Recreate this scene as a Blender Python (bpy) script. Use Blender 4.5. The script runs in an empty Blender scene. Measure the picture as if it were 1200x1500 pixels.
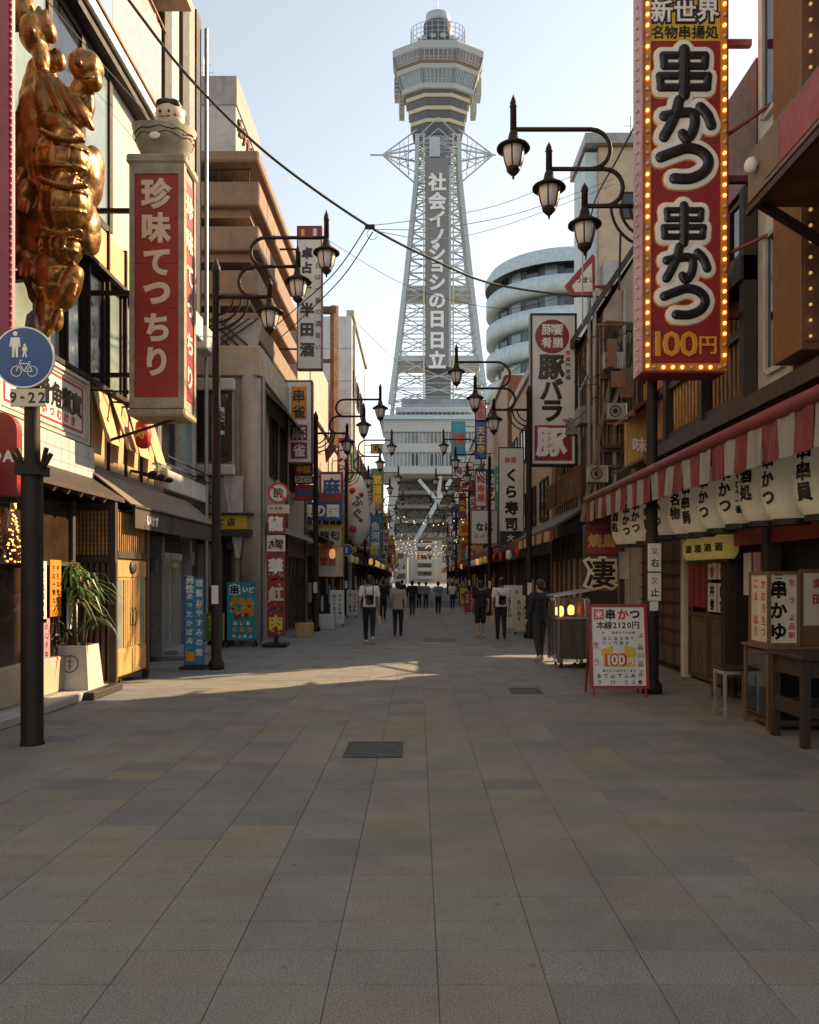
import bpy, math, random
from mathutils import Vector, Matrix
R = math.radians
random.seed(7)
SC = bpy.context.scene
COL = SC.collection

# ---------------------------------------------------------------- camera
FPX, VX, VY, EYE = 1160.0, 612.0, 846.0, 1.75      # focal length in photo pixels, vanishing point, eye height
cam = bpy.data.cameras.new('camera')
cam.sensor_width = 36.0
cam.lens = FPX / 1500.0 * 36.0
cam.shift_x = -(VX - 600.0) / 1500.0
cam.shift_y = (VY - 750.0) / 1500.0
cam.clip_start, cam.clip_end = 0.1, 3000.0
cam_o = bpy.data.objects.new('camera', cam)
COL.objects.link(cam_o)
cam_o.location = (0, 0, EYE)
cam_o.rotation_euler = (R(90), 0, 0)
SC.camera = cam_o

# ---------------------------------------------------------------- sky and sun
SUN_EL, SUN_AZ = 29.0, 33.0                       # azimuth measured from +X towards +Y
world = bpy.data.worlds.new('World')
SC.world = world
world.use_nodes = True
wn = world.node_tree.nodes
sky = wn.new('ShaderNodeTexSky')
sky.sky_type = 'NISHITA'
sky.sun_disc = False
sky.sun_elevation = R(SUN_EL)
sky.sun_rotation = R(90.0 - SUN_AZ)
sky.air_density = 1.0
sky.dust_density = 0.5
sky.ozone_density = 1.0
hs = wn.new('ShaderNodeHueSaturation')
hs.inputs['Saturation'].default_value = 0.36
hs.inputs['Hue'].default_value = 0.485
world.node_tree.links.new(sky.outputs[0], hs.inputs['Color'])
world.node_tree.links.new(hs.outputs[0], wn['Background'].inputs[0])
wn['Background'].inputs[1].default_value = 0.108
sun = bpy.data.lights.new('sun', 'SUN')
sun.energy = 5.0
sun.angle = R(0.6)
sun.color = (1.0, 0.73, 0.43)
sun_o = bpy.data.objects.new('sun', sun)
COL.objects.link(sun_o)
sd = Vector((math.cos(R(SUN_EL)) * math.cos(R(SUN_AZ)), math.cos(R(SUN_EL)) * math.sin(R(SUN_AZ)), math.sin(R(SUN_EL))))
sun_o.rotation_euler = sd.to_track_quat('Z', 'Y').to_euler()
SC.view_settings.view_transform = 'Standard'
SC.view_settings.look = 'None'
SC.view_settings.exposure = 1.2
SC.view_settings.gamma = 1.0

# ---------------------------------------------------------------- helpers
def P(px, py, Y):
    """world point seen at a photo pixel, Y metres down the street"""
    return Vector(((px - VX) * Y / FPX, Y, EYE + (VY - py) * Y / FPX))
def PX(px, Y): return (px - VX) * Y / FPX
def PZ(py, Y): return EYE + (VY - py) * Y / FPX
def YX(px, X): return X * FPX / (px - VX)          # distance at which the line X=const passes photo column px
def GY(py): return FPX * EYE / (py - VY)

ORG = {}
def org(o): return ORG.get(o.name, Vector((0, 0, 0)))
def tag(o, label=None, cat=None, group=None, kind=None):
    if label: o['label'] = label
    if cat: o['category'] = cat
    if group: o['group'] = group
    if kind: o['kind'] = kind
    return o
def thing(name, loc, label, cat, group=None):
    o = bpy.data.objects.new(name, None)
    o.empty_display_size = 0.2
    COL.objects.link(o)
    o.location = loc
    ORG[o.name] = Vector(loc)
    return tag(o, label, cat, group)

SPLIT = {'bracket', 'leg', 'support', 'post', 'strut', 'drain_pipe', 'handle', 'sill', 'stripe', 'hanger', 'rail', 'wall_bracket', 'stretcher', 'door_post', 'conduit', 'letter', 'arch_brace', 'yellow_ring', 'fin'}
class MB:
    def __init__(s): s.v = []; s.f = []; s.mi = []; s.m = 0; s.cut = []
    def add(s, vs, fs):
        s.cut.append((len(s.v), len(s.f))); n = len(s.v); s.v += [tuple(p) for p in vs]
        s.f += [tuple(i + n for i in f) for f in fs]; s.mi += [s.m] * len(fs); return s
    def box(s, x0, x1, y0, y1, z0, z1, b=0.0):
        if x0 > x1: x0, x1 = x1, x0
        if y0 > y1: y0, y1 = y1, y0
        if z0 > z1: z0, z1 = z1, z0
        return s.obox(((x0 + x1) / 2, (y0 + y1) / 2, (z0 + z1) / 2), (1, 0, 0), (0, 1, 0), (0, 0, 1), (x1 - x0) / 2, (y1 - y0) / 2, (z1 - z0) / 2, b)
    def obox(s, c, ax, ay, az, hx, hy, hz, b=0.0):
        c = Vector(c); ax, ay, az = Vector(ax).normalized(), Vector(ay).normalized(), Vector(az).normalized()
        if b <= 0:
            vs = [c + ax * (i * hx) + ay * (j * hy) + az * (k * hz) for k in (-1, 1) for j in (-1, 1) for i in (-1, 1)]
            return s.add(vs, [(0, 2, 3, 1), (4, 5, 7, 6), (0, 1, 5, 4), (2, 6, 7, 3), (0, 4, 6, 2), (1, 3, 7, 5)])
        b = min(b, hx * .9, hy * .9, hz * .9)
        vs = []; idx = {}
        for k in (-1, 1):
            for j in (-1, 1):
                for i in (-1, 1):
                    for a in range(3):
                        ex, ey, ez = hx - (b if a != 0 else 0), hy - (b if a != 1 else 0), hz - (b if a != 2 else 0)
                        idx[(i, j, k, a)] = len(vs)
                        vs.append(c + ax * (i * ex) + ay * (j * ey) + az * (k * ez))
        fs = []
        I = lambda i, j, k, a: idx[(i, j, k, a)]
        for q in (-1, 1):
            fs.append((I(q, -1, -1, 0), I(q, 1, -1, 0), I(q, 1, 1, 0), I(q, -1, 1, 0))[::q])
            fs.append((I(-1, q, -1, 1), I(-1, q, 1, 1), I(1, q, 1, 1), I(1, q, -1, 1))[::q])
            fs.append((I(-1, -1, q, 2), I(1, -1, q, 2), I(1, 1, q, 2), I(-1, 1, q, 2))[::q])
        for p in (-1, 1):
            for q in (-1, 1):
                fs.append((I(p, q, -1, 0), I(p, q, -1, 1), I(p, q, 1, 1), I(p, q, 1, 0))[::-p * q])
                fs.append((I(p, -1, q, 0), I(p, 1, q, 0), I(p, 1, q, 2), I(p, -1, q, 2))[::-p * q])
                fs.append((I(-1, p, q, 1), I(-1, p, q, 2), I(1, p, q, 2), I(1, p, q, 1))[::-p * q])
                for r in (-1, 1):
                    fs.append((I(p, q, r, 0), I(p, q, r, 1), I(p, q, r, 2))[::p * q * r])
        return s.add(vs, fs)
    def bar(s, p0, p1, w, h=None, up=(0, 0, 1), b=0.0):
        p0, p1 = Vector(p0), Vector(p1); h = h or w
        d = p1 - p0; L = d.length
        if L < 1e-6: return s
        d.normalize(); u = Vector(up)
        if abs(d.dot(u)) > .98: u = Vector((0, 1, 0))
        sx = d.cross(u).normalized(); uz = sx.cross(d).normalized()
        return s.obox((p0 + p1) / 2, d, sx, uz, L / 2, w / 2, h / 2, b)
    def tube(s, pts, r, n=8, caps=True):
        pts = [Vector(p) for p in pts]; m = len(pts)
        rs = r if isinstance(r, (list, tuple)) else [r] * m
        prev = None; vs = []
        for i, p in enumerate(pts):
            t = (pts[min(i + 1, m - 1)] - pts[max(i - 1, 0)]).normalized()
            if prev is None:
                a = Vector((0, 0, 1)) if abs(t.z) < .9 else Vector((1, 0, 0))
                prev = t.cross(a).normalized()
            prev = (prev - t * prev.dot(t)).normalized()
            q = t.cross(prev)
            for k in range(n):
                an = 2 * math.pi * k / n
                vs.append(p + (prev * math.cos(an) + q * math.sin(an)) * rs[i])
        fs = [(i * n + k, i * n + (k + 1) % n, (i + 1) * n + (k + 1) % n, (i + 1) * n + k) for i in range(m - 1) for k in range(n)]
        if caps: fs += [tuple(range(n))[::-1], tuple((m - 1) * n + k for k in range(n))]
        return s.add(vs, fs)
    def lathe(s, prof, c=(0, 0, 0), n=16, ph=0.0, sy=1.0, a0=0.0, a1=2 * math.pi, caps=True):
        c = Vector(c); full = abs(a1 - a0 - 2 * math.pi) < 1e-6
        nn = n if full else n + 1; vs = []
        for r, z in prof:
            for k in range(nn):
                an = a0 + (a1 - a0) * k / n + ph
                vs.append(c + Vector((r * math.cos(an), r * math.sin(an) * sy, z)))
        fs = []
        for i in range(len(prof) - 1):
            for k in range(n):
                k2 = (k + 1) % nn
                fs.append((i * nn + k, i * nn + k2, (i + 1) * nn + k2, (i + 1) * nn + k))
        if caps and full:
            if prof[0][0] > 1e-4: fs.append(tuple(range(nn))[::-1])
            if prof[-1][0] > 1e-4: fs.append(tuple((len(prof) - 1) * nn + k for k in range(nn)))
        return s.add(vs, fs)
    def ell(s, c, r, n=14, m=9, rot=None):
        c = Vector(c); r = r if isinstance(r, (list, tuple)) else (r, r, r)
        vs = []
        for i in range(m + 1):
            th = math.pi * i / m
            for k in range(n):
                an = 2 * math.pi * k / n
                p = Vector((r[0] * math.sin(th) * math.cos(an), r[1] * math.sin(th) * math.sin(an), r[2] * math.cos(th)))
                if rot is not None: p = rot @ p
                vs.append(c + p)
        fs = [(i * n + k, (i + 1) * n + k, (i + 1) * n + (k + 1) % n, i * n + (k + 1) % n) for i in range(m) for k in range(n)]
        return s.add(vs, fs)
    def cap(s, p0, r0, p1, r1, n=12):
        """tapered capsule"""
        p0, p1 = Vector(p0), Vector(p1); s.tube([p0, p1], [r0, r1], n); s.ell(p0, r0, n, 6); return s.ell(p1, r1, n, 6)
    def prism(s, poly, d):
        """polygon of 3-D points pushed along vector d"""
        d = Vector(d); n = len(poly); a = [Vector(p) for p in poly]
        vs = a + [p + d for p in a]
        nrm = Vector((0, 0, 0))
        for i in range(n): nrm += a[i].cross(a[(i + 1) % n])
        fl = nrm.dot(d) > 0
        fs = [tuple(range(n)), tuple(range(n, 2 * n))[::-1]] + [(i, i + n, (i + 1) % n + n, (i + 1) % n) for i in range(n)]
        if fl: fs = [f[::-1] for f in fs]
        return s.add(vs, fs)
    def disc(s, c, nrm, r, t, n=32, inner=0.0):
        c, nrm = Vector(c), Vector(nrm).normalized()
        a = Vector((0, 0, 1)).cross(nrm)
        if a.length < .01: a = Vector((1, 0, 0))
        a.normalize(); b = nrm.cross(a)
        ring = lambda rr, o: [c + nrm * o + (a * math.cos(2 * math.pi * k / n) + b * math.sin(2 * math.pi * k / n)) * rr for k in range(n)]
        if inner <= 0:
            return s.add(ring(r, 0) + ring(r, t), [tuple(range(n))[::-1], tuple(range(n, 2 * n))] + [(k, (k + 1) % n, (k + 1) % n + n, k + n) for k in range(n)])
        vs = ring(r, 0) + ring(r, t) + ring(inner, t) + ring(inner, 0)
        return s.add(vs, [(q * n + k, q * n + (k + 1) % n, ((q + 1) % 4) * n + (k + 1) % n, ((q + 1) % 4) * n + k) for q in range(4) for k in range(n)])
    def each(s, name, mat, parent, smooth=False):
        """every piece an object of its own"""
        o = None; c = s.cut + [(len(s.v), len(s.f))]
        for (v0, f0), (v1, f1) in zip(c, c[1:]):
            q = MB(); q.v = s.v[v0:v1]; q.f = [tuple(i - v0 for i in f) for f in s.f[f0:f1]]; q.mi = s.mi[f0:f1]
            o = q.build(name, mat, parent, smooth, False)
        return o
    def build(s, name, mat, parent=None, smooth=False, split=True):
        if split and name in SPLIT and len(s.cut) > 1 and parent: return s.each(name, mat, parent, smooth)
        o0 = org(parent) if parent else Vector((0, 0, 0))
        me = bpy.data.meshes.new(name)
        me.from_pydata([(p[0] - o0.x, p[1] - o0.y, p[2] - o0.z) for p in s.v], [], s.f)
        for m in (mat if isinstance(mat, (list, tuple)) else [mat]): me.materials.append(MAT(m))
        if max(s.mi, default=0) > 0: me.polygons.foreach_set('material_index', s.mi)
        if smooth: me.polygons.foreach_set('use_smooth', [True] * len(me.polygons))
        me.update()
        return link(name, me, parent)
def link(name, me, parent=None):
    o = bpy.data.objects.new(name, me)
    COL.objects.link(o)
    if parent:
        o.parent = parent; ORG[o.name] = org(parent)
    return o
def rename_copy(src, parent, loc=None):
    c = src.copy(); COL.objects.link(c); c.parent = parent
    if loc is not None: c.location = loc
    if parent: ORG[c.name] = org(parent)
    return c

BAKE = []
def blob(name, mb, mat, parent, voxel, it=3, disp=()):
    """one continuous skin over overlapping volumes"""
    o = mb.build(name, mat, parent)
    r = o.modifiers.new('r', 'REMESH'); r.mode = 'VOXEL'; r.voxel_size = voxel; r.use_smooth_shade = True
    if it:
        q = o.modifiers.new('s', 'SMOOTH'); q.iterations = it; q.factor = .5
    for kind_, size_, st_ in disp:
        tx = bpy.data.textures.new('carving', kind_); tx.noise_scale = size_
        d_ = o.modifiers.new('d', 'DISPLACE'); d_.texture = tx; d_.strength = st_; d_.mid_level = .5
    BAKE.append(o)
    return o
def bake_all():
    dg = bpy.context.evaluated_depsgraph_get()
    for o in BAKE:
        me = bpy.data.meshes.new_from_object(o.evaluated_get(dg))
        o.modifiers.clear(); o.data = me

# ---------------------------------------------------------------- materials
MATS = {}
def MAT(n):
    return MATS[n] if isinstance(n, str) else n
def M(name, col, rough=.65, metal=0.0, var=.14, scale=2.5, bump=.0, bscale=40.0, streak=0.0, fine=0.0, emit=0.0, ecol=None, spec=.5, grain=None, trans=0.0, stain=(.05, .04, .03), world=False):
    m = bpy.data.materials.new(name); m.use_nodes = True
    nt = m.node_tree; N = nt.nodes; L = nt.links
    b = N['Principled BSDF']
    b.inputs['Roughness'].default_value = rough
    b.inputs['Metallic'].default_value = metal
    b.inputs['Specular IOR Level'].default_value = spec
    tc = N.new('ShaderNodeTexCoord'); CO = N.new('ShaderNodeNewGeometry').outputs['Position'] if world else tc.outputs['Object']
    def noise(sc, det=4, mul=(1, 1, 1)):
        mp = N.new('ShaderNodeMapping'); mp.inputs['Scale'].default_value = mul
        L.new(CO, mp.inputs[0])
        n = N.new('ShaderNodeTexNoise'); n.inputs['Scale'].default_value = sc; n.inputs['Detail'].default_value = det
        n.inputs['Roughness'].default_value = .62
        L.new(mp.outputs[0], n.inputs['Vector']); return n.outputs[0]
    def rng(s, a, c, lo, hi):
        r = N.new('ShaderNodeMapRange'); r.inputs[1].default_value = a; r.inputs[2].default_value = c
        r.inputs[3].default_value = lo; r.inputs[4].default_value = hi; L.new(s, r.inputs[0]); return r.outputs[0]
    def mix(f, a, c, mode='MIX'):
        x = N.new('ShaderNodeMix'); x.data_type = 'RGBA'; x.blend_type = mode
        if isinstance(f, float): x.inputs[0].default_value = f
        else: L.new(f, x.inputs[0])
        for k, q in ((6, a), (7, c)):
            if isinstance(q, tuple): x.inputs[k].default_value = (*q, 1)
            else: L.new(q, x.inputs[k])
        return x.outputs[2]
    lo = tuple(c * (1 - var) for c in col); hi = tuple(min(1, c * (1 + var)) for c in col)
    mul = grain or (1, 1, 1)
    c = mix(rng(noise(scale, 5, mul), .3, .7, 0, 1), lo, hi)
    if fine:
        c = mix(rng(noise(120 if world else 220, 3), .38, .62, 0, 1), c, mix(1.0, c, (1 - fine, 1 - fine, 1 - fine), 'MULTIPLY'))
    if streak:
        c = mix(rng(noise(1.0, 6, (5, 5, .45)), .52, .8, 0, streak), c, stain)
        c = mix(rng(noise(1.7, 8), .55, .85, 0, streak * .8), c, stain)
    if world:                                             # trodden paving: worn lanes, stains, specks of gum, chipped edges
        c = mix(rng(noise(.55, 6, (1, .5, 1)), .38, .66, 0, .34), c, mix(1.0, c, (.66, .65, .64), 'MULTIPLY'))
        c = mix(rng(noise(3.3, 9), .56, .78, 0, .45), c, mix(1.0, c, (.62, .58, .53), 'MULTIPLY'))
        c = mix(rng(noise(7, 7), .60, .76, 0, .30), c, mix(1.0, c, (1.22, 1.2, 1.16), 'MULTIPLY'))
        vo = N.new('ShaderNodeTexVoronoi'); vo.inputs['Scale'].default_value = 2.6; L.new(CO, vo.inputs['Vector'])
        c = mix(rng(vo.outputs['Distance'], .035, .055, .5, 0), c, (.07, .065, .06))
    L.new(c, b.inputs['Base Color'])
    if rough < .9: L.new(rng(noise(scale * 3, 4), .3, .7, max(.02, rough - .08), min(1, rough + .1)), b.inputs['Roughness'])
    if bump:
        bp = N.new('ShaderNodeBump'); bp.inputs['Strength'].default_value = min(1, bump); bp.inputs['Distance'].default_value = .01
        L.new(noise(bscale, 4, mul), bp.inputs['Height']); L.new(bp.outputs[0], b.inputs['Normal'])
    if emit:
        b.inputs['Emission Color'].default_value = (*(ecol or col), 1); b.inputs['Emission Strength'].default_value = emit
    if trans: b.inputs['Transmission Weight'].default_value = trans
    MATS[name] = m
    return m

M('stucco_white', (.50, .46, .40), .85, streak=.3, bump=.25, bscale=60)
M('stucco_grey', (.28, .26, .235), .85, streak=.4, bump=.25, bscale=60)
M('stucco_cream', (.42, .33, .23), .8, streak=.25, bump=.2)
M('panel_ochre', (.52, .34, .16), .7, streak=.2, var=.1, bump=.1)
M('panel_beige', (.33, .27, .205), .8, streak=.45, bump=.2)
M('concrete_brown', (.22, .145, .10), .85, streak=.35, bump=.3, bscale=30)
M('concrete_pale', (.38, .36, .33), .85, streak=.3, bump=.2)
M('siding_pink', (.36, .285, .24), .75, streak=.4, bump=.1)
M('tile_wall', (.5, .5, .5), .4, streak=.25)
M('curved_blue', (.42, .51, .54), .6, streak=.2)
M('timber_dark', (.034, .021, .014), .6, grain=(12, 12, .8), var=.35, bump=.35, bscale=18)
M('timber_mid', (.10, .052, .025), .6, grain=(12, 12, .8), var=.35, bump=.3, bscale=18)
M('timber_gold', (.46, .27, .10), .5, grain=(12, 12, .8), var=.28, bump=.25, bscale=18)
M('bamboo', (.36, .19, .07), .5, grain=(6, 6, 1.5), var=.4, bump=.2)
M('metal_dark', (.022, .014, .011), .62, metal=.0, spec=.3, var=.3, streak=.15, bump=.1, stain=(.13, .07, .04))
M('metal_black', (.02, .019, .018), .45, metal=.3, var=.3)
M('metal_grey', (.30, .29, .27), .45, metal=.7, var=.2, streak=.25)
M('metal_silver', (.55, .55, .55), .32, metal=.85, var=.12, streak=.2)
M('metal_white', (.50, .50, .49), .45, metal=.1, streak=.25)
M('rust', (.17, .08, .045), .75, metal=.3, var=.4, streak=.3)
M('gold', (.26, .125, .026), .33, metal=.65, var=.55, scale=3.2, bump=.7, bscale=9, streak=.6, stain=(.07, .03, .008), spec=.7)
M('gold_dark', (.16, .075, .02), .4, metal=.6, var=.4, bump=.4, bscale=12)
M('stone_speckle', (.42, .36, .26), .8, fine=.55, var=.3, bump=.6, bscale=70)
M('sign_red', (.26, .016, .016), .38, streak=.18, var=.1)
M('sign_red_dark', (.24, .018, .018), .45, streak=.2)
M('sign_white', (.66, .64, .60), .42, streak=.2, var=.06)
M('sign_cream', (.60, .53, .42), .5, streak=.25)
M('sign_blue', (.02, .08, .27), .35, streak=.1, var=.1)
M('sign_cyan', (.03, .20, .34), .45, var=.15)
M('sign_teal', (.02, .26, .30), .45, var=.2)
M('sign_yellow', (.62, .40, .03), .45, streak=.1)
M('sign_orange', (.60, .22, .02), .4, var=.1)
M('sign_green', (.07, .24, .07), .45)
M('sign_black', (.014, .012, .012), .4)
M('sign_magenta', (.20, .03, .09), .4, streak=.1)
M('sign_pink', (.42, .22, .25), .4, streak=.2)
M('sign_brown', (.17, .075, .03), .55, streak=.2)
M('letter_white', (.76, .74, .71), .45, var=.05)
M('letter_cream', (.62, .50, .38), .45, var=.08)
M('letter_black', (.016, .013, .012), .22, var=.1)
M('letter_red', (.45, .03, .03), .4, var=.1)
M('letter_orange', (.72, .30, .02), .35, var=.1)
M('letter_yellow', (.75, .50, .05), .4, var=.1)
M('letter_blue', (.02, .06, .25), .4)
M('bulb', (.9, .6, .25), .3, emit=1.3, ecol=(1.0, .50, .12), var=.02)
M('bulb_off', (.6, .5, .4), .25, var=.1)
M('bulb_dim', (.55, .32, .12), .35, emit=.22, ecol=(1.0, .5, .15), var=.1)
M('timber_pale', (.15, .09, .046), .6, grain=(12, 12, .8), var=.3, bump=.3, bscale=18, streak=.2)
M('bulb_warm', (.9, .6, .3), .3, emit=1.0, ecol=(1.0, .62, .28), var=.02)
M('paper_lantern', (.62, .56, .43), .75, var=.06, emit=.02, ecol=(1.0, .84, .55), bump=.1, streak=.1)
M('paper_yellow', (.66, .50, .16), .75, var=.08, emit=.03, ecol=(1.0, .70, .20))
M('paper_red', (.50, .03, .02), .6, var=.1)
M('awning_red', (.15, .022, .02), .6, var=.15, streak=.35)
M('awning_white', (.25, .24, .215), .65, streak=.35)
M('awning_dark', (.05, .034, .028), .6, var=.2, streak=.2)
M('awning_tan', (.16, .12, .085), .7, var=.2, streak=.3)
M('glass_dark', (.016, .018, .02), .06, var=.2, spec=.8)
M('glass_green', (.20, .25, .22), .12, var=.3, scale=1.2, spec=.8)
M('glass_warm', (.035, .02, .013), .1, var=.5, scale=2, spec=.8)
M('lamp_glass', (.62, .58, .55), .35, var=.12)
M('curtain', (.30, .28, .24), .8, grain=(14, 14, .5), var=.3)
M('inside_shade', (.02, .015, .012), .9)  # near-black: the shade inside shops and porch put into the colour
M('steel_tower', (.42, .45, .46), .5, metal=.3, var=.12)
M('steel_tower_dark', (.10, .10, .11), .55, metal=.2, var=.2)
M('tower_panel', (.19, .187, .19), .5, var=.12)
M('tower_white', (.40, .405, .395), .6, var=.08, streak=.1)
M('tower_yellow', (.52, .46, .28), .5, var=.08)
M('tower_glass', (.13, .17, .18), .1, var=.4, scale=.5, spec=.9)
M('tower_glass_warm', (.14, .085, .065), .15, var=.4, scale=.5, spec=.9)
M('rubber', (.02, .02, .02), .8)
M('cable', (.03, .026, .024), .6)
M('leaf', (.05, .10, .022), .45, var=.5, scale=6)
M('leaf_dry', (.16, .12, .03), .6, var=.4, scale=6)
M('bark', (.10, .075, .05), .85, var=.3, bump=.5)
M('soil', (.04, .03, .02), .95)
M('planter', (.46, .44, .40), .6, streak=.15)
M('plastic_clear', (.75, .72, .68), .1, var=.05, scale=5, bump=.5, bscale=7, trans=.93)
M('skin', (.42, .25, .17), .55, var=.08)
M('hair', (.012, .01, .009), .5, var=.3)
M('cloth_white', (.62, .60, .56), .85, var=.1, bump=.4, bscale=9)
M('cloth_black', (.014, .014, .016), .9, var=.3, bump=.4, bscale=9)
M('cloth_navy', (.016, .018, .03), .9, var=.3, bump=.4, bscale=9)
M('cloth_charcoal', (.03, .03, .034), .9, var=.3, bump=.4, bscale=9)
M('cloth_tan', (.30, .27, .235), .9, var=.12, bump=.4, bscale=9)
M('cloth_blue', (.14, .19, .26), .9, var=.15, bump=.4, bscale=9)
M('cloth_grey', (.20, .20, .20), .9, var=.15, bump=.4, bscale=9)
M('leather', (.05, .035, .028), .5, var=.2)
M('bag_paper', (.42, .31, .18), .8, var=.1)
M('shoe_white', (.5, .48, .45), .6)
M('hatch', (.06, .07, .06), .55, metal=.4, fine=.5, var=.3, bump=.6, bscale=90)
M('kerb_stone', (.30, .28, .25), .85, fine=.3, var=.15, bump=.4, bscale=80)
M('grout', (.135, .125, .112), .95, fine=.3)
PAVE = [('pave_grey', (.298, .294, .278)), ('pave_warm', (.304, .288, .260)), ('pave_tan', (.318, .288, .243)), ('pave_blue', (.236, .245, .252)), ('pave_slate', (.266, .266, .258))]
for _n, _c in PAVE: M(_n, _c, .78, var=.12, scale=1.6, fine=.5, bump=.5, bscale=150, streak=0, spec=.35, world=True)

# ---------------------------------------------------------------- lettering
GL = {}
BOLD = {0: .004, 1: .022, 2: .045, 3: .105, 4: .15}
def glyphs(chars, b):
    todo = [c for c in dict.fromkeys(chars) if (c, b) not in GL and not c.isspace()]
    if not todo: return
    tmp = []
    for c in todo:
        cu = bpy.data.curves.new('g', 'FONT'); cu.body = c; cu.resolution_u = 4 if b >= 2 else 2
        cu.extrude = .01; cu.bevel_depth = BOLD[b]; cu.bevel_resolution = 1 if b >= 2 else 0
        o = bpy.data.objects.new('g', cu); COL.objects.link(o); tmp.append((c, o, cu))
    dg = bpy.context.evaluated_depsgraph_get()
    for c, o, cu in tmp:
        me = o.evaluated_get(dg).to_mesh()
        vs = [v.co.copy() for v in me.vertices]; fs = [tuple(p.vertices) for p in me.polygons]
        if vs:
            xs = [v.x for v in vs]; ys = [v.y for v in vs]; zs = [v.z for v in vs]
            cx, cy = (min(xs) + max(xs)) / 2, (min(ys) + max(ys)) / 2
            z0, z1 = min(zs), max(zs)
            vs = [(v.x - cx, v.y - cy, (v.z - z0) / max(1e-6, z1 - z0)) for v in vs]
            GL[(c, b)] = (vs, fs, max(xs) - min(xs), max(ys) - min(ys))
        o.evaluated_get(dg).to_mesh_clear()
    for c, o, cu in tmp:
        bpy.data.objects.remove(o); bpy.data.curves.remove(cu)
AX = {'front': (Vector((1, 0, 0)), Vector((0, 0, 1)), Vector((0, -1, 0))),     # faces the camera
      'lside': (Vector((0, 1, 0)), Vector((0, 0, 1)), Vector((1, 0, 0))),      # on the west row, faces the street
      'rside': (Vector((0, -1, 0)), Vector((0, 0, 1)), Vector((-1, 0, 0)))}    # on the east row, faces the street
def letters(mb, s, c, em, face='front', bold=1, vert=True, pitch=None, relief=.006, sx=1.0, sy=1.0):
    """writes s centred on c (a point on the surface) with glyph size em"""
    c = Vector(c); rt, up, nm = AX[face] if isinstance(face, str) else face
    glyphs(s, bold); n = len(s)
    p = pitch or em * (1.08 if vert else 1.02)
    pos = 0.0; offs = []
    if not vert:
        adv = [(GL[(ch, bold)][2] * em * sx * .55 + p * .45 * .9) if (ch, bold) in GL and ch.isascii() else p for ch in s]
        tot = sum(adv); x = -tot / 2
        for a in adv: offs.append(x + a / 2); x += a
    for i, ch in enumerate(s):
        g = GL.get((ch, bold))
        if not g: continue
        o = c + (up * (((n - 1) / 2 - i) * p) if vert else rt * offs[i])
        mb.add([o + rt * (v[0] * em * sx) + up * (v[1] * em * sy) + nm * (v[2] * relief) for v in g[0]], g[1])
    return mb
KANA = 'あいうえおかきくけこさしたちつてとなにのはひふほまみむもやゆよらりるれろ酒味大小本日中山川田食品店新名物生肉丼円定席'
glyphs('串かつ100円新世界', 1)
def scribble(mb, c, w, h, em, rows=None, face='front', bold=0, seed=1, relief=.003):
    """small running text filling a field, column by column"""
    rnd = random.Random(seed); rt, up, nm = AX[face] if isinstance(face, str) else face
    nc, nr = max(1, int(w / (em * 1.25))), max(1, int(h / (em * 1.15)))
    for i in range(nc):
        for j in range(nr):
            if rnd.random() < .12: continue
            q = Vector(c) + rt * ((i - (nc - 1) / 2) * w / nc) + up * (((nr - 1) / 2 - j) * h / nr)
            letters(mb, rnd.choice(KANA), q, em, face, bold, relief=relief)
    return mb
glyphs(KANA, 0)
# ================================================================ ground and paving
g = MB(); g.box(-400, 400, -60, 420, -.6, -.012)
tag(g.build('ground', 'pave_slate'), kind='structure')
TW, TD = .471, .314
pv = MB(); pv.box(-5.65, 5.0, -4.2, 60, -.2, -.007)
pave_o = tag(pv.build('pavement', 'grout'), kind='structure')
slab = []
for nme, _ in PAVE:
    t = MB(); t.box(-TW / 2 + .0016, TW / 2 - .0016, -TD / 2 + .0022, TD / 2 - .0022, -.04, 0, .002)
    me = bpy.data.meshes.new('paving_slab'); me.from_pydata(t.v, [], t.f); me.materials.append(MAT(nme)); me.update(); slab.append(me)
far = MB(); rnd = random.Random(3)
def tone(x, y):
    u = rnd.random(); k = rnd.random()
    patch = math.sin(x * 1.3 + y * .55) + math.sin(y * 1.1 - x * .4)
    if y < 4.6: return 0 if u < .66 else (4 if u < .84 else (1 if u < .98 else 3))
    if y < 12.5:
        if patch > .9: return 3 if u < .42 else (4 if u < .8 else 2)
        return 1 if u < .42 else (0 if u < .66 else (2 if u < .80 else (4 if u < .9 else 3)))
    return 1 if u < .35 else (0 if u < .6 else (4 if u < .78 else (3 if u < .9 else 2)))
hatch_r = [(-.74, -.14, 7.66, 8.44)]
n_slab = 0
cells = []
r = 0
while True:
    yc = 3.406 - TD / 2 + (r - 8) * TD; r += 1
    if yc > 46: break
    for k in range(-12, 11):
        xc = .088 + (k + .5) * TW
        if xc < -5.5 or xc > 4.85: continue
        cells.append((yc, xc, abs(xc) * FPX / max(yc, .5) < 640 and yc > 2.9))
cells.sort(key=lambda q: (not q[2], q[0], abs(q[1])))
for yc, xc, vis in cells:
    ti = tone(xc, yc); dz = rnd.uniform(-.0012, .0008)
    if vis and n_slab < 300:
        o = bpy.data.objects.new('paving_slab', slab[ti]); COL.objects.link(o); o.parent = pave_o
        o.location = (xc, yc, dz); o.rotation_euler = (rnd.uniform(-.0015, .0015), rnd.uniform(-.0015, .0015), 0); n_slab += 1
    else:
        far.m = ti; far.box(xc - TW / 2 + .002, xc + TW / 2 - .002, yc - TD / 2 + .0022, yc + TD / 2 - .0022, -.03, dz)
tag(far.build('distant_paving', [n for n, _ in PAVE], pave_o), kind='stuff')

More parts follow.
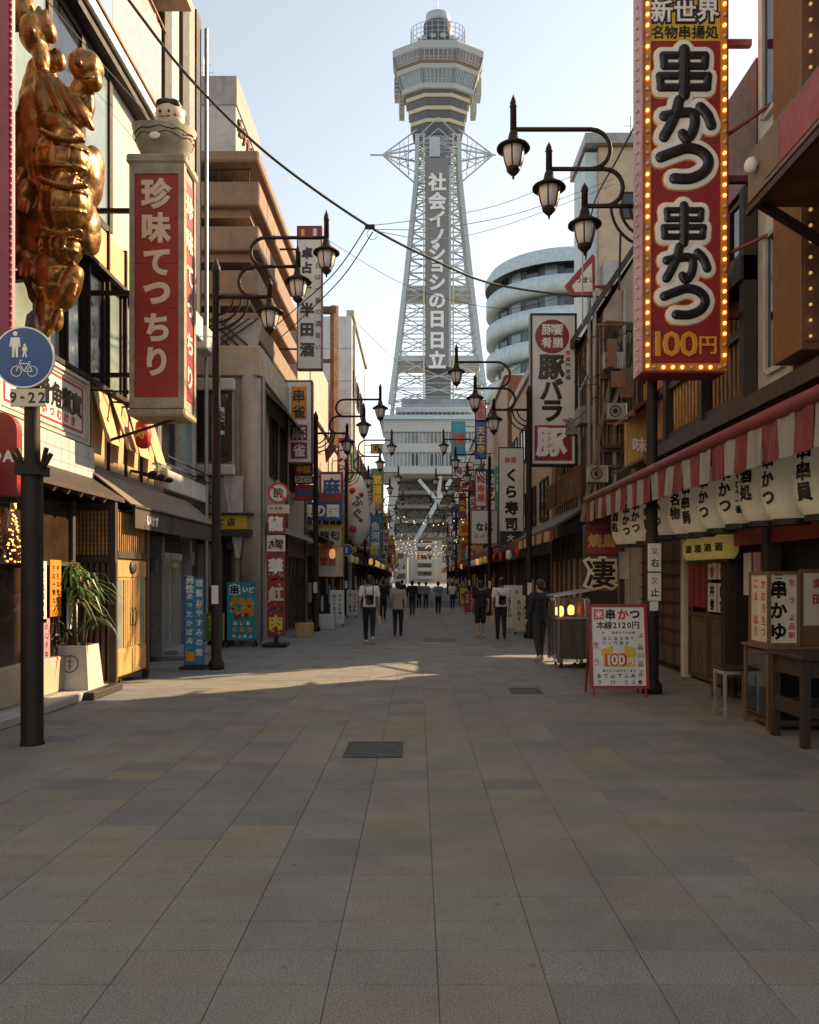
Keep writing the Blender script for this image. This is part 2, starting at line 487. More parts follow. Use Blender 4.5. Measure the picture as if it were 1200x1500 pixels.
def plate(name, x0, x1, y0, y1, label):
    t = thing(name, ((x0 + x1) / 2, (y0 + y1) / 2, 0), label, 'drain cover', None)
    f = MB()
    for a in (x0, x1 - .02): f.box(a, a + .02, y0, y1, .0015, .007)
    for a in (y0, y1 - .02): f.box(x0 + .02, x1 - .02, a, a + .02, .0015, .007)
    f.build('frame', 'hatch', t)
    q = MB(); q.box(x0 + .021, x1 - .021, y0 + .021, y1 - .021, .0015, .004); q.build('plate', 'hatch', t)
    w = MB(); n = int((x1 - x0 - .1) / .03)
    for i in range(n):
        xx = x0 + .04 + i * (x1 - x0 - .08) / max(1, n - 1)
        w.box(xx - .005, xx + .005, y0 + .04, y1 - .04, .0042, .0065)
    w.build('grating', 'hatch', t)
plate('drain_cover', -.73, -.15, 7.68, 8.42, 'large dark green steel drain cover in the paving, nearest the camera')
plate('drain_cover', 1.42, 1.9, 11.9, 12.5, 'dark drain cover in the paving near the price board')
plate('drain_cover', .18, 1.05, 21.6, 22.6, 'flat drain cover in the paving ahead of the walkers')

# kerb step along the west shops
k = MB()
for i in range(12):
    y0 = 6.0 + i * .62; k.box(-5.7, -5.02, y0 + .004, y0 + .616, 0, .12, .012)
tag(k.build('kerb', 'kerb_stone'), kind='structure')

# ================================================================ generic building bits
def pane(parent, x, y0, y1, z0, z1, s, mat='glass_dark', frame='metal_dark', nv=1, nh=1, fw=.05, name='window'):
    """window in a wall whose face is the plane X=x, outward direction s (+1 west row, -1 east row)"""
    f = MB()
    for a in range(nv + 1):
        yy = y0 + (y1 - y0) * a / nv; f.box(x + s * .004, x + s * .07, yy - fw / 2, yy + fw / 2, z0, z1)
    for a in range(nh + 1):
        zz = z0 + (z1 - z0) * a / nh
        for q in range(nv):
            ya, yb = y0 + (y1 - y0) * q / nv + fw / 2, y0 + (y1 - y0) * (q + 1) / nv - fw / 2
            f.box(x + s * .004, x + s * .062, ya, yb, zz - fw / 2, zz + fw / 2)
    w = f.build(name, frame, parent)
    for q in range(nv):
        for a in range(nh):
            g = MB(); ya, yb = y0 + (y1 - y0) * q / nv, y0 + (y1 - y0) * (q + 1) / nv
            za, zb = z0 + (z1 - z0) * a / nh, z0 + (z1 - z0) * (a + 1) / nh
            g.box(x + s * .006, x + s * .03, ya + fw / 2, yb - fw / 2, za + fw / 2, zb - fw / 2)
            g.build('pane', mat if isinstance(mat, str) else mat[(q + a) % len(mat)], w)
    return w
def fpane(parent, y, x0, x1, z0, z1, mat='glass_dark', frame='metal_dark', nv=1, nh=1, fw=.05, name='window'):
    """window in a wall facing the camera, face plane Y=y"""
    f = MB()
    for a in range(nv + 1):
        xx = x0 + (x1 - x0) * a / nv; f.box(xx - fw / 2, xx + fw / 2, y - .07, y - .004, z0, z1)
    for a in range(nh + 1):
        zz = z0 + (z1 - z0) * a / nh
        for q in range(nv):
            f.box(x0 + (x1 - x0) * q / nv + fw / 2, x0 + (x1 - x0) * (q + 1) / nv - fw / 2, y - .062, y - .004, zz - fw / 2, zz + fw / 2)
    w = f.build(name, frame, parent)
    for q in range(nv):
        for a in range(nh):
            g = MB()
            g.box(x0 + (x1 - x0) * q / nv + fw / 2, x0 + (x1 - x0) * (q + 1) / nv - fw / 2, y - .03, y - .006, z0 + (z1 - z0) * a / nh + fw / 2, z0 + (z1 - z0) * (a + 1) / nh - fw / 2)
            g.build('pane', mat if isinstance(mat, str) else mat[(q + a) % len(mat)], w)
    return w
def bx(parent, name, mat, *a, b=0.0):
    m = MB(); m.box(*a, b=b); return m.build(name, mat, parent)

# ================================================================ west row: sculpture restaurant
XL = -5.6
B1 = thing('restaurant_building', (-7.5, 10, 0), 'cream and white restaurant with ochre panels and window band behind golden sculpture', 'building')
bx(B1, 'wall', 'stucco_white', -11, XL, -6, 19.9, 0, 15.8)
bx(B1, 'dark_base', 'timber_dark', XL + .002, XL + .06, 7.25, 19.8, 0.0, 3.55)
for i in range(10):                                     # ochre panels below and above the window band
    y0 = 8.2 + i * .84
    if y0 + .8 > 16.6: break
    bx(B1, 'panel', 'panel_ochre', XL + .003, XL + .09, y0 + .02, y0 + .80, 3.66, 5.02, b=.012)
    bx(B1, 'panel', 'panel_ochre', XL + .003, XL + .09, y0 + .02, y0 + .80, 7.12, 7.86, b=.012)
    bx(B1, 'mullion', 'metal_dark', XL + .003, XL + .13, y0 - .03, y0 + .016, 3.6, 7.9)
pane(B1, XL, 8.2, 16.5, 5.08, 7.04, 1, ['glass_green', 'glass_dark', 'glass_dark', 'glass_green'], nv=10, nh=1, fw=.09)
bx(B1, 'sill', 'metal_dark', XL + .003, XL + .2, 8.1, 16.6, 5.0, 5.075)
bx(B1, 'sill', 'metal_dark', XL + .003, XL + .2, 8.1, 16.6, 7.05, 7.115)
bx(B1, 'sill', 'awning_tan', XL + .003, XL + .24, 8.1, 16.7, 3.5, 3.6)
pane(B1, XL, 8.4, 14.3, 7.98, 10.75, 1, ['glass_green', 'curtain', 'glass_green', 'glass_dark'], nv=5, nh=1, fw=.14)
bx(B1, 'cornice', 'metal_grey', XL + .003, XL + .34, 7.5, 17.2, 10.95, 11.2, b=.03)
bx(B1, 'cornice', 'metal_dark', XL + .003, XL + .26, 7.5, 17.2, 10.8, 10.945)
ba = MB()
ba.box(XL + .12, XL + .16, 12.2, 14.1, 11.55, 13.4); ba.build('banner_panel', 'sign_cyan', B1)
bx(B1, 'banner_panel', 'sign_pink', XL + .12, XL + .16, 14.12, 16.8, 11.55, 13.4)
lt = MB(); letters(lt, 'ゑびす', (XL + .162, 13.1, 12.5), .5, 'lside', 1); lt.build('lettering', 'letter_white', B1)
pr = MB()
for y in (12.2, 14.1, 16.8): pr.box(XL + .003, XL + .119, y - .03, y + .03, 11.4, 13.5)
pr.box(XL + .17, XL + .21, 12.0, 17.0, 13.42, 13.47); pr.box(XL + .17, XL + .21, 12.0, 17.0, 11.48, 11.53)
pr.build('banner_frame', 'rust', B1)
bx(B1, 'overhang', 'stucco_cream', XL - .5, XL + .75, 13.4, 17.0, 13.9, 14.25)
for y0, y1, mt, d in ((17.05, 17.55, 'metal_dark', .16), (17.58, 18.2, 'stucco_white', .12), (18.22, 18.75, 'metal_dark', .2), (18.78, 19.4, 'stucco_grey', .14), (19.42, 19.85, 'metal_dark', .18)):
    bx(B1, 'pilaster', mt, XL + .003, XL + d, y0, y1, 7.4, 15.7, b=.01)
pane(B1, XL + .02, 16.9, 19.7, 4.2, 7.0, 1, ['glass_dark', 'glass_green'], frame='metal_silver', nv=2, nh=1, fw=.12)
bx(B1, 'ledge', 'stucco_white', XL + .003, XL + .3, 16.8, 19.8, 3.62, 4.05, b=.02)
pane(B1, XL + .02, 17.0, 19.6, 2.62, 3.5, 1, 'glass_green', nv=2, nh=1, fw=.1)
rl = MB()
for z in (4.12, 4.3): rl.tube([(XL + .36, 16.6, z), (XL + .36, 19.9, z)], .018, 6)
rl.build('rail', 'metal_dark', B1)
# hanging ochre blinds below the band
for i in range(4):
    y = 13.35 + i * .8
    m = MB(); m.prism([(XL + .1, y, 5.0), (XL + .1, y + .62, 5.0), (XL + .34 + .05 * (i % 2), y + .6, 4.05), (XL + .34 + .05 * (i % 2), y + .03, 4.05)], (.02, 0, .0)); m.build('hanging_blind', 'panel_ochre', B1)
brk = MB()
for y in (13.1, 14.0, 14.9): brk.bar((XL + .1, y, 4.86), (XL + .75, y, 4.82), .03); brk.ell((XL + .78, y, 4.82), .045, 8, 6)
for y in (15.2, 15.7, 16.2): brk.bar((XL + .1, y, 3.8), (XL + .5, y + .05, 3.72), .05); brk.ell((XL + .5, y + .05, 3.75), (.09, .07, .06), 8, 6)
brk.build('bracket', 'metal_dark', B1)
# canopy over the door
def slope_sheet(mb, y0, y1, xa, za, xb, zb, t=.03):
    mb.prism([(xa, y0, za), (xa, y1, za), (xb, y1, zb), (xb, y0, zb)], (0, 0, -t))
aw = thing('dark_awning', (-5.1, 15.5, 2.5), 'dark brown sloped awning with a lettered valance over wooden entrance', 'awning')
m = MB(); slope_sheet(m, 12.9, 18.4, XL + .25, 3.52, -4.62, 2.92); m.build('canopy', 'awning_tan', aw)
m = MB(); m.box(-4.63, -4.6, 12.9, 18.4, 2.56, 2.9); m.build('valance', 'awning_dark', aw)
m = MB(); m.tube([(-4.61, 12.85, 2.91), (-4.61, 18.45, 2.91)], .035, 10); m.build('front_rail', 'metal_dark', aw)
m = MB(); letters(m, 'いけす', (-4.598, 13.75, 2.72), .2, 'lside', 2, vert=False); m.build('lettering', 'letter_white', aw)
m = MB()
for y in (12.95, 15.6, 18.35): m.bar((XL + .1, y, 2.75), (-4.66, y, 2.84), .035)
m.build('support', 'metal_dark', aw)
e = thing('timber_eave', (-5.2, 9.5, 3), 'low dark timber eave above the shop window beside blue sign pole', 'eave')
m = MB(); slope_sheet(m, 7.3, 12.85, XL + .1, 3.5, -4.75, 3.02, .06); m.build('roof', 'timber_dark', e)
for i in range(13):
    y = 7.5 + i * .42; m = MB(); m.bar((XL + .1, y, 3.40), (-4.78, y, 2.93), .06, .08); m.build('rafter', 'timber_mid', e)

# shopfront under the eave: window, base, posters
sf = thing('shop_window_bay', (-5.4, 9.6, 0), 'dark shop window bay with glowing woven lamps and pale stone base', 'shop window')
bx(sf, 'stone_base', 'stucco_cream', XL + .07, -5.12, 7.4, 12.2, .12, .62, b=.015)
for i in range(5):
    y = 7.5 + i * 1.1; bx(sf, 'post', 'timber_dark', -5.28, -5.18, y, y + .09, .62, 2.9)
bx(sf, 'transom', 'timber_dark', -5.27, -5.17, 7.4, 12.2, 1.92, 1.98)
for i in range(4):
    y = 7.59 + i * 1.1; bx(sf, 'pane', 'glass_warm', -5.25, -5.235, y, y + 1.01, .62, 2.86)
for (y, z, h, mt) in ((10.65, 1.55, .85, 'sign_white'), (11.1, 1.6, .8, 'sign_orange'), (11.65, 1.3, .62, 'sign_white'), (10.75, .88, .6, 'sign_pink'), (11.8, 1.62, .5, 'sign_cream')):
    t = thing('poster', (-5.15, y, z), {'85': 'tall white poster with brush writing in the shop window', '80': 'narrow orange poster in the shop window', '62': 'white poster low beside the sign pole', '60': 'pale pink poster at the foot of the shop window', '50': 'small cream notice beside the potted palm'}[str(int(h * 100))], 'poster')
    m = MB(); m.box(-5.165, -5.15, y, y + .34, z - h / 2, z + h / 2); m.build('sheet', mt, t)
    m = MB(); scribble(m, (-5.149, y + .17, z), .26, h * .85, .09, face='lside', seed=int(y * 10), bold=1); m.build('lettering', 'letter_black', t)
wl = thing('woven_lamp', (-5.14, 10.05, 2), 'cone of small glowing amber lights in the shop window', 'lamp')
m = MB(); rr = random.Random(5)
for i in range(80):
    h = rr.random() ** 1.3; a = rr.uniform(-1, 1); q = (1 - h) * .26 + .02
    m.ell((-5.13 + rr.uniform(0, .03), 10.05 + q * a, 1.95 + h * .75), rr.uniform(.007, .014), 6, 4)
tag(m.build('bulb', 'bulb', wl), kind='stuff')
m = MB()
for a in range(7): m.tube([(-5.14, 10.05 + (a - 3) * .09, 1.95), (-5.14, 10.05 + (a - 3) * .012, 2.72)], .006, 4)
m.build('wicker_frame', 'timber_mid', wl)
s = MB(); s.box(-5.68, -4.75, 6, 12.2, .0, .115, .015); tag(s.build('entrance_step', 'concrete_pale'), 'pale stone step along the shop window bay', 'step')

# wooden entrance kiosk
KX, KY0, KY1 = -4.76, 12.42, 13.95
kk = thing('entrance_kiosk', (-5.2, 13.1, 0), 'slatted wooden entrance porch with sunlit double doors behind potted palm', 'porch')
bx(kk, 'core', 'inside_shade', XL + .06, KX - .06, KY0 + .05, KY1 - .05, .12, 2.85)
for i in range(9):
    x = XL + .09 + i * .093; bx(kk, 'slat', 'timber_mid', x, x + .05, KY0 - .02, KY0 + .045, .12, 1.98)
for i in range(14):
    x = XL + .08 + i * .058; bx(kk, 'lattice_bar', 'bamboo', x, x + .022, KY0 - .02, KY0 + .03, 2.1, 2.8)
for i in range(9): bx(kk, 'lattice_bar', 'bamboo', XL + .07, KX - .06, KY0 + .031, KY0 + .045, 2.12 + i * .08, 2.145 + i * .08)
bx(kk, 'beam', 'timber_dark', XL + .06, KX, KY0 - .04, KY0 + .05, 1.985, 2.09)
bx(kk, 'beam', 'timber_dark', XL + .06, KX, KY0 - .04, KY0 + .05, 2.81, 2.92)
for y in (KY0 - .035, KY1 - .08): bx(kk, 'post', 'timber_dark' if y < 13 else 'timber_mid', KX - .06, KX + .03, y, y + .1, .05, 2.92)
bx(kk, 'beam', 'timber_dark', KX - .05, KX + .04, KY0 + .07, KY1 - .085, 2.06, 2.17)
for i in range(15):
    y = KY0 + .1 + i * .09; bx(kk, 'lattice_bar', 'bamboo', KX - .045, KX - .01, y, y + .03, 2.175, 2.8)
for j, (a, b_) in enumerate(((KY0 + .075, 13.16), (13.175, KY1 - .09))):
    d = bx(kk, 'door', 'timber_gold', KX - .05, KX - .005, a, b_, .16, 2.05, b=.006)
    gy = a + .08 if j == 0 else b_ - .26
    bx(kk, 'door_glass', 'glass_green', KX - .004, KX + .003, gy, gy + .18, .62, 1.72)
    for q in range(5):
        sy = (gy + .24 + q * .075) if j == 0 else (gy - .40 + q * .075)
        bx(kk, 'door_slat', 'timber_gold', KX - .004, KX + .012, sy, sy + .045, .62, 1.72)
    bx(kk, 'rail', 'timber_gold', KX - .004, KX + .014, a + .02, b_ - .02, 1.76, 2.03)
    bx(kk, 'rail', 'timber_gold', KX - .004, KX + .014, a + .02, b_ - .02, .18, .58)
m = MB(); m.ell((KX + .03, 13.17, 1.92), (.03, .14, .11), 12, 8); m.build('crest', 'timber_dark', kk, True)
m = MB()
for y in (13.1, 13.24): m.tube([(KX + .03, y, .95), (KX + .05, y, 1.0), (KX + .05, y, 1.2), (KX + .03, y, 1.25)], .01, 6)
m.build('handle', 'metal_black', kk)
for a in (12.5, 13.75): bx(kk, 'foot', 'metal_black', KX - .03, KX + .06, a, a + .08, 0, .14)
s = MB(); s.box(-5.5, -4.6, 11.25, 12.36, .0, .11, .012); tag(s.build('low_plinth', 'timber_dark'), 'low dark plinth under the potted palm', 'plinth')

# planter with dracaena
pl = thing('potted_palm', (-5.05, 11.75, .11), 'palm-like plant with drooping leaves in a white square pot with round emblem', 'plant')
m = MB()
c = Vector((-5.05, 11.75, .115)); q0, q1, h = .28, .225, .64
vs = [c + Vector((x * q0, y * q0, 0)) for x, y in ((-1, -1), (1, -1), (1, 1), (-1, 1))] + [c + Vector((x * q1, y * q1, h)) for x, y in ((-1, -1), (1, -1), (1, 1), (-1, 1))]
vs += [c + Vector((x * (q1 - .03), y * (q1 - .03), h)) for x, y in ((-1, -1), (1, -1), (1, 1), (-1, 1))] + [c + Vector((x * (q1 - .03), y * (q1 - .03), h - .06)) for x, y in ((-1, -1), (1, -1), (1, 1), (-1, 1))]
m.add(vs, [(0, 3, 2, 1)] + [(a + i, a + (i + 1) % 4, a + 4 + (i + 1) % 4, a + 4 + i) for a in (0, 4, 8) for i in range(4)])
pot = m.build('pot', 'planter', pl)
bx(pl, 'soil', 'soil', c.x - .19, c.x + .19, c.y - .19, c.y + .19, c.z + h - .1, c.z + h - .05)
m = MB(); fy = c.y - (q0 + q1) / 2 - .004
m.disc((c.x, fy, c.z + .38), (0, -1, .08), .125, .004, 32, .113)
m.bar((c.x, fy - .002, c.z + .29), (c.x, fy + .006, c.z + .5), .008); m.bar((c.x - .05, fy, c.z + .42), (c.x + .05, fy, c.z + .42), .007); m.bar((c.x - .035, fy, c.z + .35), (c.x + .035, fy, c.z + .35), .007)
m.build('emblem', 'letter_black', pot)
st = MB(); rr = random.Random(11); heads = []
for i, (dx, dy, hh) in enumerate(((-.03, 0, 1.15), (.05, .03, 1.0), (.01, -.05, .86), (-.06, .05, 1.22), (.1, -.03, .45), (-.1, -.04, .38))):
    top = c + Vector((dx * 3, dy * 3, h - .06 + hh))
    st.tube([c + Vector((dx, dy, h - .08)), c + Vector((dx * 1.7, dy * 2, h + hh * .5)), top], [.022, .017, .013], 7); heads.append((top, hh))
st.build('trunk', 'bark', pl, True)
lf = MB()
for top, hh in heads:
    nL = 46 if hh > .6 else 22
    for i in range(nL):
        a = rr.uniform(0, 6.283); el = rr.uniform(-.15, 1.25); L = rr.uniform(.30, .50) * (1 if hh > .6 else .65); w = rr.uniform(.014, .024)
        d = Vector((math.cos(a), math.sin(a), 0)); sd_ = Vector((-math.sin(a), math.cos(a), 0)); base = top + Vector((0, 0, rr.uniform(-.14, .05)))
        pts = []
        for q in range(5):
            t = q / 4; pts.append(base + d * (L * (t * math.cos(el) + .25 * t)) + Vector((0, 0, L * (math.sin(el) * t - (.85 + .35 * rr.random()) * t * t * 1.05))))
        vs = []
        for q, p in enumerate(pts):
            ww = w * (.6, 1, .9, .6, .05)[q]; vs += [p - sd_ * ww, p + sd_ * ww + Vector((0, 0, .004))]
        lf.m = 1 if rr.random() < .1 else 0
        lf.add(vs, [(2 * q, 2 * q + 1, 2 * q + 3, 2 * q + 2) for q in range(4)])
lf.build('crown', ['leaf', 'leaf_dry'], pl)

# steel shutter doors and steps
sh = thing('steel_door', (XL, 17.5, 0), 'pair of tall silver steel doors with small yellow notices', 'door')
for a, b_ in ((16.62, 17.5), (17.52, 18.4)):
    d = bx(sh, 'door_leaf', 'metal_silver', XL + .065, XL + .12, a, b_, .2, 2.3, b=.01)
    bx(sh, 'notice', 'sign_yellow', XL + .122, XL + .126, a + .15, a + .6, 1.98, 2.08)
    bx(sh, 'top_trim', 'metal_white', XL + .122, XL + .135, a + .01, b_ - .01, 2.16, 2.29)
bx(sh, 'jamb', 'metal_silver', XL + .065, XL + .3, 16.42, 16.6, .1, 2.6)
bx(sh, 'jamb', 'metal_grey', XL + .065, XL + .3, 18.45, 18.6, .1, 2.6)
for i, (w, z) in enumerate(((.75, .1), (.5, .2))):
    s = MB(); s.box(XL + .06, XL + w, 16.7 + i * .15, 19.3 - i * .1, z - .1 if i == 0 else .102, z, .012)
    tag(s.build('door_step', 'kerb_stone'), ('lower' if i == 0 else 'upper') + ' grey stone step before the steel doors', 'step')

# ================================================================ west row: corner house with lattice parapet
YB = 20.5
B2 = thing('corner_shop_house', (-6.5, 22, 0), 'beige corner shop house with bay window, lattice parapet and rounded pillar', 'building')
bx(B2, 'wall', 'panel_beige', -11, -4.5, YB, 24.5, 0, 7.7)
m = MB(); m.lathe([(.30, 0), (.30, 7.3)], (-4.36, YB + .16, 0), 20); m.build('corner_pillar', 'siding_pink', B2, True)
bx(B2, 'side_wall', 'panel_beige', -4.499, -4.12, YB + .3, 29.5, 0, 7.3)
bx(B2, 'parapet', 'stucco_cream', -8, -4.05, YB - .12, YB + .12, 6.95, 7.72, b=.02)
bx(B2, 'parapet', 'stucco_cream', -4.27, -4.03, YB + .13, 29.4, 6.95, 7.72, b=.02)
# pitched lattice roof panel
lat = MB(); A0, A1 = Vector((-8, YB - .05, 7.75)), Vector((-4.1, YB - .05, 7.75)); up = Vector((0, .5, .85))
for i in range(34):
    x = -8 + i * .24
    for d in (1, -1):
        p0 = Vector((x, YB - .05, 7.75)); p1 = p0 + Vector((d * .9, 0, 0)) + up
        if -8 < p1.x < -4.2 and p0.x < -4.2: lat.bar(p0, p1, .05, .04)
lat.build('roof_lattice', 'metal_dark', B2)
m = MB(); m.prism([(-8, YB, 7.74), (-4.15, YB, 7.74), (-4.15, YB + .55, 8.6), (-8, YB + .55, 8.6)], (0, .05, -.03)); m.build('roof', 'stucco_grey', B2)
bx(B2, 'window_box', 'stucco_grey', -6.6, -4.72, YB - .22, YB - .003, 4.35, 6.75, b=.02)
fpane(B2, YB - .225, -6.5, -4.8, 4.75, 6.5, ['glass_dark', 'glass_warm'], frame='timber_dark', nv=3, nh=1, fw=.09)
bx(B2, 'sill', 'stucco_white', -6.7, -4.66, YB - .42, YB - .23, 4.36, 4.62, b=.03)
bx(B2, 'head', 'stucco_white', -6.7, -4.66, YB - .40, YB - .23, 6.52, 6.82, b=.03)
bx(B2, 'paper_notice', 'sign_white', -5.18, -4.94, YB - .262, YB - .258, 5.4, 6.1)
m = MB(); letters(m, '松福', (-5.06, YB - .263, 5.75), .24, 'front', 2); m.build('lettering', 'letter_black', B2)
for x0, x1 in ((-6.7, -5.75), (-5.73, -4.72)): bx(B2, 'spandrel', 'metal_grey', x0, x1, YB - .16, YB - .003, 3.4, 4.33, b=.015)
m = MB(); letters(m, '上', (-5.35, YB - .162, 3.8), .35, 'front', 0); m.build('lettering', 'metal_dark', B2)
# crumpled plastic sheet by the pillar
m = MB(); rr = random.Random(2); cols, rows = 6, 9; vs = []
for j in range(rows):
    for i in range(cols):
        t = j / (rows - 1); w = .55 * (1 - .75 * t)
        vs.append((-4.72 + (i / (cols - 1) - .5) * w + .12 * t + rr.uniform(-.02, .02), YB - .26 + rr.uniform(-.05, .05), 4.35 - t * 2.1))
m.add(vs, [(j * cols + i, j * cols + i + 1, (j + 1) * cols + i + 1, (j + 1) * cols + i) for j in range(rows - 1) for i in range(cols - 1)])
m.build('plastic_sheet', 'stucco_white', B2, True)
bx(B2, 'fascia_sign', 'sign_yellow', -6.6, -4.35, YB - .32, YB - .2, 2.98, 3.34)
m = MB(); scribble(m, (-5.3, YB - .322, 3.16), 1.9, .24, .2, seed=4, bold=2); m.build('lettering', 'sign_black', B2)
bx(B2, 'fascia_top', 'timber_dark', -6.8, -4.2, YB - .5, YB - .003, 3.35, 3.39)
bx(B2, 'fascia_soffit', 'timber_dark', -6.8, -4.25, YB - .45, YB - .003, 2.8, 2.975)
bx(B2, 'opening_shade_sheet', 'inside_shade', -6.6, -4.75, YB - .012, YB - .002, .05, 2.78)  # dark sheet on the solid wall, painted as the shaded inside
for x in (-6.6, -5.75, -5.1, -4.8): bx(B2, 'door_post', 'timber_mid', x, x + .07, YB - .09, YB - .014, 0, 2.79)
bx(B2, 'door_panel', 'curtain', -5.68, -5.13, YB - .05, YB - .015, 1.5, 2.6)
bx(B2, 'door_panel', 'timber_mid', -5.68, -5.13, YB - .05, YB - .015, .1, 1.48)
m = MB()
for i in range(14):
    for j in range(3):
        if rr.random() < .7: m.box(-6.5 + i * .055, -6.46 + i * .055, YB - .06, YB - .05, 2.3 - j * .45, 2.6 - j * .45)
m.build('menu_strip', 'paper_red', B2)
m = MB(); m.tube([(-4.85, YB - .3, 2.6), (-4.75, YB - .45, 2.55)], [.07, .1], 10); m.build('floodlight', 'metal_dark', B2)
for y in (22.0, 23.6, 25.4, 27.2):
    pane(B2, -4.12, y, y + 1.0, 4.6, 6.2, 1, 'glass_dark', nv=2)
    pane(B2, -4.12, y, y + 1.3, .15, 2.4, 1, 'glass_warm', frame='timber_dark', nv=2, name='shop_door')
m = MB(); slope_sheet(m, 21.2, 29.3, -4.1, 3.3, -3.55, 2.95); m.build('side_canopy', 'awning_tan', B2)
rf = MB(); rf.prism([(-4.2, YB + .4, 6.9), (-4.2, 29, 6.9), (-3.55, 29, 6.3), (-3.55, YB + 1.0, 6.3)], (0, 0, -.08)); rf.build('eave', 'timber_dark', B2)

# brown stepped-balcony block behind
BB = thing('balcony_block', (-8, 24, 0), 'brown concrete block with deep stepped balconies and pale rooftop tower', 'building')
bx(BB, 'wall', 'concrete_brown', -14, -5.25, 24.6, 31.2, 0, 13.9)
x1 = -4.75
for i, z in enumerate((7.55, 8.85, 10.1, 11.4, 12.72)):
    bx(BB, 'balcony', 'concrete_brown', -13, x1 + .02 * i, 23.35, 24.59, z, z + .72, b=.04)
    bx(BB, 'balcony', 'concrete_brown', -5.24, x1 + .02 * i, 24.595, 31.0, z, z + .72, b=.04)
    bx(BB, 'balcony_slab', 'concrete_brown', -13, x1 - .25, 23.6, 24.58, z - .25, z - .004)
    fpane(BB, 24.6, -8.6, -5.6, z + .73, z + 1.22, 'glass_dark', nv=4, fw=.06)
bx(BB, 'roof_slab', 'concrete_brown', -13.5, -4.66, 23.2, 31.5, 13.95, 14.28, b=.05)
bx(BB, 'rooftop_tower', 'concrete_pale', -12, -5.72, 24.9, 28.6, 14.29, 17.45)
bx(BB, 'rooftop_band', 'stucco_grey', -12.05, -5.68, 24.86, 28.65, 16.6, 17.5)
m = MB()
for i, chs in enumerate('ホテル旅館'): letters(m, chs, (-5.715, 25.35 + i * .62, 16.1), .62, 'lside', 2, relief=.08)
m.build('rooftop_lettering', 'rust', BB)
m = MB()
for i in range(4): letters(m, 'ナニワ屋'[i], (-5.715, 25.5 + i * .55, 15.0), .4, 'lside', 1, relief=.05)
m.build('rooftop_lettering', 'letter_black', BB)
m = MB(); m.tube([(-6.9, 25.5, 17.4), (-6.9, 25.5, 18.5)], .015, 5)
for z, w in ((18.0, .35), (18.25, .25)): m.bar((-6.9 - w, 25.5, z), (-6.9 + w, 25.5, z), .012)
m.build('antenna', 'metal_grey', BB)
m = MB()
for i in range(5): m.bar((-9 + i * .8, 24.88, 14.6 + .1 * i), (-8.2 + i * .8, 24.88, 14.6 - .15 * i), .02)
m.bar((-7.0, 24.87, 15.2), (-5.9, 24.87, 14.6), .03)
m.build('conduit', 'panel_ochre', BB)

# fittings on the west facades
m = MB(); m.tube([(-4.02, 20.62, .1), (-4.02, 20.62, 7.0)], .045, 8); m.tube([(-4.02, 20.8, 3.0), (-4.02, 20.8, 6.6)], .03, 8); m.build('drain_pipe', 'metal_grey', B2)
for x, z in ((-6.1, 3.0 + 5.6), (-5.6, 9.87), (-6.6, 11.15), (-5.7, 12.4)): bx(BB, 'air_unit', 'metal_white', x - .35, x + .35, 24.2, 24.55, z - .0, z + .5, b=.02)
for i in range(12): bx(BB, 'railing_post', 'metal_dark', -5.0 - i * .45, -4.97 - i * .45, 23.4, 23.43, 13.45, 13.8)
bx(BB, 'railing', 'metal_dark', -10.2, -4.9, 23.39, 23.44, 13.8, 13.84)
for y, z in ((17.9, 7.3), (19.0, 7.25)): bx(B1, 'air_unit', 'metal_white', XL + .21, XL + .55, y, y + .75, z, z + .55, b=.02)
m = MB()
for y in (16.72, 16.84): m.tube([(XL + .12, y, 3.7), (XL + .12, y, 10.7)], .03, 7)
m.tube([(XL + .3, 19.86, .1), (XL + .3, 19.86, 15.5)], .05, 8); m.build('drain_pipe', 'metal_grey', B1)
for y, z in ((16.5, 2.0), (18.75, 1.9), (19.1, 2.2)): bx(B1, 'meter_box', 'metal_grey', XL + .07, XL + .2, y - .1, y + .1, z - .15, z + .15, b=.01)
for y in (20.9, 24.7, 28.8): m = MB(); m.tube([(-4.08, y, .1), (-4.08, y, 6.9)], .04, 7); m.build('drain_pipe', 'rust', B2)
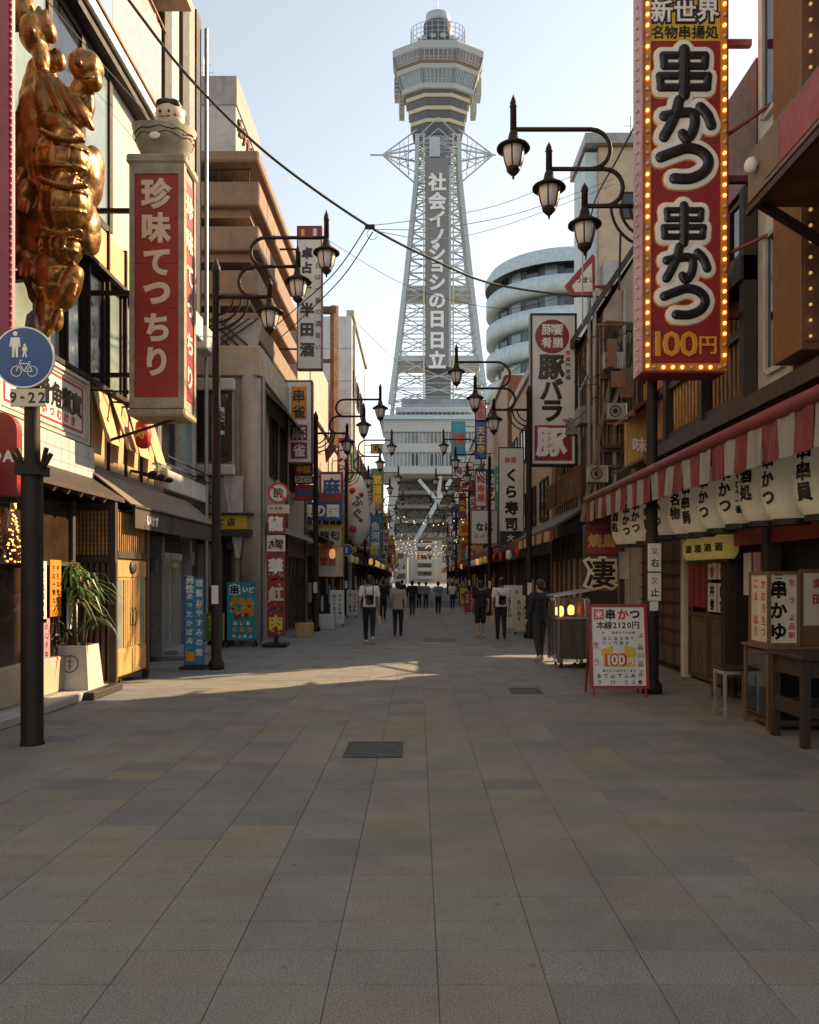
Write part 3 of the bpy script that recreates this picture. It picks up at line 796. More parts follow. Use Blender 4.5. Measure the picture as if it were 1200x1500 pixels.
# ================================================================ farther west row
def shop(side, y0, y1, h, wall, label, x=4.35, floors=2, awn='awning_tan', glow=True, win='glass_dark', depth=7, zc=3.3, setback=0.0):
    s = 1 if side == 'w' else -1
    xf = -x * s
    t = thing('shop_building', (xf - s * depth / 2, (y0 + y1) / 2, 0), label, 'building')
    bx(t, 'wall', wall, xf - s * depth, xf, y0, y1 - .01, 0, h)
    bx(t, 'parapet', 'concrete_pale' if h > 8 else 'timber_dark', xf - s * .3, xf + s * .14, y0 + .005, y1 - .02, h + .003, h + .35)
    n = max(1, int((y1 - y0) / 2.6))
    for k in range(1, floors):
        z = 3.9 + (k - 1) * (h - 4.2) / max(1, floors - 1)
        for i in range(n):
            ya = y0 + (i + .2) * (y1 - y0) / n; yb = y0 + (i + .8) * (y1 - y0) / n
            pane(t, xf, ya, yb, z, z + min(1.5, (h - 4.2) / max(1, floors - 1) * .62), s, win, nv=2, fw=.08)
    bx(t, 'opening_shade_sheet', 'inside_shade', xf + s * .003, xf + s * .02, y0 + .3, y1 - .3, .05, 2.6)  # no real hole: shade of the shop painted as a near-black sheet
    for i in range(n + 1):
        y = y0 + .25 + i * (y1 - y0 - .6) / n
        bx(t, 'post', 'timber_dark', xf + s * .021, xf + s * .14, y, y + .12, 0, 2.62)
    rr = random.Random(int(y0 * 7) + s)
    for i in range(n * 2):
        y = y0 + .5 + (i + rr.random() * .5) * (y1 - y0 - 1.2) / (n * 2); z = rr.uniform(.5, 1.6)
        bx(t, 'display_board', rr.choice(['sign_white', 'sign_red', 'sign_yellow', 'sign_cream', 'timber_gold', 'curtain', 'metal_silver']), xf + s * .15, xf + s * .19, y, y + rr.uniform(.3, .8), z - rr.uniform(.3, .5), z + rr.uniform(.3, .6))
    m = MB(); slope_sheet(m, y0 + .2, y1 - .2, xf + s * .02, zc + .35, xf + s * .95, zc - .1, .05); m.build('awning', awn, t)
    m = MB(); m.box(xf + s * .94, xf + s * .97, y0 + .2, y1 - .2, zc - .42, zc - .12); m.build('valance', awn, t)
    if glow:
        for i in range(n):
            y = y0 + (i + .5) * (y1 - y0) / n
            m = MB(); m.lathe([(.05, -.19), (.11, -.14), (.125, 0), (.11, .14), (.05, .19)], (xf + s * 1.0, y, zc - .62), 10); m.build('lantern', rr.choice(['bulb_dim', 'paper_red', 'paper_red', 'paper_lantern', 'paper_yellow']), t, True)
    return t
w3 = shop('w', 29.55, 44.8, 8.4, 'panel_beige', 'low beige shop house with a fat brown air duct, behind vertical signs', x=4.35, floors=2, awn='awning_dark')
m = MB()
m.tube([(-3.95, 37.5, 8.0), (-3.95, 37.5, 14.6)], .2, 4); m.tube([(-3.95, 37.5, 8.05), (-4.7, 37.5, 7.0)], .2, 4)
m.bar((-4.6, 37.5, 14.4), (-3.85, 37.5, 14.4), .3); m.bar((-4.6, 37.5, 12.0), (-3.95, 37.5, 12.0), .16)
m.build('air_duct', 'rust', w3)
bx(w3, 'upper_storey', 'siding_pink', -9, -5.0, 33, 44.7, 8.41, 12.6)
w4 = shop('w', 45, 56.5, 16.6, 'metal_white', 'tall white clad building with pink flower mural over its street side', x=3.75, floors=4, awn='awning_red')
m = MB(); rr = random.Random(8)
for i in range(46):                                       # flower mural on the camera-facing wall
    x, z = rr.uniform(-5.6, -3.85), rr.uniform(4.0, 11.2); a = rr.uniform(0, 3.14); L = rr.uniform(.12, .5)
    for q in range(rr.choice([1, 3, 5])):
        b_ = a + q * 1.25; m.prism([(x, 44.985, z), (x + L * .5 * math.cos(b_ - .3), 44.985, z + L * .5 * math.sin(b_ - .3)), (x + L * math.cos(b_), 44.985, z + L * math.sin(b_)), (x + L * .5 * math.cos(b_ + .3), 44.985, z + L * .5 * math.sin(b_ + .3))], (0, -.006 - .0004 * i, 0))
m.build('flower_mural', 'sign_pink', w4)
m = MB()
for i in range(26):
    x, z = rr.uniform(-5.6, -3.85), rr.uniform(4, 11); m.disc((x, 44.96 - .0005 * i, z), (0, -1, 0), rr.uniform(.06, .16), .004, 10)
m.build('flower_mural', 'letter_red', w4)
m = MB()
for i in range(1, 9): m.box(-9, -3.77, 44.975, 44.995, 16.6 * i / 9, 16.6 * i / 9 + .03)
m.build('cladding_joint', 'metal_grey', w4)
bx(w4, 'corner_pipe', 'metal_grey', -3.74, -3.6, 45.6, 45.75, 3.5, 16.3)
WL = ['dim shop house with ochre front beyond the mural building', 'grey shop house in the middle of the west row', 'narrow cream shop house before the tower plaza', 'pale shop house near the tower legs on the west row', 'last grey shop house of the west row']
for i, (a, b_, h, wl_) in enumerate(((56.6, 70, 9.5, 'panel_ochre'), (70.1, 86, 11, 'stucco_grey'), (86.1, 102, 9, 'stucco_cream'), (102.1, 120, 10, 'concrete_pale'), (120.1, 138, 8, 'stucco_grey'))):
    shop('w', a, b_, h, wl_, WL[i], x=3.95 + .15 * i, floors=3, awn=['awning_red', 'awning_tan', 'awning_dark', 'awning_red', 'awning_tan'][i])

# ================================================================ east row beyond the alley
e2 = thing('gabled_house', (7, 24, 0), 'old beige gabled house with exposed timber, pipes and pent roof beside pork sign', 'building')
XR = 4.85
bx(e2, 'wall', 'siding_pink', XR, 6.35, 20.7, 28, 0, 8.6)
m = MB(); m.prism([(XR - .35, 20.4, 8.5), (6.5, 20.4, 11.5), (6.5, 20.4, 11.75), (XR - .35, 20.4, 8.75)], (0, 7.7, 0)); m.build('roof', 'timber_dark', e2)
m = MB(); m.prism([(XR, 20.7, 8.6), (6.35, 20.7, 8.6), (6.35, 20.7, 11.2), (XR, 20.7, 8.7)], (0, 7.2, 0)); m.build('gable', 'siding_pink', e2)
for i in range(12): bx(e2, 'siding_board', 'timber_dark' if i % 4 else 'timber_mid', XR + .02, 6.3, 20.66, 20.695, 3.4 + i * .42, 3.4 + i * .42 + .405, b=.004)
for z in (5.0, 6.9): bx(e2, 'front_beam', 'timber_mid', XR - .1, 6.3, 20.5, 20.655, z, z + .16)
for i in range(14): bx(e2, 'baluster', 'rust', XR + i * .11, XR + i * .11 + .03, 20.36, 20.39, 5.18, 5.9)
bx(e2, 'balcony_rail', 'rust', XR - .05, 6.3, 20.34, 20.41, 5.9, 5.95); bx(e2, 'balcony_floor', 'timber_dark', XR - .05, 6.3, 20.3, 20.49, 5.08, 5.17)
fpane(e2, 20.65, 5.2, 6.0, 7.2, 8.2, 'glass_dark', frame='timber_mid', nv=2); fpane(e2, 20.65, 5.3, 5.9, 5.6, 6.6, 'glass_warm', frame='timber_mid', nv=2)
for x, z in ((5.1, 6.0), (5.0, 7.3), (4.62, 4.4)):
    u = bx(e2, 'air_unit', 'metal_grey', x - .25, x + .25, 20.22, 20.5, z - .22, z + .22, b=.02); m = MB(); m.disc((x - .05, 20.219, z), (0, -1, 0), .15, .006, 20, .12); m.disc((x - .05, 20.219, z), (0, -1, 0), .07, .006, 16); m.build('fan_grille', 'metal_black', u)
for y in (21.6, 23.3, 25.6):
    u = bx(e2, 'air_unit', 'metal_grey', XR - .45, XR - .06, y, y + .6, 5.95, 6.45, b=.02)
    bx(e2, 'balcony_rail', 'rust', XR - .5, XR - .46, y - .4, y + 1.4, 4.75, 4.8)
    for i in range(13): bx(e2, 'baluster', 'rust', XR - .495, XR - .47, y - .4 + i * .14, y - .37 + i * .14, 4.0, 4.75)
for y in (21.2, 22.9, 24.9, 26.4):
    pane(e2, XR, y, y + 1.1, 4.2, 5.8, -1, 'glass_dark', frame='timber_mid', nv=2)
    pane(e2, XR, y, y + 1.1, 6.6, 7.9, -1, 'glass_dark', frame='timber_mid', nv=2)
for i in range(18): bx(e2, 'slat', 'timber_mid', XR - .05, XR - .003, 20.8 + i * .4, 20.86 + i * .4, 3.5, 8.4)
m = MB(); slope_sheet(m, 20.6, 28, XR - .02, 3.9, 3.55, 3.1, .08); m.build('pent_roof', 'timber_dark', e2)
for i in range(16): bx(e2, 'eave_panel', 'panel_ochre' if i % 3 else 'awning_red', 3.5, 3.54, 20.65 + i * .46, 21.06 + i * .46, 2.72, 3.0)
bx(e2, 'opening_shade_sheet', 'inside_shade', XR - .02, XR - .004, 20.9, 27.8, .05, 3.0)  # black sheet stands in for the shade within
for i in range(9): bx(e2, 'post', 'timber_mid', XR - .16, XR - .021, 20.8 + i * .86, 20.95 + i * .86, 0, 3.1)
for i in range(7): bx(e2, 'panel_door', ['stucco_cream', 'curtain', 'timber_gold', 'sign_cream'][i % 4], XR - .1, XR - .03, 21.0 + i * .98, 21.75 + i * .98, .1, 2.3)
m = MB()
for k, (y, x) in enumerate(((20.6, 4.6), (20.55, 5.1), (21.0, 4.55), (22.0, 4.5))): m.tube([(x, y, 3.6), (x, y, 6.0 + k * .3), (x + .25 * (k % 2), y, 6.8 + k * .2), (x + .25 * (k % 2), y, 9.2)], .05, 7)
m.build('drain_pipe', 'metal_grey', e2)
m = MB(); m.tube([(4.25, 20.5, 3.2), (5.3, 20.58, 8.2)], .06, 7); m.build('leaning_pipe', 'awning_tan', e2)
m = MB()
for i in range(10):
    p = Vector((rr.uniform(4.3, 5.4), 20.45 + rr.uniform(-.1, .1), rr.uniform(6, 9))); pts = [p]
    for q in range(6): p = p + Vector((rr.uniform(-.25, .25), rr.uniform(-.06, .06), rr.uniform(-.35, .2))); pts.append(p)
    m.tube(pts, .014, 5)
m.build('loose_wire', 'cable', e2)
m = MB(); m.tube([(4.35, 20.9, 8.4), (4.35, 20.9, 11.7)], .02, 6)
for z, w in ((10.9, .2), (11.2, .16), (10.6, .24)): m.bar((4.35 - w, 20.9, z), (4.35 + w, 20.9, z), .012)
m.build('antenna', 'metal_grey', e2)

rk = random.Random(91)                                       # bolted-on frames, rails and boards of the old house
for i in range(22):
    x, z = rk.uniform(4.5, 6.2), rk.uniform(3.6, 9.2); fr_ = MB()
    if i % 2: fr_.bar((x, 20.3 - .02 * i % .2, z), (x + rk.uniform(-.2, .2), 20.3, z + rk.uniform(.6, 1.8)), .05)
    else: fr_.bar((x, 20.28, z), (x + rk.uniform(.5, 1.2), 20.3, z + rk.uniform(-.1, .1)), .05)
    fr_.build('old_frame', rk.choice(['rust', 'timber_mid', 'timber_dark', 'metal_dark']), e2)
for i in range(6): x, z = rk.uniform(4.6, 6.0), rk.uniform(3.5, 7.6); bx(e2, 'nailed_board', rk.choice(['sign_brown', 'timber_mid', 'sign_cream', 'rust']), x, x + rk.uniform(.2, .5), 20.18 - .012 * i, 20.19 - .012 * i, z, z + rk.uniform(.3, .8))
bk = thing('plain_tower_block', (9, 32, 0), 'plain pale block with dark roof edge behind the street lamps', 'building')
bx(bk, 'wall', 'stucco_cream', 7.1, 15, 31, 33.5, 0, 18.6); bx(bk, 'side_strip', 'curved_blue', 6.6, 7.09, 31.2, 33.4, 0, 18.5)
bx(bk, 'roof_edge', 'metal_grey', 6.5, 15.2, 30.7, 33.8, 18.61, 19.0)
for i in range(3): fpane(bk, 31, 8.0 + i * 1.4, 8.7 + i * 1.4, 15.8, 16.8, 'glass_dark')
m = MB(); m.box(7.15, 7.9, 30.4, 30.98, 13.0, 13.9); m.build('air_unit', 'metal_grey', bk)
m = MB(); m.tube([(8.6, 32, 19), (8.6, 32, 20.4)], .02, 5); m.bar((8.3, 32, 20), (8.9, 32, 20), .015); m.build('antenna', 'metal_grey', bk)

cv = thing('curved_apartment', (13, 72, 0), 'pale blue apartment block with rounded banded balconies beside the tower', 'building')
CC, CR = (14.0, 76), 7.4
m = MB(); m.lathe([(CR - .9, 0), (CR - .9, 29.2)], (CC[0], CC[1], 0), 48); m.build('wall', 'tower_glass', cv, True)
for i in range(9):
    z = 5.0 + i * 2.75
    m = MB(); m.lathe([(CR - .9, z - .25), (CR, z - .25), (CR + .02, z + 1.15), (CR - .12, z + 1.15), (CR - .12, z - .05), (CR - .9, z - .05)], (CC[0], CC[1], 0), 48, caps=False); m.build('balcony', 'curved_blue', cv, True)
    for a in range(7):
        an = math.pi * (1.05 + a * .085); c0 = Vector((CC[0] + math.cos(an) * (CR - .86), CC[1] + math.sin(an) * (CR - .86), z + 1.75))
        m = MB(); m.obox(c0, (-math.sin(an), math.cos(an), 0), (math.cos(an), math.sin(an), 0), (0, 0, 1), .55, .05, .55); m.build('window', 'glass_dark' if a % 2 else 'tower_glass', cv)
m = MB(); m.lathe([(CR + .1, 29.2), (CR + .15, 29.9), (CR - .3, 30.6), (0, 30.6)], (CC[0], CC[1], 0), 48, caps=False); m.build('roof', 'curved_blue', cv, True)

bx_ = shop('e', 28.1, 40, 10.2, 'panel_beige', 'weathered beige shop house with awning behind the sushi sign', x=4.75, floors=3, awn='awning_red')
EL = ['brown shop house with red awning in the middle of the east row', 'grey shop house beside the blue picture signs', 'cream shop house past the blue picture signs', 'dim shop house near the tower legs on the east row', 'last shop house of the east row before the tower']
for i, (a, b_, h, wl_) in enumerate(((40.1, 54, 12.0, 'sign_brown'), (54.1, 70, 13.0, 'stucco_grey'), (70.1, 88, 12.5, 'stucco_cream'), (88.1, 108, 12, 'panel_beige'), (108.1, 134, 11, 'stucco_grey'))):
    shop('e', a, b_, h, wl_, EL[i], x=4.55 + .12 * i, floors=2 + i % 2, awn=['awning_red', 'awning_dark', 'awning_red', 'awning_tan', 'awning_red'][i])
# far white block seen through the tower's arch
fb = thing('white_apartment', (4, 262, 0), 'white stepped apartment block seen through the arch under the tower', 'building')
bx(fb, 'wall', 'concrete_pale', -8, 13, 262, 275, 0, 24)
bx(fb, 'bay', 'tower_white', -2.6, 6.6, 261.99, 262.1, 0, 18)
for i in range(6):
    bx(fb, 'balcony', 'tower_white', -.2, 4.8, 260.4, 261.99, 1.2 + i * 2.7, 2.3 + i * 2.7)
    bx(fb, 'window', 'glass_dark', .0, 4.6, 261.9, 261.98, 2.4 + i * 2.7, 3.6 + i * 2.7)
for x, w, h, nm in ((-22, 14, 15, 'grey far block on the west side past the tower'), (14, 16, 13, 'beige far block on the east side past the tower'), (-7.5, 4.5, 9, 'small far house past the tower legs')):
    t = thing('far_building', (x + w / 2, 240, 0), nm, 'building')
    bx(t, 'wall', 'stucco_grey' if x < 0 else 'stucco_cream', x, x + w, 236, 250, 0, h)
    for i in range(int(h / 3)): fpane(t, 236, x + .8, x + w - .8, 1.4 + i * 3, 2.9 + i * 3, 'glass_dark', nv=5, fw=.15)

# ================================================================ the tower
TX, TY = PX(641.5, 150), 150.0
K = 150 / FPX
def TZ(py): return EYE + (VY - py) * K
TS = .56                                                   # plan depth against width
tw = thing('observation_tower', (TX, TY, 0), 'tall steel lattice observation tower with octagonal decks and vertical lettering', 'tower')
ph8 = R(22.5); C8 = math.cos(R(22.5))
def oct_(prof): 
    m = MB(); m.lathe([(hw * K / C8, TZ(py)) for hw, py in prof], (TX, TY, 0), 8, ph8, TS, caps=True); return m
oct_([(35, 207), (37, 197), (40, 176), (43, 160), (46, 149), (50, 143)]).build('funnel', 'steel_tower_dark', tw)
for hw, a, b_ in ((46, 157, 152), (42.5, 174, 169), (39.5, 191, 186)):
    oct_([(hw - 1, a), (hw, a), (hw + .6, b_), (hw - 1, b_)]).build('yellow_ring', 'tower_yellow', tw)
oct_([(50, 147), (52.5, 146), (53, 140), (51, 139.5)]).build('fascia', 'tower_white', tw)
oct_([(51, 139.4), (56.5, 121)]).build('glazing_core', 'tower_glass', tw)
oct_([(56, 120.8), (58.5, 120), (60, 114), (58, 113)]).build('fascia', 'tower_white', tw)
oct_([(58.5, 112.8), (60, 110), (60.5, 109.5)]).build('soffit', 'concrete_brown', tw)
oct_([(60.3, 109.3), (64, 95)]).build('glazing_core', 'tower_glass_warm', tw)
oct_([(63.5, 94.8), (65.5, 94.4), (66, 85.5), (62, 82), (50, 80)]).build('fascia', 'tower_white', tw)
def octpt(hw, py, a):                                        # corner a of an octagon level
    an = ph8 + a * math.pi / 4; r = hw * K / C8
    return Vector((TX + r * math.cos(an), TY + r * math.sin(an) * TS, TZ(py)))
for (h0, y0_, h1, y1_) in ((51.2, 139.4, 56.8, 121), (60.5, 109.3, 64.3, 95)):
    m = MB()
    for a in range(3, 8):
        p0, p1, q0_, q1_ = octpt(h0, y0_, a), octpt(h0, y0_, a + 1), octpt(h1, y1_, a), octpt(h1, y1_, a + 1)
        for i in range(9):
            t = i / 8; m.bar(p0.lerp(p1, t), q0_.lerp(q1_, t), .14 if i % 8 else .3)
        for t in (0.02, .3, .98): m.bar(p0.lerp(q0_, t), p1.lerp(q1_, t), .1)
    m.build('mullion', 'tower_white', tw)
    for a in range(3, 8):
        if a == 5 or True:
            pass
for a in (3, 7):                                             # boxy side frames
    for h, y0_, y1_ in ((60, 136, 112), (53, 163, 138)):
        p = octpt(h, (y0_ + y1_) / 2, a if a == 3 else 8)
        m = MB()
        for i in range(5):
            z = TZ(y0_) + (TZ(y1_) - TZ(y0_)) * i / 4; m.box(p.x - .5, p.x + .5, p.y - 1.4, p.y + 1.4, z - .1, z + .1)
        for dx in (-.45, .45):
            for dy in (-1.3, 0, 1.3): m.box(p.x + dx - .07, p.x + dx + .07, p.y + dy - .07, p.y + dy + .07, TZ(y0_), TZ(y1_))
        m.build('side_gantry', 'steel_tower', tw)
m = MB(); m.lathe([(21 * K, TZ(72)), (21 * K, TZ(37.5)), (20 * K, TZ(37))], (TX, TY, 0), 24, sy=TS + .2); m.build('upper_drum', 'steel_tower_dark', tw, True)
m = MB(); m.lathe([(18 * K, TZ(38)), (17.5 * K, TZ(23)), (16 * K, TZ(22))], (TX, TY, 0), 24, sy=TS + .2); m.build('top_drum', 'steel_tower', tw, True)
m = MB()
for i in range(28):
    an = 2 * math.pi * i / 28; x, y = TX + 39.5 * K * math.cos(an), TY + 39.5 * K * math.sin(an) * TS
    m.box(x - .05, x + .05, y - .05, y + .05, TZ(80), TZ(45))
for py in (45, 52, 59, 66):
    m.tube([(TX + 39.5 * K * math.cos(2 * math.pi * i / 32), TY + 39.5 * K * math.sin(2 * math.pi * i / 32) * TS, TZ(py)) for i in range(33)], .06, 4)
m.build('roof_railing', 'steel_tower', tw)
m = MB(); m.lathe([(30 * K, TZ(80)), (30 * K, TZ(66)), (27 * K, TZ(66))], (TX, TY, 0), 24, sy=TS); m.build('roof_deck', 'steel_tower_dark', tw)
for i in range(6):
    an = math.pi * (1.05 + .18 * i); bx(tw, 'roof_unit', 'steel_tower', TX + 26 * K * math.cos(an) - .5, TX + 26 * K * math.cos(an) + .5, TY + 26 * K * TS * math.sin(an) - .4, TY + 26 * K * TS * math.sin(an) + .4, TZ(66) + .01, TZ(60))
m = MB(); m.tube([(TX, TY, TZ(22)), (TX, TY, TZ(-8))], .05, 5); m.build('mast', 'steel_tower', tw)
# shaft
def hw_at(py):                                               # half width of the lattice at a photo row
    pts = [(207, 30), (260, 31), (300, 34.5), (420, 47), (500, 56), (550, 62), (600, 68.5), (720, 84), (860, 104)]
    for (a, b_), (c, d) in zip(pts, pts[1:]):
        if a <= py <= c: return b_ + (d - b_) * (py - a) / (c - a)
    return pts[-1][1]
def leg(py, sx, sy): 
    h = hw_at(py) * K; return Vector((TX + sx * h, TY + sy * h * TS, TZ(py)))
rows = [207, 219, 232, 246, 261, 277, 294, 312, 331, 350, 370, 390, 410, 430, 455, 480, 506, 532, 560, 580, 600]
for sx in (-1, 1):
    for sy in (-1, 1):
        m = MB()
        for a, b_ in zip(rows, rows[1:]): m.bar(leg(a, sx, sy), leg(b_, sx, sy), .8, .8)
        m.build('corner_leg', 'steel_tower', tw)
m = MB()
for i, (a, b_) in enumerate(zip(rows, rows[1:])):
    for (u, v) in (((-1, -1), (1, -1)), ((-1, 1), (1, 1)), ((-1, -1), (-1, 1)), ((1, -1), (1, 1))):
        p0, p1, q0_, q1_ = leg(a, *u), leg(a, *v), leg(b_, *u), leg(b_, *v)
        m.bar(p0, p1, .18); m.bar(p0.lerp(p1, .5), q0_, .16); m.bar(p0.lerp(p1, .5), q1_, .16)
        m.bar(p0, q0_.lerp(q1_, .5), .15); m.bar(p1, q0_.lerp(q1_, .5), .15)
        m.bar(p0.lerp(q0_, .5), p1.lerp(q1_, .5), .12)
m.build('bracing', 'steel_tower', tw)
for py in (430, 532):
    m = MB(); h = hw_at(py) * K; m.box(TX - h, TX + h, TY - h * TS, TY + h * TS, TZ(py + 6), TZ(py - 2)); m.build('gallery', 'steel_tower', tw)
cw = 18.5 * K
bx(tw, 'lift_shaft', 'tower_panel', TX - cw, TX + cw, TY - 2.2, TY + 2.2, TZ(612), TZ(206))
FYT = TY - hw_at(560) * K * TS - .5
bx(tw, 'letter_board', 'tower_panel', TX - 18 * K, TX + 14.5 * K, FYT, FYT + .5, TZ(548) , TZ(252))
bx(tw, 'letter_board_edge', 'steel_tower', TX + 14.6 * K, TX + 18 * K, FYT + .1, FYT + .5, TZ(548), TZ(262))
bx(tw, 'upper_board', 'steel_tower', TX - 13 * K, TX + 2 * K, FYT + .02, FYT + .5, TZ(250), TZ(222))
for sx in (-1, 1): bx(tw, 'yellow_tube', 'tower_yellow', TX + sx * 20.8 * K - .13, TX + sx * 20.8 * K + .13, FYT - .2, FYT + .2, TZ(600), TZ(218))
m = MB(); ks = FYT / 150.0
for ch, py in (('社', 267), ('会', 295), ('イ', 321), ('ノ', 347), ('・', 360), ('シ', 371), ('ョ', 390), ('シ', 414), ('の', 441), ('日', 468), ('日', 499), ('立', 527)):
    letters(m, ch, (TX - 2 * K, FYT - .004, EYE + (VY - py) * FYT / FPX), 25.5 * K, 'front', 2, relief=.25, sx=.98, sy=1.0)
m.build('letter', 'letter_white', tw)
m = MB()                                                      # spiked side booms
for sx in (-1, 1):
    m = MB(); tip = Vector((TX + sx * 81 * K, TY, TZ(227))); 
    for sy in (-1, 1):
        for py, w in ((199, .2), (228, .24), (262, .2)):
            b0 = leg(min(max(py, 207), 600), sx, sy); b0.z = TZ(py); m.bar(b0, tip, w)
            for t in (.25, .5, .75): m.bar(b0.lerp(tip, t), leg(226, sx, sy).lerp(tip, t), .12)
        m.bar(Vector((TX + sx * 50 * K, TY + sy * 1.2, TZ(214))), Vector((TX + sx * 42 * K, TY + sy * 1.5, TZ(250))), .12)
        m.bar(Vector((TX + sx * 60 * K, TY + sy * .8, TZ(238))), Vector((TX + sx * 36 * K, TY + sy * 1.5, TZ(226))), .12)
    m.bar(tip, tip + Vector((sx * 18 * K if sx < 0 else 4 * K, 0, 0)), .22)
    m.build('boom', 'steel_tower', tw)
m = MB()
for sx in (-1, 1):
    for k_ in range(3): m.bar((TX + sx * 26 * K, FYT + 1, TZ(215 + k_ * 14)), (TX, FYT + 1, TZ(190 + k_ * 16)), .16)
m.build('bracing', 'steel_tower', tw)
# glass-fronted base halls
def slabb(name, mat, hw, y_top, y_bot, dep, fr=0): return bx(tw, name, mat, TX - hw * K, TX + hw * K, TY - dep, TY + dep * .6, TZ(y_bot), TZ(y_top))
slabb('roof_terrace', 'steel_tower', 60, 611, 618, 9); slabb('terrace_glass', 'tower_glass', 52, 597, 610.8, 7.5)
slabb('hall', 'tower_white', 76, 632, 648, 11); slabb('hall_glazing', 'steel_tower', 74, 648.2, 664, 10.4)
slabb('hall', 'tower_white', 78, 664.2, 676, 11); slabb('hall_glazing', 'steel_tower', 74, 676.2, 695, 10.4); slabb('hall', 'tower_white', 80, 695.2, 705, 11.2)
slabb('roof_terrace', 'curved_blue', 82, 626, 631.8, 11.6)
for row, y0_, y1_, n, mt in ((0, 649.5, 662, 17, 'tower_glass_warm'), (1, 678, 693, 17, 'steel_tower_dark')):
    for i in range(n):
        hx = (-46 + i * 6.6) * K
        if i in (3, 11): continue
        bx(tw, 'window', mt if i % 4 else 'tower_glass', TX + hx + .08, TX + hx + 5.2 * K, TY - 10.5, TY - 10.41, TZ(y1_), TZ(y0_))
m = MB()
for i in range(30): m.box(TX + (-74 + i * 5.1) * K - .05, TX + (-74 + i * 5.1) * K + .05, TY - 10.9, TY - 10.55, TZ(695), TZ(640))
m.build('facade_fin', 'metal_white', tw)
m = MB()
for i in range(24): m.box(TX + (-70 + i * 6.1) * K, TX + (-70 + i * 6.1) * K + .08, TY - 11.6, TY - 11.5, TZ(625.8), TZ(612))
for py in (613, 619): m.box(TX - 70 * K, TX + 72 * K, TY - 11.6, TY - 11.5, TZ(py) - .05, TZ(py) + .05)
m.build('terrace_railing', 'steel_tower', tw)
for sx in (-1, 1):                                              # splayed feet and arch braces
    for sy in (-1, 1):
        m = MB(); a = Vector((TX + sx * 60 * K, TY + sy * 7.5, TZ(705))); b_ = Vector((TX + sx * 78 * K, TY + sy * 8.5, 0)); m.bar(a, b_, 1.5, 1.5); m.build('foot', 'concrete_pale', tw)
m = MB()
m.bar((TX + 2 * K, TY - 9.6, TZ(705)), (TX - 2 * K, TY - 9.6, TZ(745)), .6); m.bar((TX - 2 * K, TY - 9.6, TZ(742)), (TX - 62 * K, TY - 9.6, TZ(846)), .75)
m.bar((TX - 2 * K, TY - 9.7, TZ(742)), (TX - 28 * K, TY - 9.7, TZ(712)), .6); m.bar((TX - 2 * K, TY - 9.8, TZ(742)), (TX + 16 * K, TY - 9.8, TZ(712)), .7)
m.bar((TX + 60 * K, TY - 9.6, TZ(708)), (TX + 78 * K, TY - 9.6, TZ(846)), 1.0)
m.build('arch_brace', 'steel_tower', tw)
for i, py in enumerate((722, 742, 763, 782)):
    slabb('arch_beam', 'stucco_grey', 66, py, py + 5, 4 - i * .3)
m = MB()
for i in range(9):
    for j in range(4):
        x0_ = TX + (-64 + i * 15) * K; z0_, z1_ = TZ(710 + j * 20), TZ(728 + j * 20)
        m.bar((x0_, TY - 3, z0_), (x0_ + 15 * K, TY - 3, z1_), .22); m.bar((x0_ + 15 * K, TY - 3, z0_), (x0_, TY - 3, z1_), .22)
m.build('arch_lattice', 'steel_tower_dark', tw)
bx(tw, 'arch_soffit', 'stucco_grey', TX - 70 * K, TX + 70 * K, TY + 2, TY + 6, TZ(790), TZ(706))
# ================================================================ street lamps with three stepped arms
def lantern_head(t, x, y, z, sc=1.0):
    """hanging lamp whose arm joins at height z"""
    m = MB(); m.lathe([(.02, .02), (.065, -.06), (.09, -.17), (.25, -.27), (.255, -.30), (.185, -.285)], (x, y, z), 20); hat = m.build('lamp_shade', 'metal_dark', t, True)
    g = MB(); g.lathe([(.168, -.29), (.164, -.36), (.136, -.50), (.095, -.60)], (x, y, z), 18); g.build('lamp_glass', 'lamp_glass', hat, True)
    r = MB()
    for k in range(6):
        an = k * math.pi / 3 + .26
        r.tube([(x + math.cos(an) * q, y + math.sin(an) * q, z + h) for q, h in ((.171, -.29), (.168, -.36), (.14, -.50), (.098, -.60))], .011, 5)
    r.build('lamp_rib', 'metal_dark', hat)
    q = MB(); q.lathe([(.11, -.59), (.10, -.63), (.045, -.69), (.02, -.70), (.018, -.74), (.0, -.77)], (x, y, z), 14); q.build('lamp_tip', 'metal_dark', hat, True)
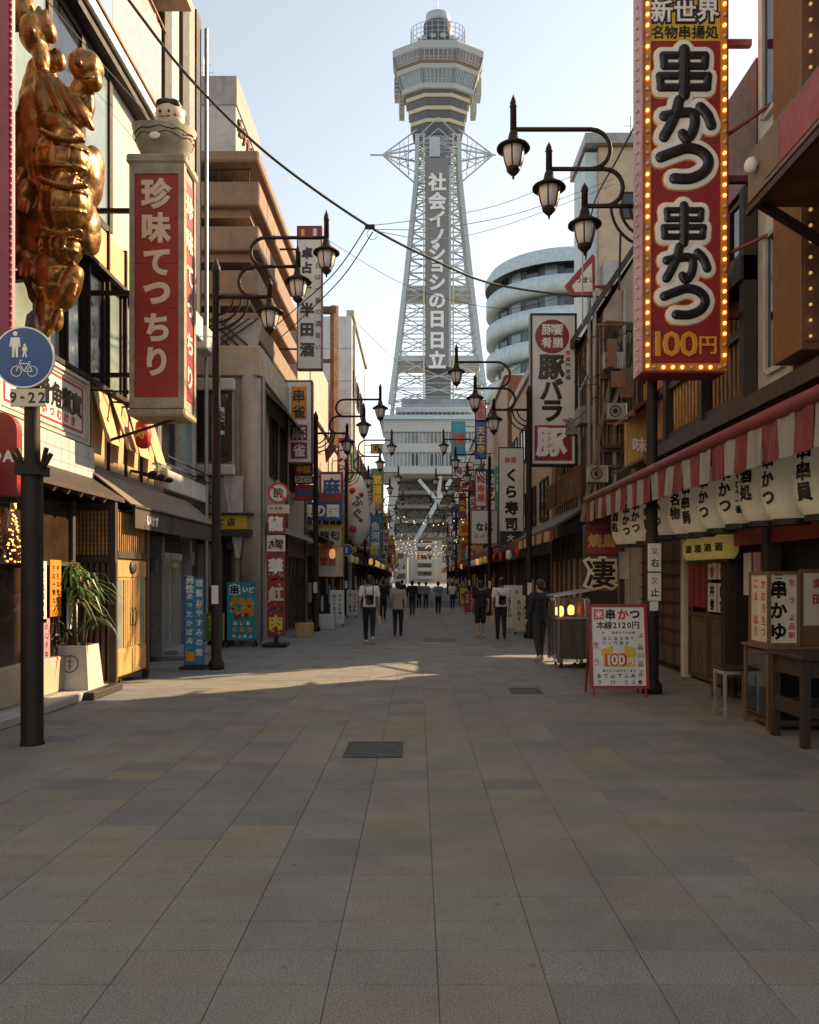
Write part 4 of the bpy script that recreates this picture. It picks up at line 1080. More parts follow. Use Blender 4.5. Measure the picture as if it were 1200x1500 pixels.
def street_lamp(X, Y, s, label, z1=7.1, dz=(.56, .6), top=None, base=.085, full=True):
    """s: direction the arms reach (+1 east, -1 west)"""
    t = thing('street_lamp', (X, Y, 0), label, 'street lamp', 'street lamps along the street')
    top = top or z1 + .45
    m = MB(); m.lathe([(.15, 0), (.15, .12), (base + .015, .2), (base + .01, 2.4), (base, 2.45), (base * .85, top), (base * 1.1, top + .02), (base * .9, top + .12), (0, top + .3)], (X, Y, 0), 16); m.build('pole', 'metal_dark', t, True)
    r1, r2 = dz[0] / 2, dz[1] / 2; a = MB()
    def arc(cx, cz, r): return [(X + s * (cx - r * math.sin(k * math.pi / 10)), Y, cz - r * math.cos(k * math.pi / 10)) for k in range(11)]
    a.tube([(X, Y, z1), (X + s * 1.02, Y, z1)], .036, 8)
    c1 = .72; a.tube(arc(c1, z1 + r1, r1) + [(X + s * 1.56, Y, z1 + dz[0])], .034, 8)
    c2 = .93; a.tube(arc(c2, z1 + dz[0] + r2, r2) + [(X + s * 2.1, Y, z1 + dz[0] + dz[1])], .034, 8)
    for q in (.34, .48, .62):
        a.tube([(X + s * (q * math.sin(k * math.pi / 16)), Y, z1 - q * math.cos(k * math.pi / 16)) for k in range(9)], .022, 6)
    a.build('arm', 'metal_dark', t, True)
    for x, z, h in ((1.02, z1, .36), (1.56, z1 + dz[0], .42), (2.1, z1 + dz[0] + dz[1], .54)):
        p = MB(); p.lathe([(.05, -.02), (.048, h * .62), (.06, h * .64), (.05, h * .68), (.052, h * .75), (0, h)], (X + s * x, Y, z), 10); p.build('finial', 'metal_dark', t, True)
        lantern_head(t, X + s * x, Y, z)
    b = MB(); b.box(X - .06, X + .06, Y - base - .03, Y - base, 1.25, 1.6); b.build('sticker', 'sign_white', t)
    return t
LAMPS = [(3.55, 12.0, -1, 'street lamp beside the big red sign, its arms high over the street', 7.38, (.56, .6)),
         (-3.84, 15.1, 1, 'tall street lamp standing beside the blue banner', 7.1, (.58, .55)),
         (3.22, 22.9, -1, 'street lamp beside the tall white pork sign', 6.6, (.62, .76)),
         (-3.32, 25.8, 1, 'street lamp in front of the red and blue mahjong signs', 6.45, (.55, .55)),
         (3.3, 36.4, -1, 'street lamp in front of the sushi sign row, third on the east row', 6.7, (.7, .7)),
         (-3.3, 36.6, 1, 'street lamp before the white mural building', 6.6, (.75, .75)),
         (3.25, 50, -1, 'fourth street lamp of the east row', 6.8, (.7, .7)),
         (-3.3, 49.5, 1, 'street lamp beside the green picture sign', 6.9, (.7, .7)),
         (3.2, 66, -1, 'fifth street lamp of the east row', 6.9, (.7, .7)),
         (-3.3, 64, 1, 'fifth street lamp of the west row', 6.9, (.7, .7)),
         (3.2, 84, -1, 'small street lamp near the far end of the east row', 6.9, (.7, .7)),
         (-3.3, 82, 1, 'small street lamp near the far end of the west row', 6.9, (.7, .7))]
for X, Y, s, lb, z1, dz in LAMPS: street_lamp(X, Y, s, lb, z1, dz)
e = MB()                                                     # arms over the yellow notice on the second pole
# ================================================================ traffic sign pole
sp = thing('traffic_sign', (-4.05, 8.32, 0), 'round blue pedestrian and bicycle sign on a thick brown pole', 'sign')
X, Y = -4.05, 8.32
m = MB(); m.lathe([(.125, 0), (.112, .03), (.108, 2.85), (.08, 2.98), (.075, 4.3), (.08, 4.32), (.055, 4.5), (0, 4.56)], (X, Y, 0), 20); m.build('pole', 'metal_dark', sp, True)
m = MB(); m.disc((X - .03, Y - .1, 4.03), (0, -1, 0), .312, .02, 48); d = m.build('sign_disc', 'sign_blue', sp)
m = MB(); m.disc((X - .03, Y - .098, 4.03), (0, -1, 0), .318, .026, 48, .303); m.build('rim', 'letter_white', d)
SY = Y - .1205; cx, cz = X - .03, 4.03
def limb(mb, pts, w):
    for a, b_ in zip(pts, pts[1:]): mb.bar((cx + a[0], SY - .002, cz + a[1]), (cx + b_[0], SY - .002, cz + b_[1]), .004, w, up=(0, 0, 1) if abs(a[0] - b_[0]) > abs(a[1] - b_[1]) else (1, 0, 0))
m = MB()
m.disc((cx - .085, SY, cz + .245), (0, -1, 0), .024, .004, 16)
m.prism([(cx - .132, SY, cz + .205), (cx - .04, SY, cz + .205), (cx - .03, SY, cz + .11), (cx - .05, SY, cz + .11), (cx - .055, SY, cz + .17), (cx - .057, SY, cz + .0), (cx - .078, SY, cz + .0), (cx - .084, SY, cz + .10), (cx - .09, SY, cz + .10), (cx - .096, SY, cz + .0), (cx - .118, SY, cz + .0), (cx - .118, SY, cz + .17), (cx - .126, SY, cz + .11), (cx - .145, SY, cz + .11)], (0, -.004, 0))
m.disc((cx + .012, SY, cz + .128), (0, -1, 0), .013, .004, 12)
m.prism([(cx - .008, SY, cz + .112), (cx + .032, SY, cz + .112), (cx + .042, SY, cz + .06), (cx + .028, SY, cz + .07), (cx + .026, SY, cz + .05), (cx + .036, SY, cz + .0), (cx + .022, SY, cz + .0), (cx + .012, SY, cz + .045), (cx + .0, SY, cz + .0), (cx - .014, SY, cz + .005), (cx - .002, SY, cz + .055), (cx - .004, SY, cz + .08), (cx - .02, SY, cz + .06)], (0, -.004, 0))
m.build('pedestrian_symbol', 'letter_white', d)
m = MB(); wz = cz - .145
for wx in (cx - .075, cx + .09): m.disc((wx, SY, wz), (0, -1, 0), .056, .004, 28, .049)
A, Bq, Cq, Dq, Eq = (-.075, -.145), (-.045, -.065), (.055, -.065), (.005, -.145), (.09, -.145)
for p in ([A, Bq, Cq, Eq], [Bq, Dq, Cq], [Dq, Eq], [(-.052, -.085), (-.03, -.03), (-.015, -.03)], [(.05, -.05), (.075, -.045)]): limb(m, p, .009)
m.build('bicycle_symbol', 'letter_white', d)
m = MB(); m.box(X - .175, X + .19, Y - .118, Y - .1, 3.52, 3.71, .01); pq = m.build('time_plate', 'sign_pink', sp)
pq.data.materials[0] = MAT('sign_cream')
m = MB(); letters(m, '9-22', (X + .008, Y - .1185, 3.615), .155, 'front', 1, vert=False, relief=.003); m.build('lettering', 'letter_black', pq)
m = MB()
for z in (4.1, 3.9, 3.6): m.box(X - .09, X + .09, Y - .099, Y + .09, z - .02, z + .02)
m.build('clamp', 'metal_grey', sp)
m = MB()
for s in (-1, 1):
    for dx, dz in ((.16, .26), (.21, .2)):
        m.bar((X + s * .09, Y, 2.85), (X + s * dx, Y - .02 * s, 2.85 + dz), .035)
m.box(X - .13, X + .13, Y - .12, Y + .12, 2.82, 2.92); m.build('bracket', 'metal_dark', sp)

# ================================================================ hanging signs
def sign(name, label, px0, px1, py0, py1, Y, depth, face, frame, texts=(), wall=None, fw=3, cat='sign', group=None, fields=(), scr=(), posts=None, round_=0):
    """box sign facing the camera; pixel rectangle at distance Y fixes its real size"""
    a, b_ = P(px0, py1, Y), P(px1, py0, Y); k = Y / FPX
    t = thing(name, ((a.x + b_.x) / 2, Y + depth / 2, a.z), label, cat, group)
    bx(t, 'case', frame, a.x, b_.x, Y + .012, Y + depth, a.z, b_.z, b=.012)
    f = fw * k
    bx(t, 'face', face, a.x + f, b_.x - f, Y, Y + .0119, a.z + f, b_.z - f)
    fr = MB()
    fr.box(a.x, a.x + f * .95, Y - .02, Y + .0118, a.z, b_.z); fr.box(b_.x - f * .95, b_.x, Y - .02, Y + .0118, a.z, b_.z)
    fr.box(a.x + f, b_.x - f, Y - .019, Y + .0118, a.z, a.z + f * .95); fr.box(a.x + f, b_.x - f, Y - .019, Y + .0118, b_.z - f * .95, b_.z)
    fr.build('frame', frame, t)
    lay = .004
    for (x0, x1, y0, y1, mt) in fields:
        p, q = P(x0, y1, Y), P(x1, y0, Y); bx(t, 'colour_field', mt, p.x, q.x, Y - lay, Y - .001, p.z, q.z); lay += .0015
    by = {}
    for tx in texts:
        s_, x, y, em, mt = tx[:5]; o = tx[5] if len(tx) > 5 else {}
        by.setdefault((mt, o.get('layer', 0)), []).append((s_, x, y, em, o))
    for (mt, ly), L in sorted(by.items(), key=lambda q: q[0][1]):
        m = MB()
        for s_, x, y, em, o in L:
            c = P(x, y, Y); c.y = Y - lay - .002 - .006 * ly
            letters(m, s_, c, em * k, 'front', o.get('b', 1), o.get('v', True), (o['p'] * k) if 'p' in o else None, o.get('rl', .005), o.get('sx', 1), o.get('sy', 1))
        m.build('lettering', mt, t)
    for i, (x, y, w, h, em, mt) in enumerate(scr):
        m = MB(); c = P(x, y, Y); c.y = Y - lay - .002; scribble(m, c, w * k, h * k, em * k, seed=int(x * 3 + y), bold=1); m.build('lettering', mt, t)
    if wall is not None:
        m = MB(); x_in = a.x if wall < a.x else b_.x
        for z in ((a.z * .85 + b_.z * .15), (a.z * .15 + b_.z * .85)): m.bar((x_in, Y + depth * .5, z), (wall, Y + depth * .5, z), .05)
        m.build('bracket', 'metal_dark', t)
    if posts:
        m = MB()
        for x in posts: xx = PX(x, Y); m.bar((xx, Y + depth / 2, 0), (xx, Y + depth / 2, a.z), .04)
        m.build('leg', 'metal_dark', t)
    return t

# --- speckled-stone red sign with a bowl on top
S1 = thing('box_sign', (-4.35, 13.5, 4.5), 'tall red box sign framed in speckled stone, a bowl and doll head on top', 'sign')
Y0, Y1, xa, xb, za, zb = 13.15, 13.83, -4.78, -3.9, 4.56, 8.62
bx(S1, 'case', 'stone_speckle', xa, xb, Y0, Y1, za, zb, b=.015)
bx(S1, 'cap', 'stone_speckle', xa - .05, xb + .06, Y0 - .05, Y1 + .05, zb + .002, zb + .16, b=.03)
bx(S1, 'base_trim', 'stone_speckle', xa - .03, xb + .04, Y0 - .03, Y1 + .03, za - .13, za - .002, b=.03)
nP = 5; ph = (zb - za - .36) / nP
for i in range(nP):
    z = za + .18 + i * ph; bx(S1, 'red_panel', 'sign_red', xa + .09, xb - .07, Y0 - .012, Y0 - .002, z + .003, z + ph - .003)
    bx(S1, 'red_panel', 'sign_red', xb + .002, xb + .012, Y0 + .12, Y1 - .12, z + .003, z + ph - .003)
fr = MB()
fr.box(xa, xa + .085, Y0 - .03, Y0 - .002, za, zb); fr.box(xb - .065, xb, Y0 - .03, Y0 - .002, za, zb); fr.box(xa + .086, xb - .066, Y0 - .03, Y0 - .002, za, za + .175); fr.box(xa + .086, xb - .066, Y0 - .03, Y0 - .002, zb - .175, zb)
fr.box(xb + .002, xb + .03, Y0 - .028, Y0 + .11, za, zb); fr.box(xb + .002, xb + .03, Y1 - .11, Y1, za, zb)
fr.build('frame', 'stone_speckle', S1)
m = MB()
for ch, py in (('珍', 284), ('味', 334), ('て', 385), ('っ', 430), ('ち', 480), ('り', 530)): letters(m, ch, (PX(230, Y0), Y0 - .013, PZ(py, Y0)), .50 if ch != 'っ' else .58, 'front', 2, relief=.012, sx=.98, sy=1.02)
m.build('letter', 'letter_cream', S1)
m = MB(); letters(m, '珍味てっちり', (xb + .013, (Y0 + Y1) / 2, (za + zb) / 2), .4, 'lside', 2, pitch=.58, relief=.012); m.build('lettering', 'letter_cream', S1)
bc = Vector((-4.32, 13.5, zb + .16))
m = MB(); m.lathe([(.28, 0), (.34, .08), (.46, .30), (.54, .52), (.5, .54), (.44, .40), (.1, .3), (0, .3)], bc, 28, sy=.8)
m.v = [(p[0], p[1], p[2] + (.07 * ((p[0] - bc.x) / .5) ** 2 - .05 * (p[0] - bc.x) if p[2] > bc.z + .35 else 0)) for p in m.v]
bw = m.build('bowl', 'stone_speckle', S1, True)
m = MB(); m.lathe([(.0, .40), (.45, .42)], bc, 24, sy=.78, caps=False); m.build('broth', 'metal_black', bw)
m = MB(); m.ell(bc + Vector((-.02, -.437, .27)), (.09, .02, .06), 12, 8); m.build('emblem', 'letter_white', bw)
m = MB(); m.tube([(bc.x + .515 * math.cos(a * .2), bc.y + .41 * math.sin(a * .2), bc.z + .44 + .02 * math.sin(a * 1.9)) for a in range(32)], .008, 5); m.tube([(bc.x + .49 * math.cos(a * .2), bc.y + .392 * math.sin(a * .2), bc.z + .36 + .03 * math.sin(a * 1.3)) for a in range(32)], .006, 5); m.build('painted_line', 'metal_dark', bw)
hc = bc + Vector((.12, -.06, .80))
m = MB(); m.ell(hc, (.25, .22, .24), 22, 16); m.ell(hc + Vector((.0, 0, -.1)), (.235, .2, .16), 20, 12); hd = m.build('doll_head', 'letter_cream', S1, True)
m = MB(); m.ell(hc + Vector((0, .045, .055)), (.262, .225, .22), 22, 14); m.ell(hc + Vector((-.05, -.1, .15)), (.17, .12, .08), 14, 8); m.ell(hc + Vector((.09, -.11, .14)), (.12, .10, .08), 14, 8); blob('doll_hair', m, 'hair', hd, .02, 1)
m = MB()
for dx in (-.11, .04): m.ell(hc + Vector((dx, -.205, -.03)), (.026, .02, .03), 10, 8)
m.tube([(hc.x - .12, hc.y - .2, hc.z - .11), (hc.x - .03, hc.y - .225, hc.z - .13), (hc.x + .06, hc.y - .21, hc.z - .11)], .008, 5)
m.build('doll_face', 'letter_black', hd)
m = MB(); m.ell(hc + Vector((.13, -.17, -.07)), (.03, .02, .025), 10, 6); m.build('doll_cheek', 'letter_red', hd)
m = MB()
for z in (5.2, 6.6, 8.0): m.bar((xa, 13.5, z), (XL, 13.5, z), .07)
m.bar((xb - .2, 13.5, za - .1), (xa - .5, 13.6, za - .45), .04); m.build('bracket', 'metal_dark', S1)

# --- golden sculpture on the facade
GO = -1.2
gs = thing('golden_sculpture', (-5.0, 10.4, 5), 'huge golden relief sculpture of clustered turtles climbing the facade', 'sculpture')
def gp(px, py, Y): return P(px, py, Y)
m = MB()
def ge(px, py, rx, rz, Y=11.6, ry=None, tilt=0.0):
    Y += GO; k = Y / FPX; c = P(px, py, Y)
    m.ell(c, (rx * k, (ry or min(rx, rz)) * k, rz * k), 20, 14, Matrix.Rotation(tilt, 3, 'Y'))
ge(60, 265, 40, 190, 11.75, 26)                                   # backing body
ge(94, 238, 40, 42, 11.55, 42, .25); ge(96, 300, 38, 44, 11.5, 40); ge(132, 265, 17, 50, 11.75, 30, .15); ge(130, 335, 15, 40, 11.75, 28)   # two shells and rims
ge(90, 362, 32, 28, 11.6, 30); ge(75, 405, 26, 42, 11.6, 28); ge(98, 425, 16, 40, 11.65, 22, .5); ge(68, 455, 16, 30, 11.65)
ge(90, 190, 34, 20, 11.6, 30, .4); ge(66, 150, 13, 45, 11.55, 20, -.2); ge(82, 140, 12, 46, 11.6, 20, -.45); ge(102, 150, 10, 40, 11.62, 18, -.5); ge(118, 160, 9, 36, 11.65, 18, -.55)
ge(48, 160, 20, 42, 11.6, 20, .35); ge(36, 205, 12, 60, 11.7, 18)
ge(50, 50, 19, 28, 11.5, 24, .15); ge(70, 43, 12, 18, 11.55, 16, -.3); ge(60, 80, 12, 34, 11.55, 16, -.1); ge(36, 15, 16, 26, 11.7, 18)
ge(126, 100, 25, 25, 11.6, 26, .2); ge(135, 118, 16, 16, 11.6, 16); ge(118, 135, 14, 26, 11.65, 16, .3); ge(132, 150, 7, 26, 11.7, 10)
ge(84, 88, 12, 16, 11.7, 12)
ge(36, 285, 13, 24, 11.45, 16, .4); ge(26, 265, 9, 22, 11.5, 10, .5)                 # flipper
ge(40, 380, 17, 14, 11.45, 15, .2); ge(26, 375, 10, 18, 11.5, 10); ge(104, 408, 8, 18, 11.6, 10, .6); ge(85, 470, 8, 18, 11.6, 10, .2); ge(62, 484, 12, 12, 11.65)
ge(30, 330, 14, 40, 11.7, 14)
for (cx_, cy_, rx_, rz_, Y_) in ((94, 238, 41, 43, 11.55), (96, 300, 39, 45, 11.5), (90, 362, 33, 29, 11.6)):
    Y_ += GO; kk_ = Y_ / FPX; c_ = P(cx_, cy_, Y_)
    for w_ in (-.55, 0, .5):
        m.tube([c_ + Vector((rx_ * kk_ * (w_ + .12 * math.sin(a_ * 2)), -rx_ * kk_ * math.cos(a_) * math.sqrt(max(.05, 1 - w_ * w_)) * 1.0, rz_ * kk_ * math.sin(a_) * math.sqrt(max(.1, 1 - w_ * w_)))) for a_ in [-1.2 + .2 * i_ for i_ in range(13)]], .03, 6)
for i_ in range(9):
    a_ = i_ * .32; m.ell(P(128 + 14 * math.sin(a_), 232 + i_ * 12, 11.35), (.05, .06, .035), 8, 6)
for i_ in range(7): m.ell(P(60 + i_ * 9, 176 - i_ * 2 + 10 * math.sin(i_), 11.3), (.05, .07, .09), 8, 6)
for cx_, cy_ in ((30, 292), (36, 296), (42, 298), (32, 388), (40, 391), (48, 389), (104, 424), (110, 419)): m.cap(P(cx_, cy_, (11.4) + GO), .05, P(cx_ - 3, cy_ + 14, (11.36) + GO), .025, 8)
for (cx_, cy_, rx_, rz_, Y_) in ((94, 238, 41, 43, 11.55), (96, 300, 39, 45, 11.5), (90, 362, 33, 29, 11.6), (75, 405, 27, 43, 11.6)):
    Y_ += GO; kk_ = Y_ / FPX; c_ = P(cx_, cy_, Y_)
    for zf in (-.45, .15, .62):
        w_ = math.sqrt(1 - zf * zf)
        m.tube([c_ + Vector((rx_ * kk_ * w_ * 1.03 * math.sin(a_), -rx_ * kk_ * w_ * 1.03 * math.cos(a_), rz_ * kk_ * (zf - .1 * math.cos(a_ * 2)))) for a_ in [-1.35 + .18 * i_ for i_ in range(16)]], .014, 6)
for cx_, cy_ in ((44, 22), (56, 24), (66, 28)): m.cap(P(cx_, cy_ + 8, 11.45 + GO), .06, P(cx_ + 2, cy_ - 12, 11.5 + GO), .03, 8)
gd = blob('figure', m, 'gold', gs, .017, 1, disp=(('VORONOI', .2, -.03),))
m = MB()
for (a, b_) in (((62, 192), (120, 205)), ((60, 262), (124, 272)), ((62, 335), (116, 338))):
    for i in range(14):
        t = i / 13; p = P(a[0] + (b_[0] - a[0]) * t, a[1] + (b_[1] - a[1]) * t + 6 * math.sin(t * 3.1), 11.12 + .12 * abs(t - .5) + GO); m.ell(p, (.045, .06, .03), 8, 6)
m.each('scale_row', 'gold', gs, True)
m = MB()
for px, py in ((115, 92), (46, 45)): m.ell(P(px, py, (11.33 if px > 100 else 11.22) + GO), (.05, .05, .055), 12, 8)
m.tube([P(112, 108, (11.33) + GO), P(124, 115, (11.31) + GO), P(138, 112, (11.36) + GO)], .014, 6)
m.build('eye', 'gold_dark', gs, True)
m = MB()
for z in (5.8, 7.4, 9.2): m.bar((-5.0, 10.6, z), (XL, 10.7, z), .12)
m.build('wall_bracket', 'metal_dark', gs)

# --- pink neon edge sign at the frame's edge, red board below it
nb = thing('neon_box_sign', (-5.2, 9.2, 4), 'magenta box sign edged with red bulbs beside the golden sculpture', 'sign')
bx(nb, 'case', 'sign_magenta', -5.85, PX(14, 9.0), 9.0, 9.1, 4.45, 9.4, b=.01)
bx(nb, 'edge_strip', 'sign_pink', PX(14, 9.0) + .002, PX(17.0, 9.0), 9.02, 9.08, 4.45, 9.4)
m = MB()
for i in range(60): m.ell((PX(16, 9.0), 8.99, 4.5 + i * .082), .019, 8, 5)
tag(m.build('bulb', 'letter_red', nb), kind='stuff')
rb = thing('red_board_sign', (-4.9, 9.0, 2.6), 'red rounded sign board with white letters at the edge of view', 'sign')
q = [(-5.6, 8.95, 2.68), (-4.53, 8.95, 2.68), (-4.53, 8.95, 3.42)] + [(-4.73 + .2 * math.cos(a * math.pi / 12), 8.95, 3.42 + .2 * math.sin(a * math.pi / 12)) for a in range(1, 7)] + [(-5.6, 8.95, 3.62)]
m = MB(); m.prism(q, (0, .12, 0)); m.build('board', 'sign_red', rb)
m = MB(); letters(m, 'OA', (-4.70, 8.948, 3.12), .17, 'front', 2, vert=False); m.build('lettering', 'letter_white', rb)
bx(rb, 'hanger', 'metal_dark', -5.6, -4.55, 9.0, 9.05, 2.6, 2.67)

# --- framed menu board on the facade
mb_ = thing('framed_menu_board', (XL, 11.8, 3.9), 'white framed wall board with black brush characters and red border', 'sign')
bx(mb_, 'board', 'sign_white', XL + .1, XL + .16, 10.2, 13.05, 3.92, 4.97)
f = MB()
for o, w in ((0, .05), (.085, .03)):
    x0 = XL + .161; x1 = XL + .2 - o * .2
    f.box(x0, x1, 10.2 + o, 13.05 - o, 4.97 - o - w, 4.97 - o); f.box(x0, x1, 10.2 + o, 13.05 - o, 3.92 + o, 3.92 + o + w)
    for y in (10.2 + o, 13.05 - o - w): f.box(x0, x1, y, y + w, 3.92 + o + w + .001, 4.97 - o - w - .001)
f.build('frame', 'sign_cream', mb_)
f = MB()
for z in (4.08, 4.78): f.box(XL + .161, XL + .17, 10.4, 12.85, z, z + .03)
for y in (10.4, 12.82): f.box(XL + .161, XL + .17, y, y + .03, 4.112, 4.778)
f.build('red_line', 'letter_red', mb_)
m = MB(); letters(m, '名物肴角煮寅', (XL + .162, 11.72, 4.5), .38, 'lside', 2, vert=False, pitch=.36); m.build('lettering', 'letter_black', mb_)
m = MB(); letters(m, 'りいつむけき', (XL + .162, 11.9, 4.22), .16, 'lside', 2, vert=False, pitch=.24); m.build('lettering', 'letter_red', mb_)
tp = thing('tiled_panel', (XL, 12, 3.1), 'pale grey tiled panel under the framed menu board', 'panel')
bx(tp, 'backing', 'metal_grey', XL + .1, XL + .3, 9.6, 12.95, 3.08, 3.86)
for i in range(14):
    for j in range(4): bx(tp, 'tile', 'tile_wall', XL + .301, XL + .315, 9.62 + i * .238, 9.62 + i * .238 + .232, 3.09 + j * .192, 3.09 + j * .192 + .186)
rl = thing('red_lantern_sign', (-5.1, 16.3, 4), 'small round red lantern sign below the tall red box sign', 'lantern')
c = P(210, 636, 14.6); m = MB(); m.lathe([(.06, -.26), (.13, -.2), (.15, 0), (.13, .2), (.06, .26)], c, 14); m.build('paper', 'paper_red', rl, True)
m = MB(); letters(m, '寿', c + Vector((0, -.155, 0)), .22, 'front', 1); m.build('lettering', 'letter_yellow', rl)
m = MB(); m.bar(c + Vector((0, 0, .26)), c + Vector((0, 0, .5)), .02); m.bar(c + Vector((0, 0, .5)), (XL, c.y, c.z + .5), .03); m.build('hanger', 'metal_black', rl)

# --- big red skewer sign with bulbs
BS = thing('bulb_sign', (3.9, 11.6, 4.7), 'huge red vertical skewer sign edged with lit amber bulbs', 'sign')
Y = 11.35; k = Y / FPX; xa, xb, za, zb = PX(942, Y), PX(1065, Y), PZ(545, Y), PZ(-60, Y)
bx(BS, 'case', 'sign_red_dark', xa, xb, Y + .02, Y + .5, za, zb, b=.01)
bx(BS, 'side_panel', 'sign_pink', xa - .008, xa - .001, Y + .03, Y + .48, za + .02, zb)
fx0, fx1 = PX(953, Y), PX(1055, Y)
bx(BS, 'face', 'sign_red', fx0, fx1, Y + .004, Y + .0195, PZ(532, Y), PZ(60, Y))
bx(BS, 'top_face', 'sign_yellow', fx0, fx1, Y + .004, Y + .0195, PZ(59.5, Y), zb)
f = MB(); f.box(xa, fx0 - .002, Y - .03, Y + .019, za, zb); f.box(fx1 + .002, xb, Y - .03, Y + .019, za, zb); f.box(fx0, fx1, Y - .03, Y + .019, za, PZ(533, Y)); f.build('bulb_rail', 'sign_orange', BS)
f = MB(); f.box(xa - .006, xa + .012, Y - .045, Y - .031, za, zb); f.box(xb - .012, xb + .006, Y - .045, Y - .031, za, zb); f.box(xa + .013, xb - .013, Y - .045, Y - .031, za - .02, za + .012); f.build('trim', 'sign_red_dark', BS)
rr = random.Random(21); on, off = MB(), MB(); so = MB()
for i in range(46):
    z = za + .08 + i * .152
    for x in ((xa + fx0) / 2, (xb + fx1) / 2): (on if rr.random() < .68 else off).ell((x, Y - .045, z), .026, 10, 6)
    so.ell((xa - .025, Y + .25, z), .022, 8, 5)
for i in range(8): (on if rr.random() < .6 else off).ell((fx0 + .04 + i * (fx1 - fx0 - .06) / 7, Y - .045, (za + PZ(533, Y)) / 2), .026, 10, 6)
for o_ in (on.build('lit_bulb', 'bulb', BS, True), off.build('dark_bulb', 'bulb_off', BS, True), so.build('side_bulb', 'bulb_off', BS, True)): tag(o_, kind='stuff')
# puffy brush characters, drawn as strokes (photo pixels about the character's centre)
def cr(pts, n=7):
    out = []
    for i in range(len(pts) - 1):
        p0, p1, p2, p3 = [Vector((*pts[max(0, min(len(pts) - 1, i + q))], 0)) for q in (-1, 0, 1, 2)]
        for kx in range(n): t_ = kx / n; out.append(.5 * ((2 * p1) + (p2 - p0) * t_ + (2 * p0 - 5 * p1 + 4 * p2 - p3) * t_ * t_ + (3 * p1 - p0 - 3 * p2 + p3) * t_ ** 3))
    return out + [Vector((*pts[-1], 0))]
STK = {'串': [([(-31, -25), (31, -25)], 6.2), ([(-30, -9), (30, -9)], 6.0), ([(-31, -25), (-29, -9)], 6.2), ([(31, -25), (30, -9)], 6.4), ([(-36, 5), (35, 5)], 6.2), ([(-35, 22), (34, 22)], 6.4), ([(-36, 5), (-34, 22)], 6.4), ([(35, 5), (33, 22)], 6.6), ([(0, -33), (0, 33)], 8.8)],
       'か': [([(-33, -6), (-12, -10), (6, -11), (12, -2), (9, 16), (0, 27), (-6, 20)], 8.0), ([(-11, -29), (-16, -10), (-24, 8), (-33, 24)], 8.4), ([(20, -19), (30, -8), (36, 7)], 8.2)],
       'つ': [([(-36, -9), (-18, -16), (2, -22), (22, -18), (34, -4), (28, 12), (8, 22), (-16, 22)], 8.4)]}
big = [('串', 1001.5, 108, 1.0), ('か', 1005, 178, 1.0), ('つ', 1003, 241, 1.0), ('串', 1001, 330, .82), ('か', 1004, 388, .86), ('つ', 1003, 443, .86)]
for ly, (gr, mt, th) in enumerate(((10.2, 'letter_orange', .012), (8.6, 'letter_white', .02), (0, 'letter_black', .05))):
    for ch, cx_, cy_, sc_ in big:
        m = MB()
        for pts, r_ in STK[ch]:
            for a_, b__ in zip(cr(pts)[:-1], cr(pts)[1:]): m.cap((a_.x, 0, -a_.y), r_ + gr / sc_ * .9, (b__.x, 0, -b__.y), r_ + gr / sc_ * .9, 10)
        y_c = Y + .003 - (0, .012, .034)[ly]
        m.v = [(PX(cx_, Y) + p[0] * sc_ * k, y_c + p[1] / 14.0 * th, PZ(cy_, Y) + p[2] * sc_ * k) for p in m.v]
        blob('character', m, mt, BS, .0085, 1)
glyphs('新世界', 3)
for ly, (b_, mt) in enumerate(((3, 'letter_black'), (1, 'letter_white'))):
    m = MB(); letters(m, '新世界', (PX(1003, Y), Y + .003 - .012 * ly, PZ(17, Y)), 34 * k, 'front', b_, vert=False, pitch=34 * k, relief=.01); m.build('lettering', mt, BS)
m = MB(); letters(m, '名物串揚処', (PX(1003, Y), Y + .003, PZ(47, Y)), 20 * k, 'front', 1, vert=False, pitch=20 * k, relief=.008); m.build('lettering', 'letter_black', BS)
for ly, (b_, mt) in enumerate(((2, 'sign_red_dark'), (1, 'letter_orange'))):
    m = MB(); letters(m, '100', (PX(989, Y), Y + .003 - .01 * ly, PZ(504, Y)), 50 * k, 'front', b_, vert=False, pitch=26 * k, relief=.01, sx=1.12); letters(m, '円', (PX(1037, Y), Y + .003 - .01 * ly, PZ(506, Y)), 29 * k, 'front', b_, relief=.01); m.build('lettering', mt, BS)
m = MB()
for z in (5.6, 7.6, 9.6): m.bar((xb, Y + .3, z), (4.9, Y + .3, z), .09)
m.bar((xb, Y + .1, PZ(195, Y)), (4.9, 10.9, PZ(150, 10.9)), .04); m.bar((xb, Y + .1, PZ(370, Y)), (4.9, 10.9, PZ(340, 10.9)), .04); m.build('bracket', 'awning_red', BS)

# --- the other vertical signs
sign('box_sign', 'tall white sign with big black pork characters and a red disc at top', 777, 845, 459, 682, 23.4, .35, 'sign_white', 'metal_black',
     [('豚', 808, 538, 38, 'letter_black', dict(b=2)), ('バ', 808, 570, 34, 'letter_black', dict(b=2)), ('ラ', 809, 602, 36, 'letter_black', dict(b=2)),
      ('豚', 808, 648, 44, 'letter_white', dict(b=2, layer=1)), ('豚', 802, 483, 17, 'letter_white', dict(b=1, layer=1, v=True)), ('饗', 817, 483, 17, 'letter_white', dict(b=1, layer=1)), ('肴膳', 809, 502, 16, 'letter_white', dict(b=1, layer=1, v=False)), ('笑門来福', 832, 540, 8, 'letter_black', dict(b=0)), ('支', 832, 517, 8, 'letter_red', dict(b=1))],
     wall=4.85, fields=[(783, 838, 623, 675, 'sign_red')])
t = bpy.data.objects[-1] if False else None
m = MB(); Y = 23.4; m.disc((PX(809, Y), Y - .001, PZ(493, Y)), (0, -1, 0), 25 * Y / FPX, .002, 40)
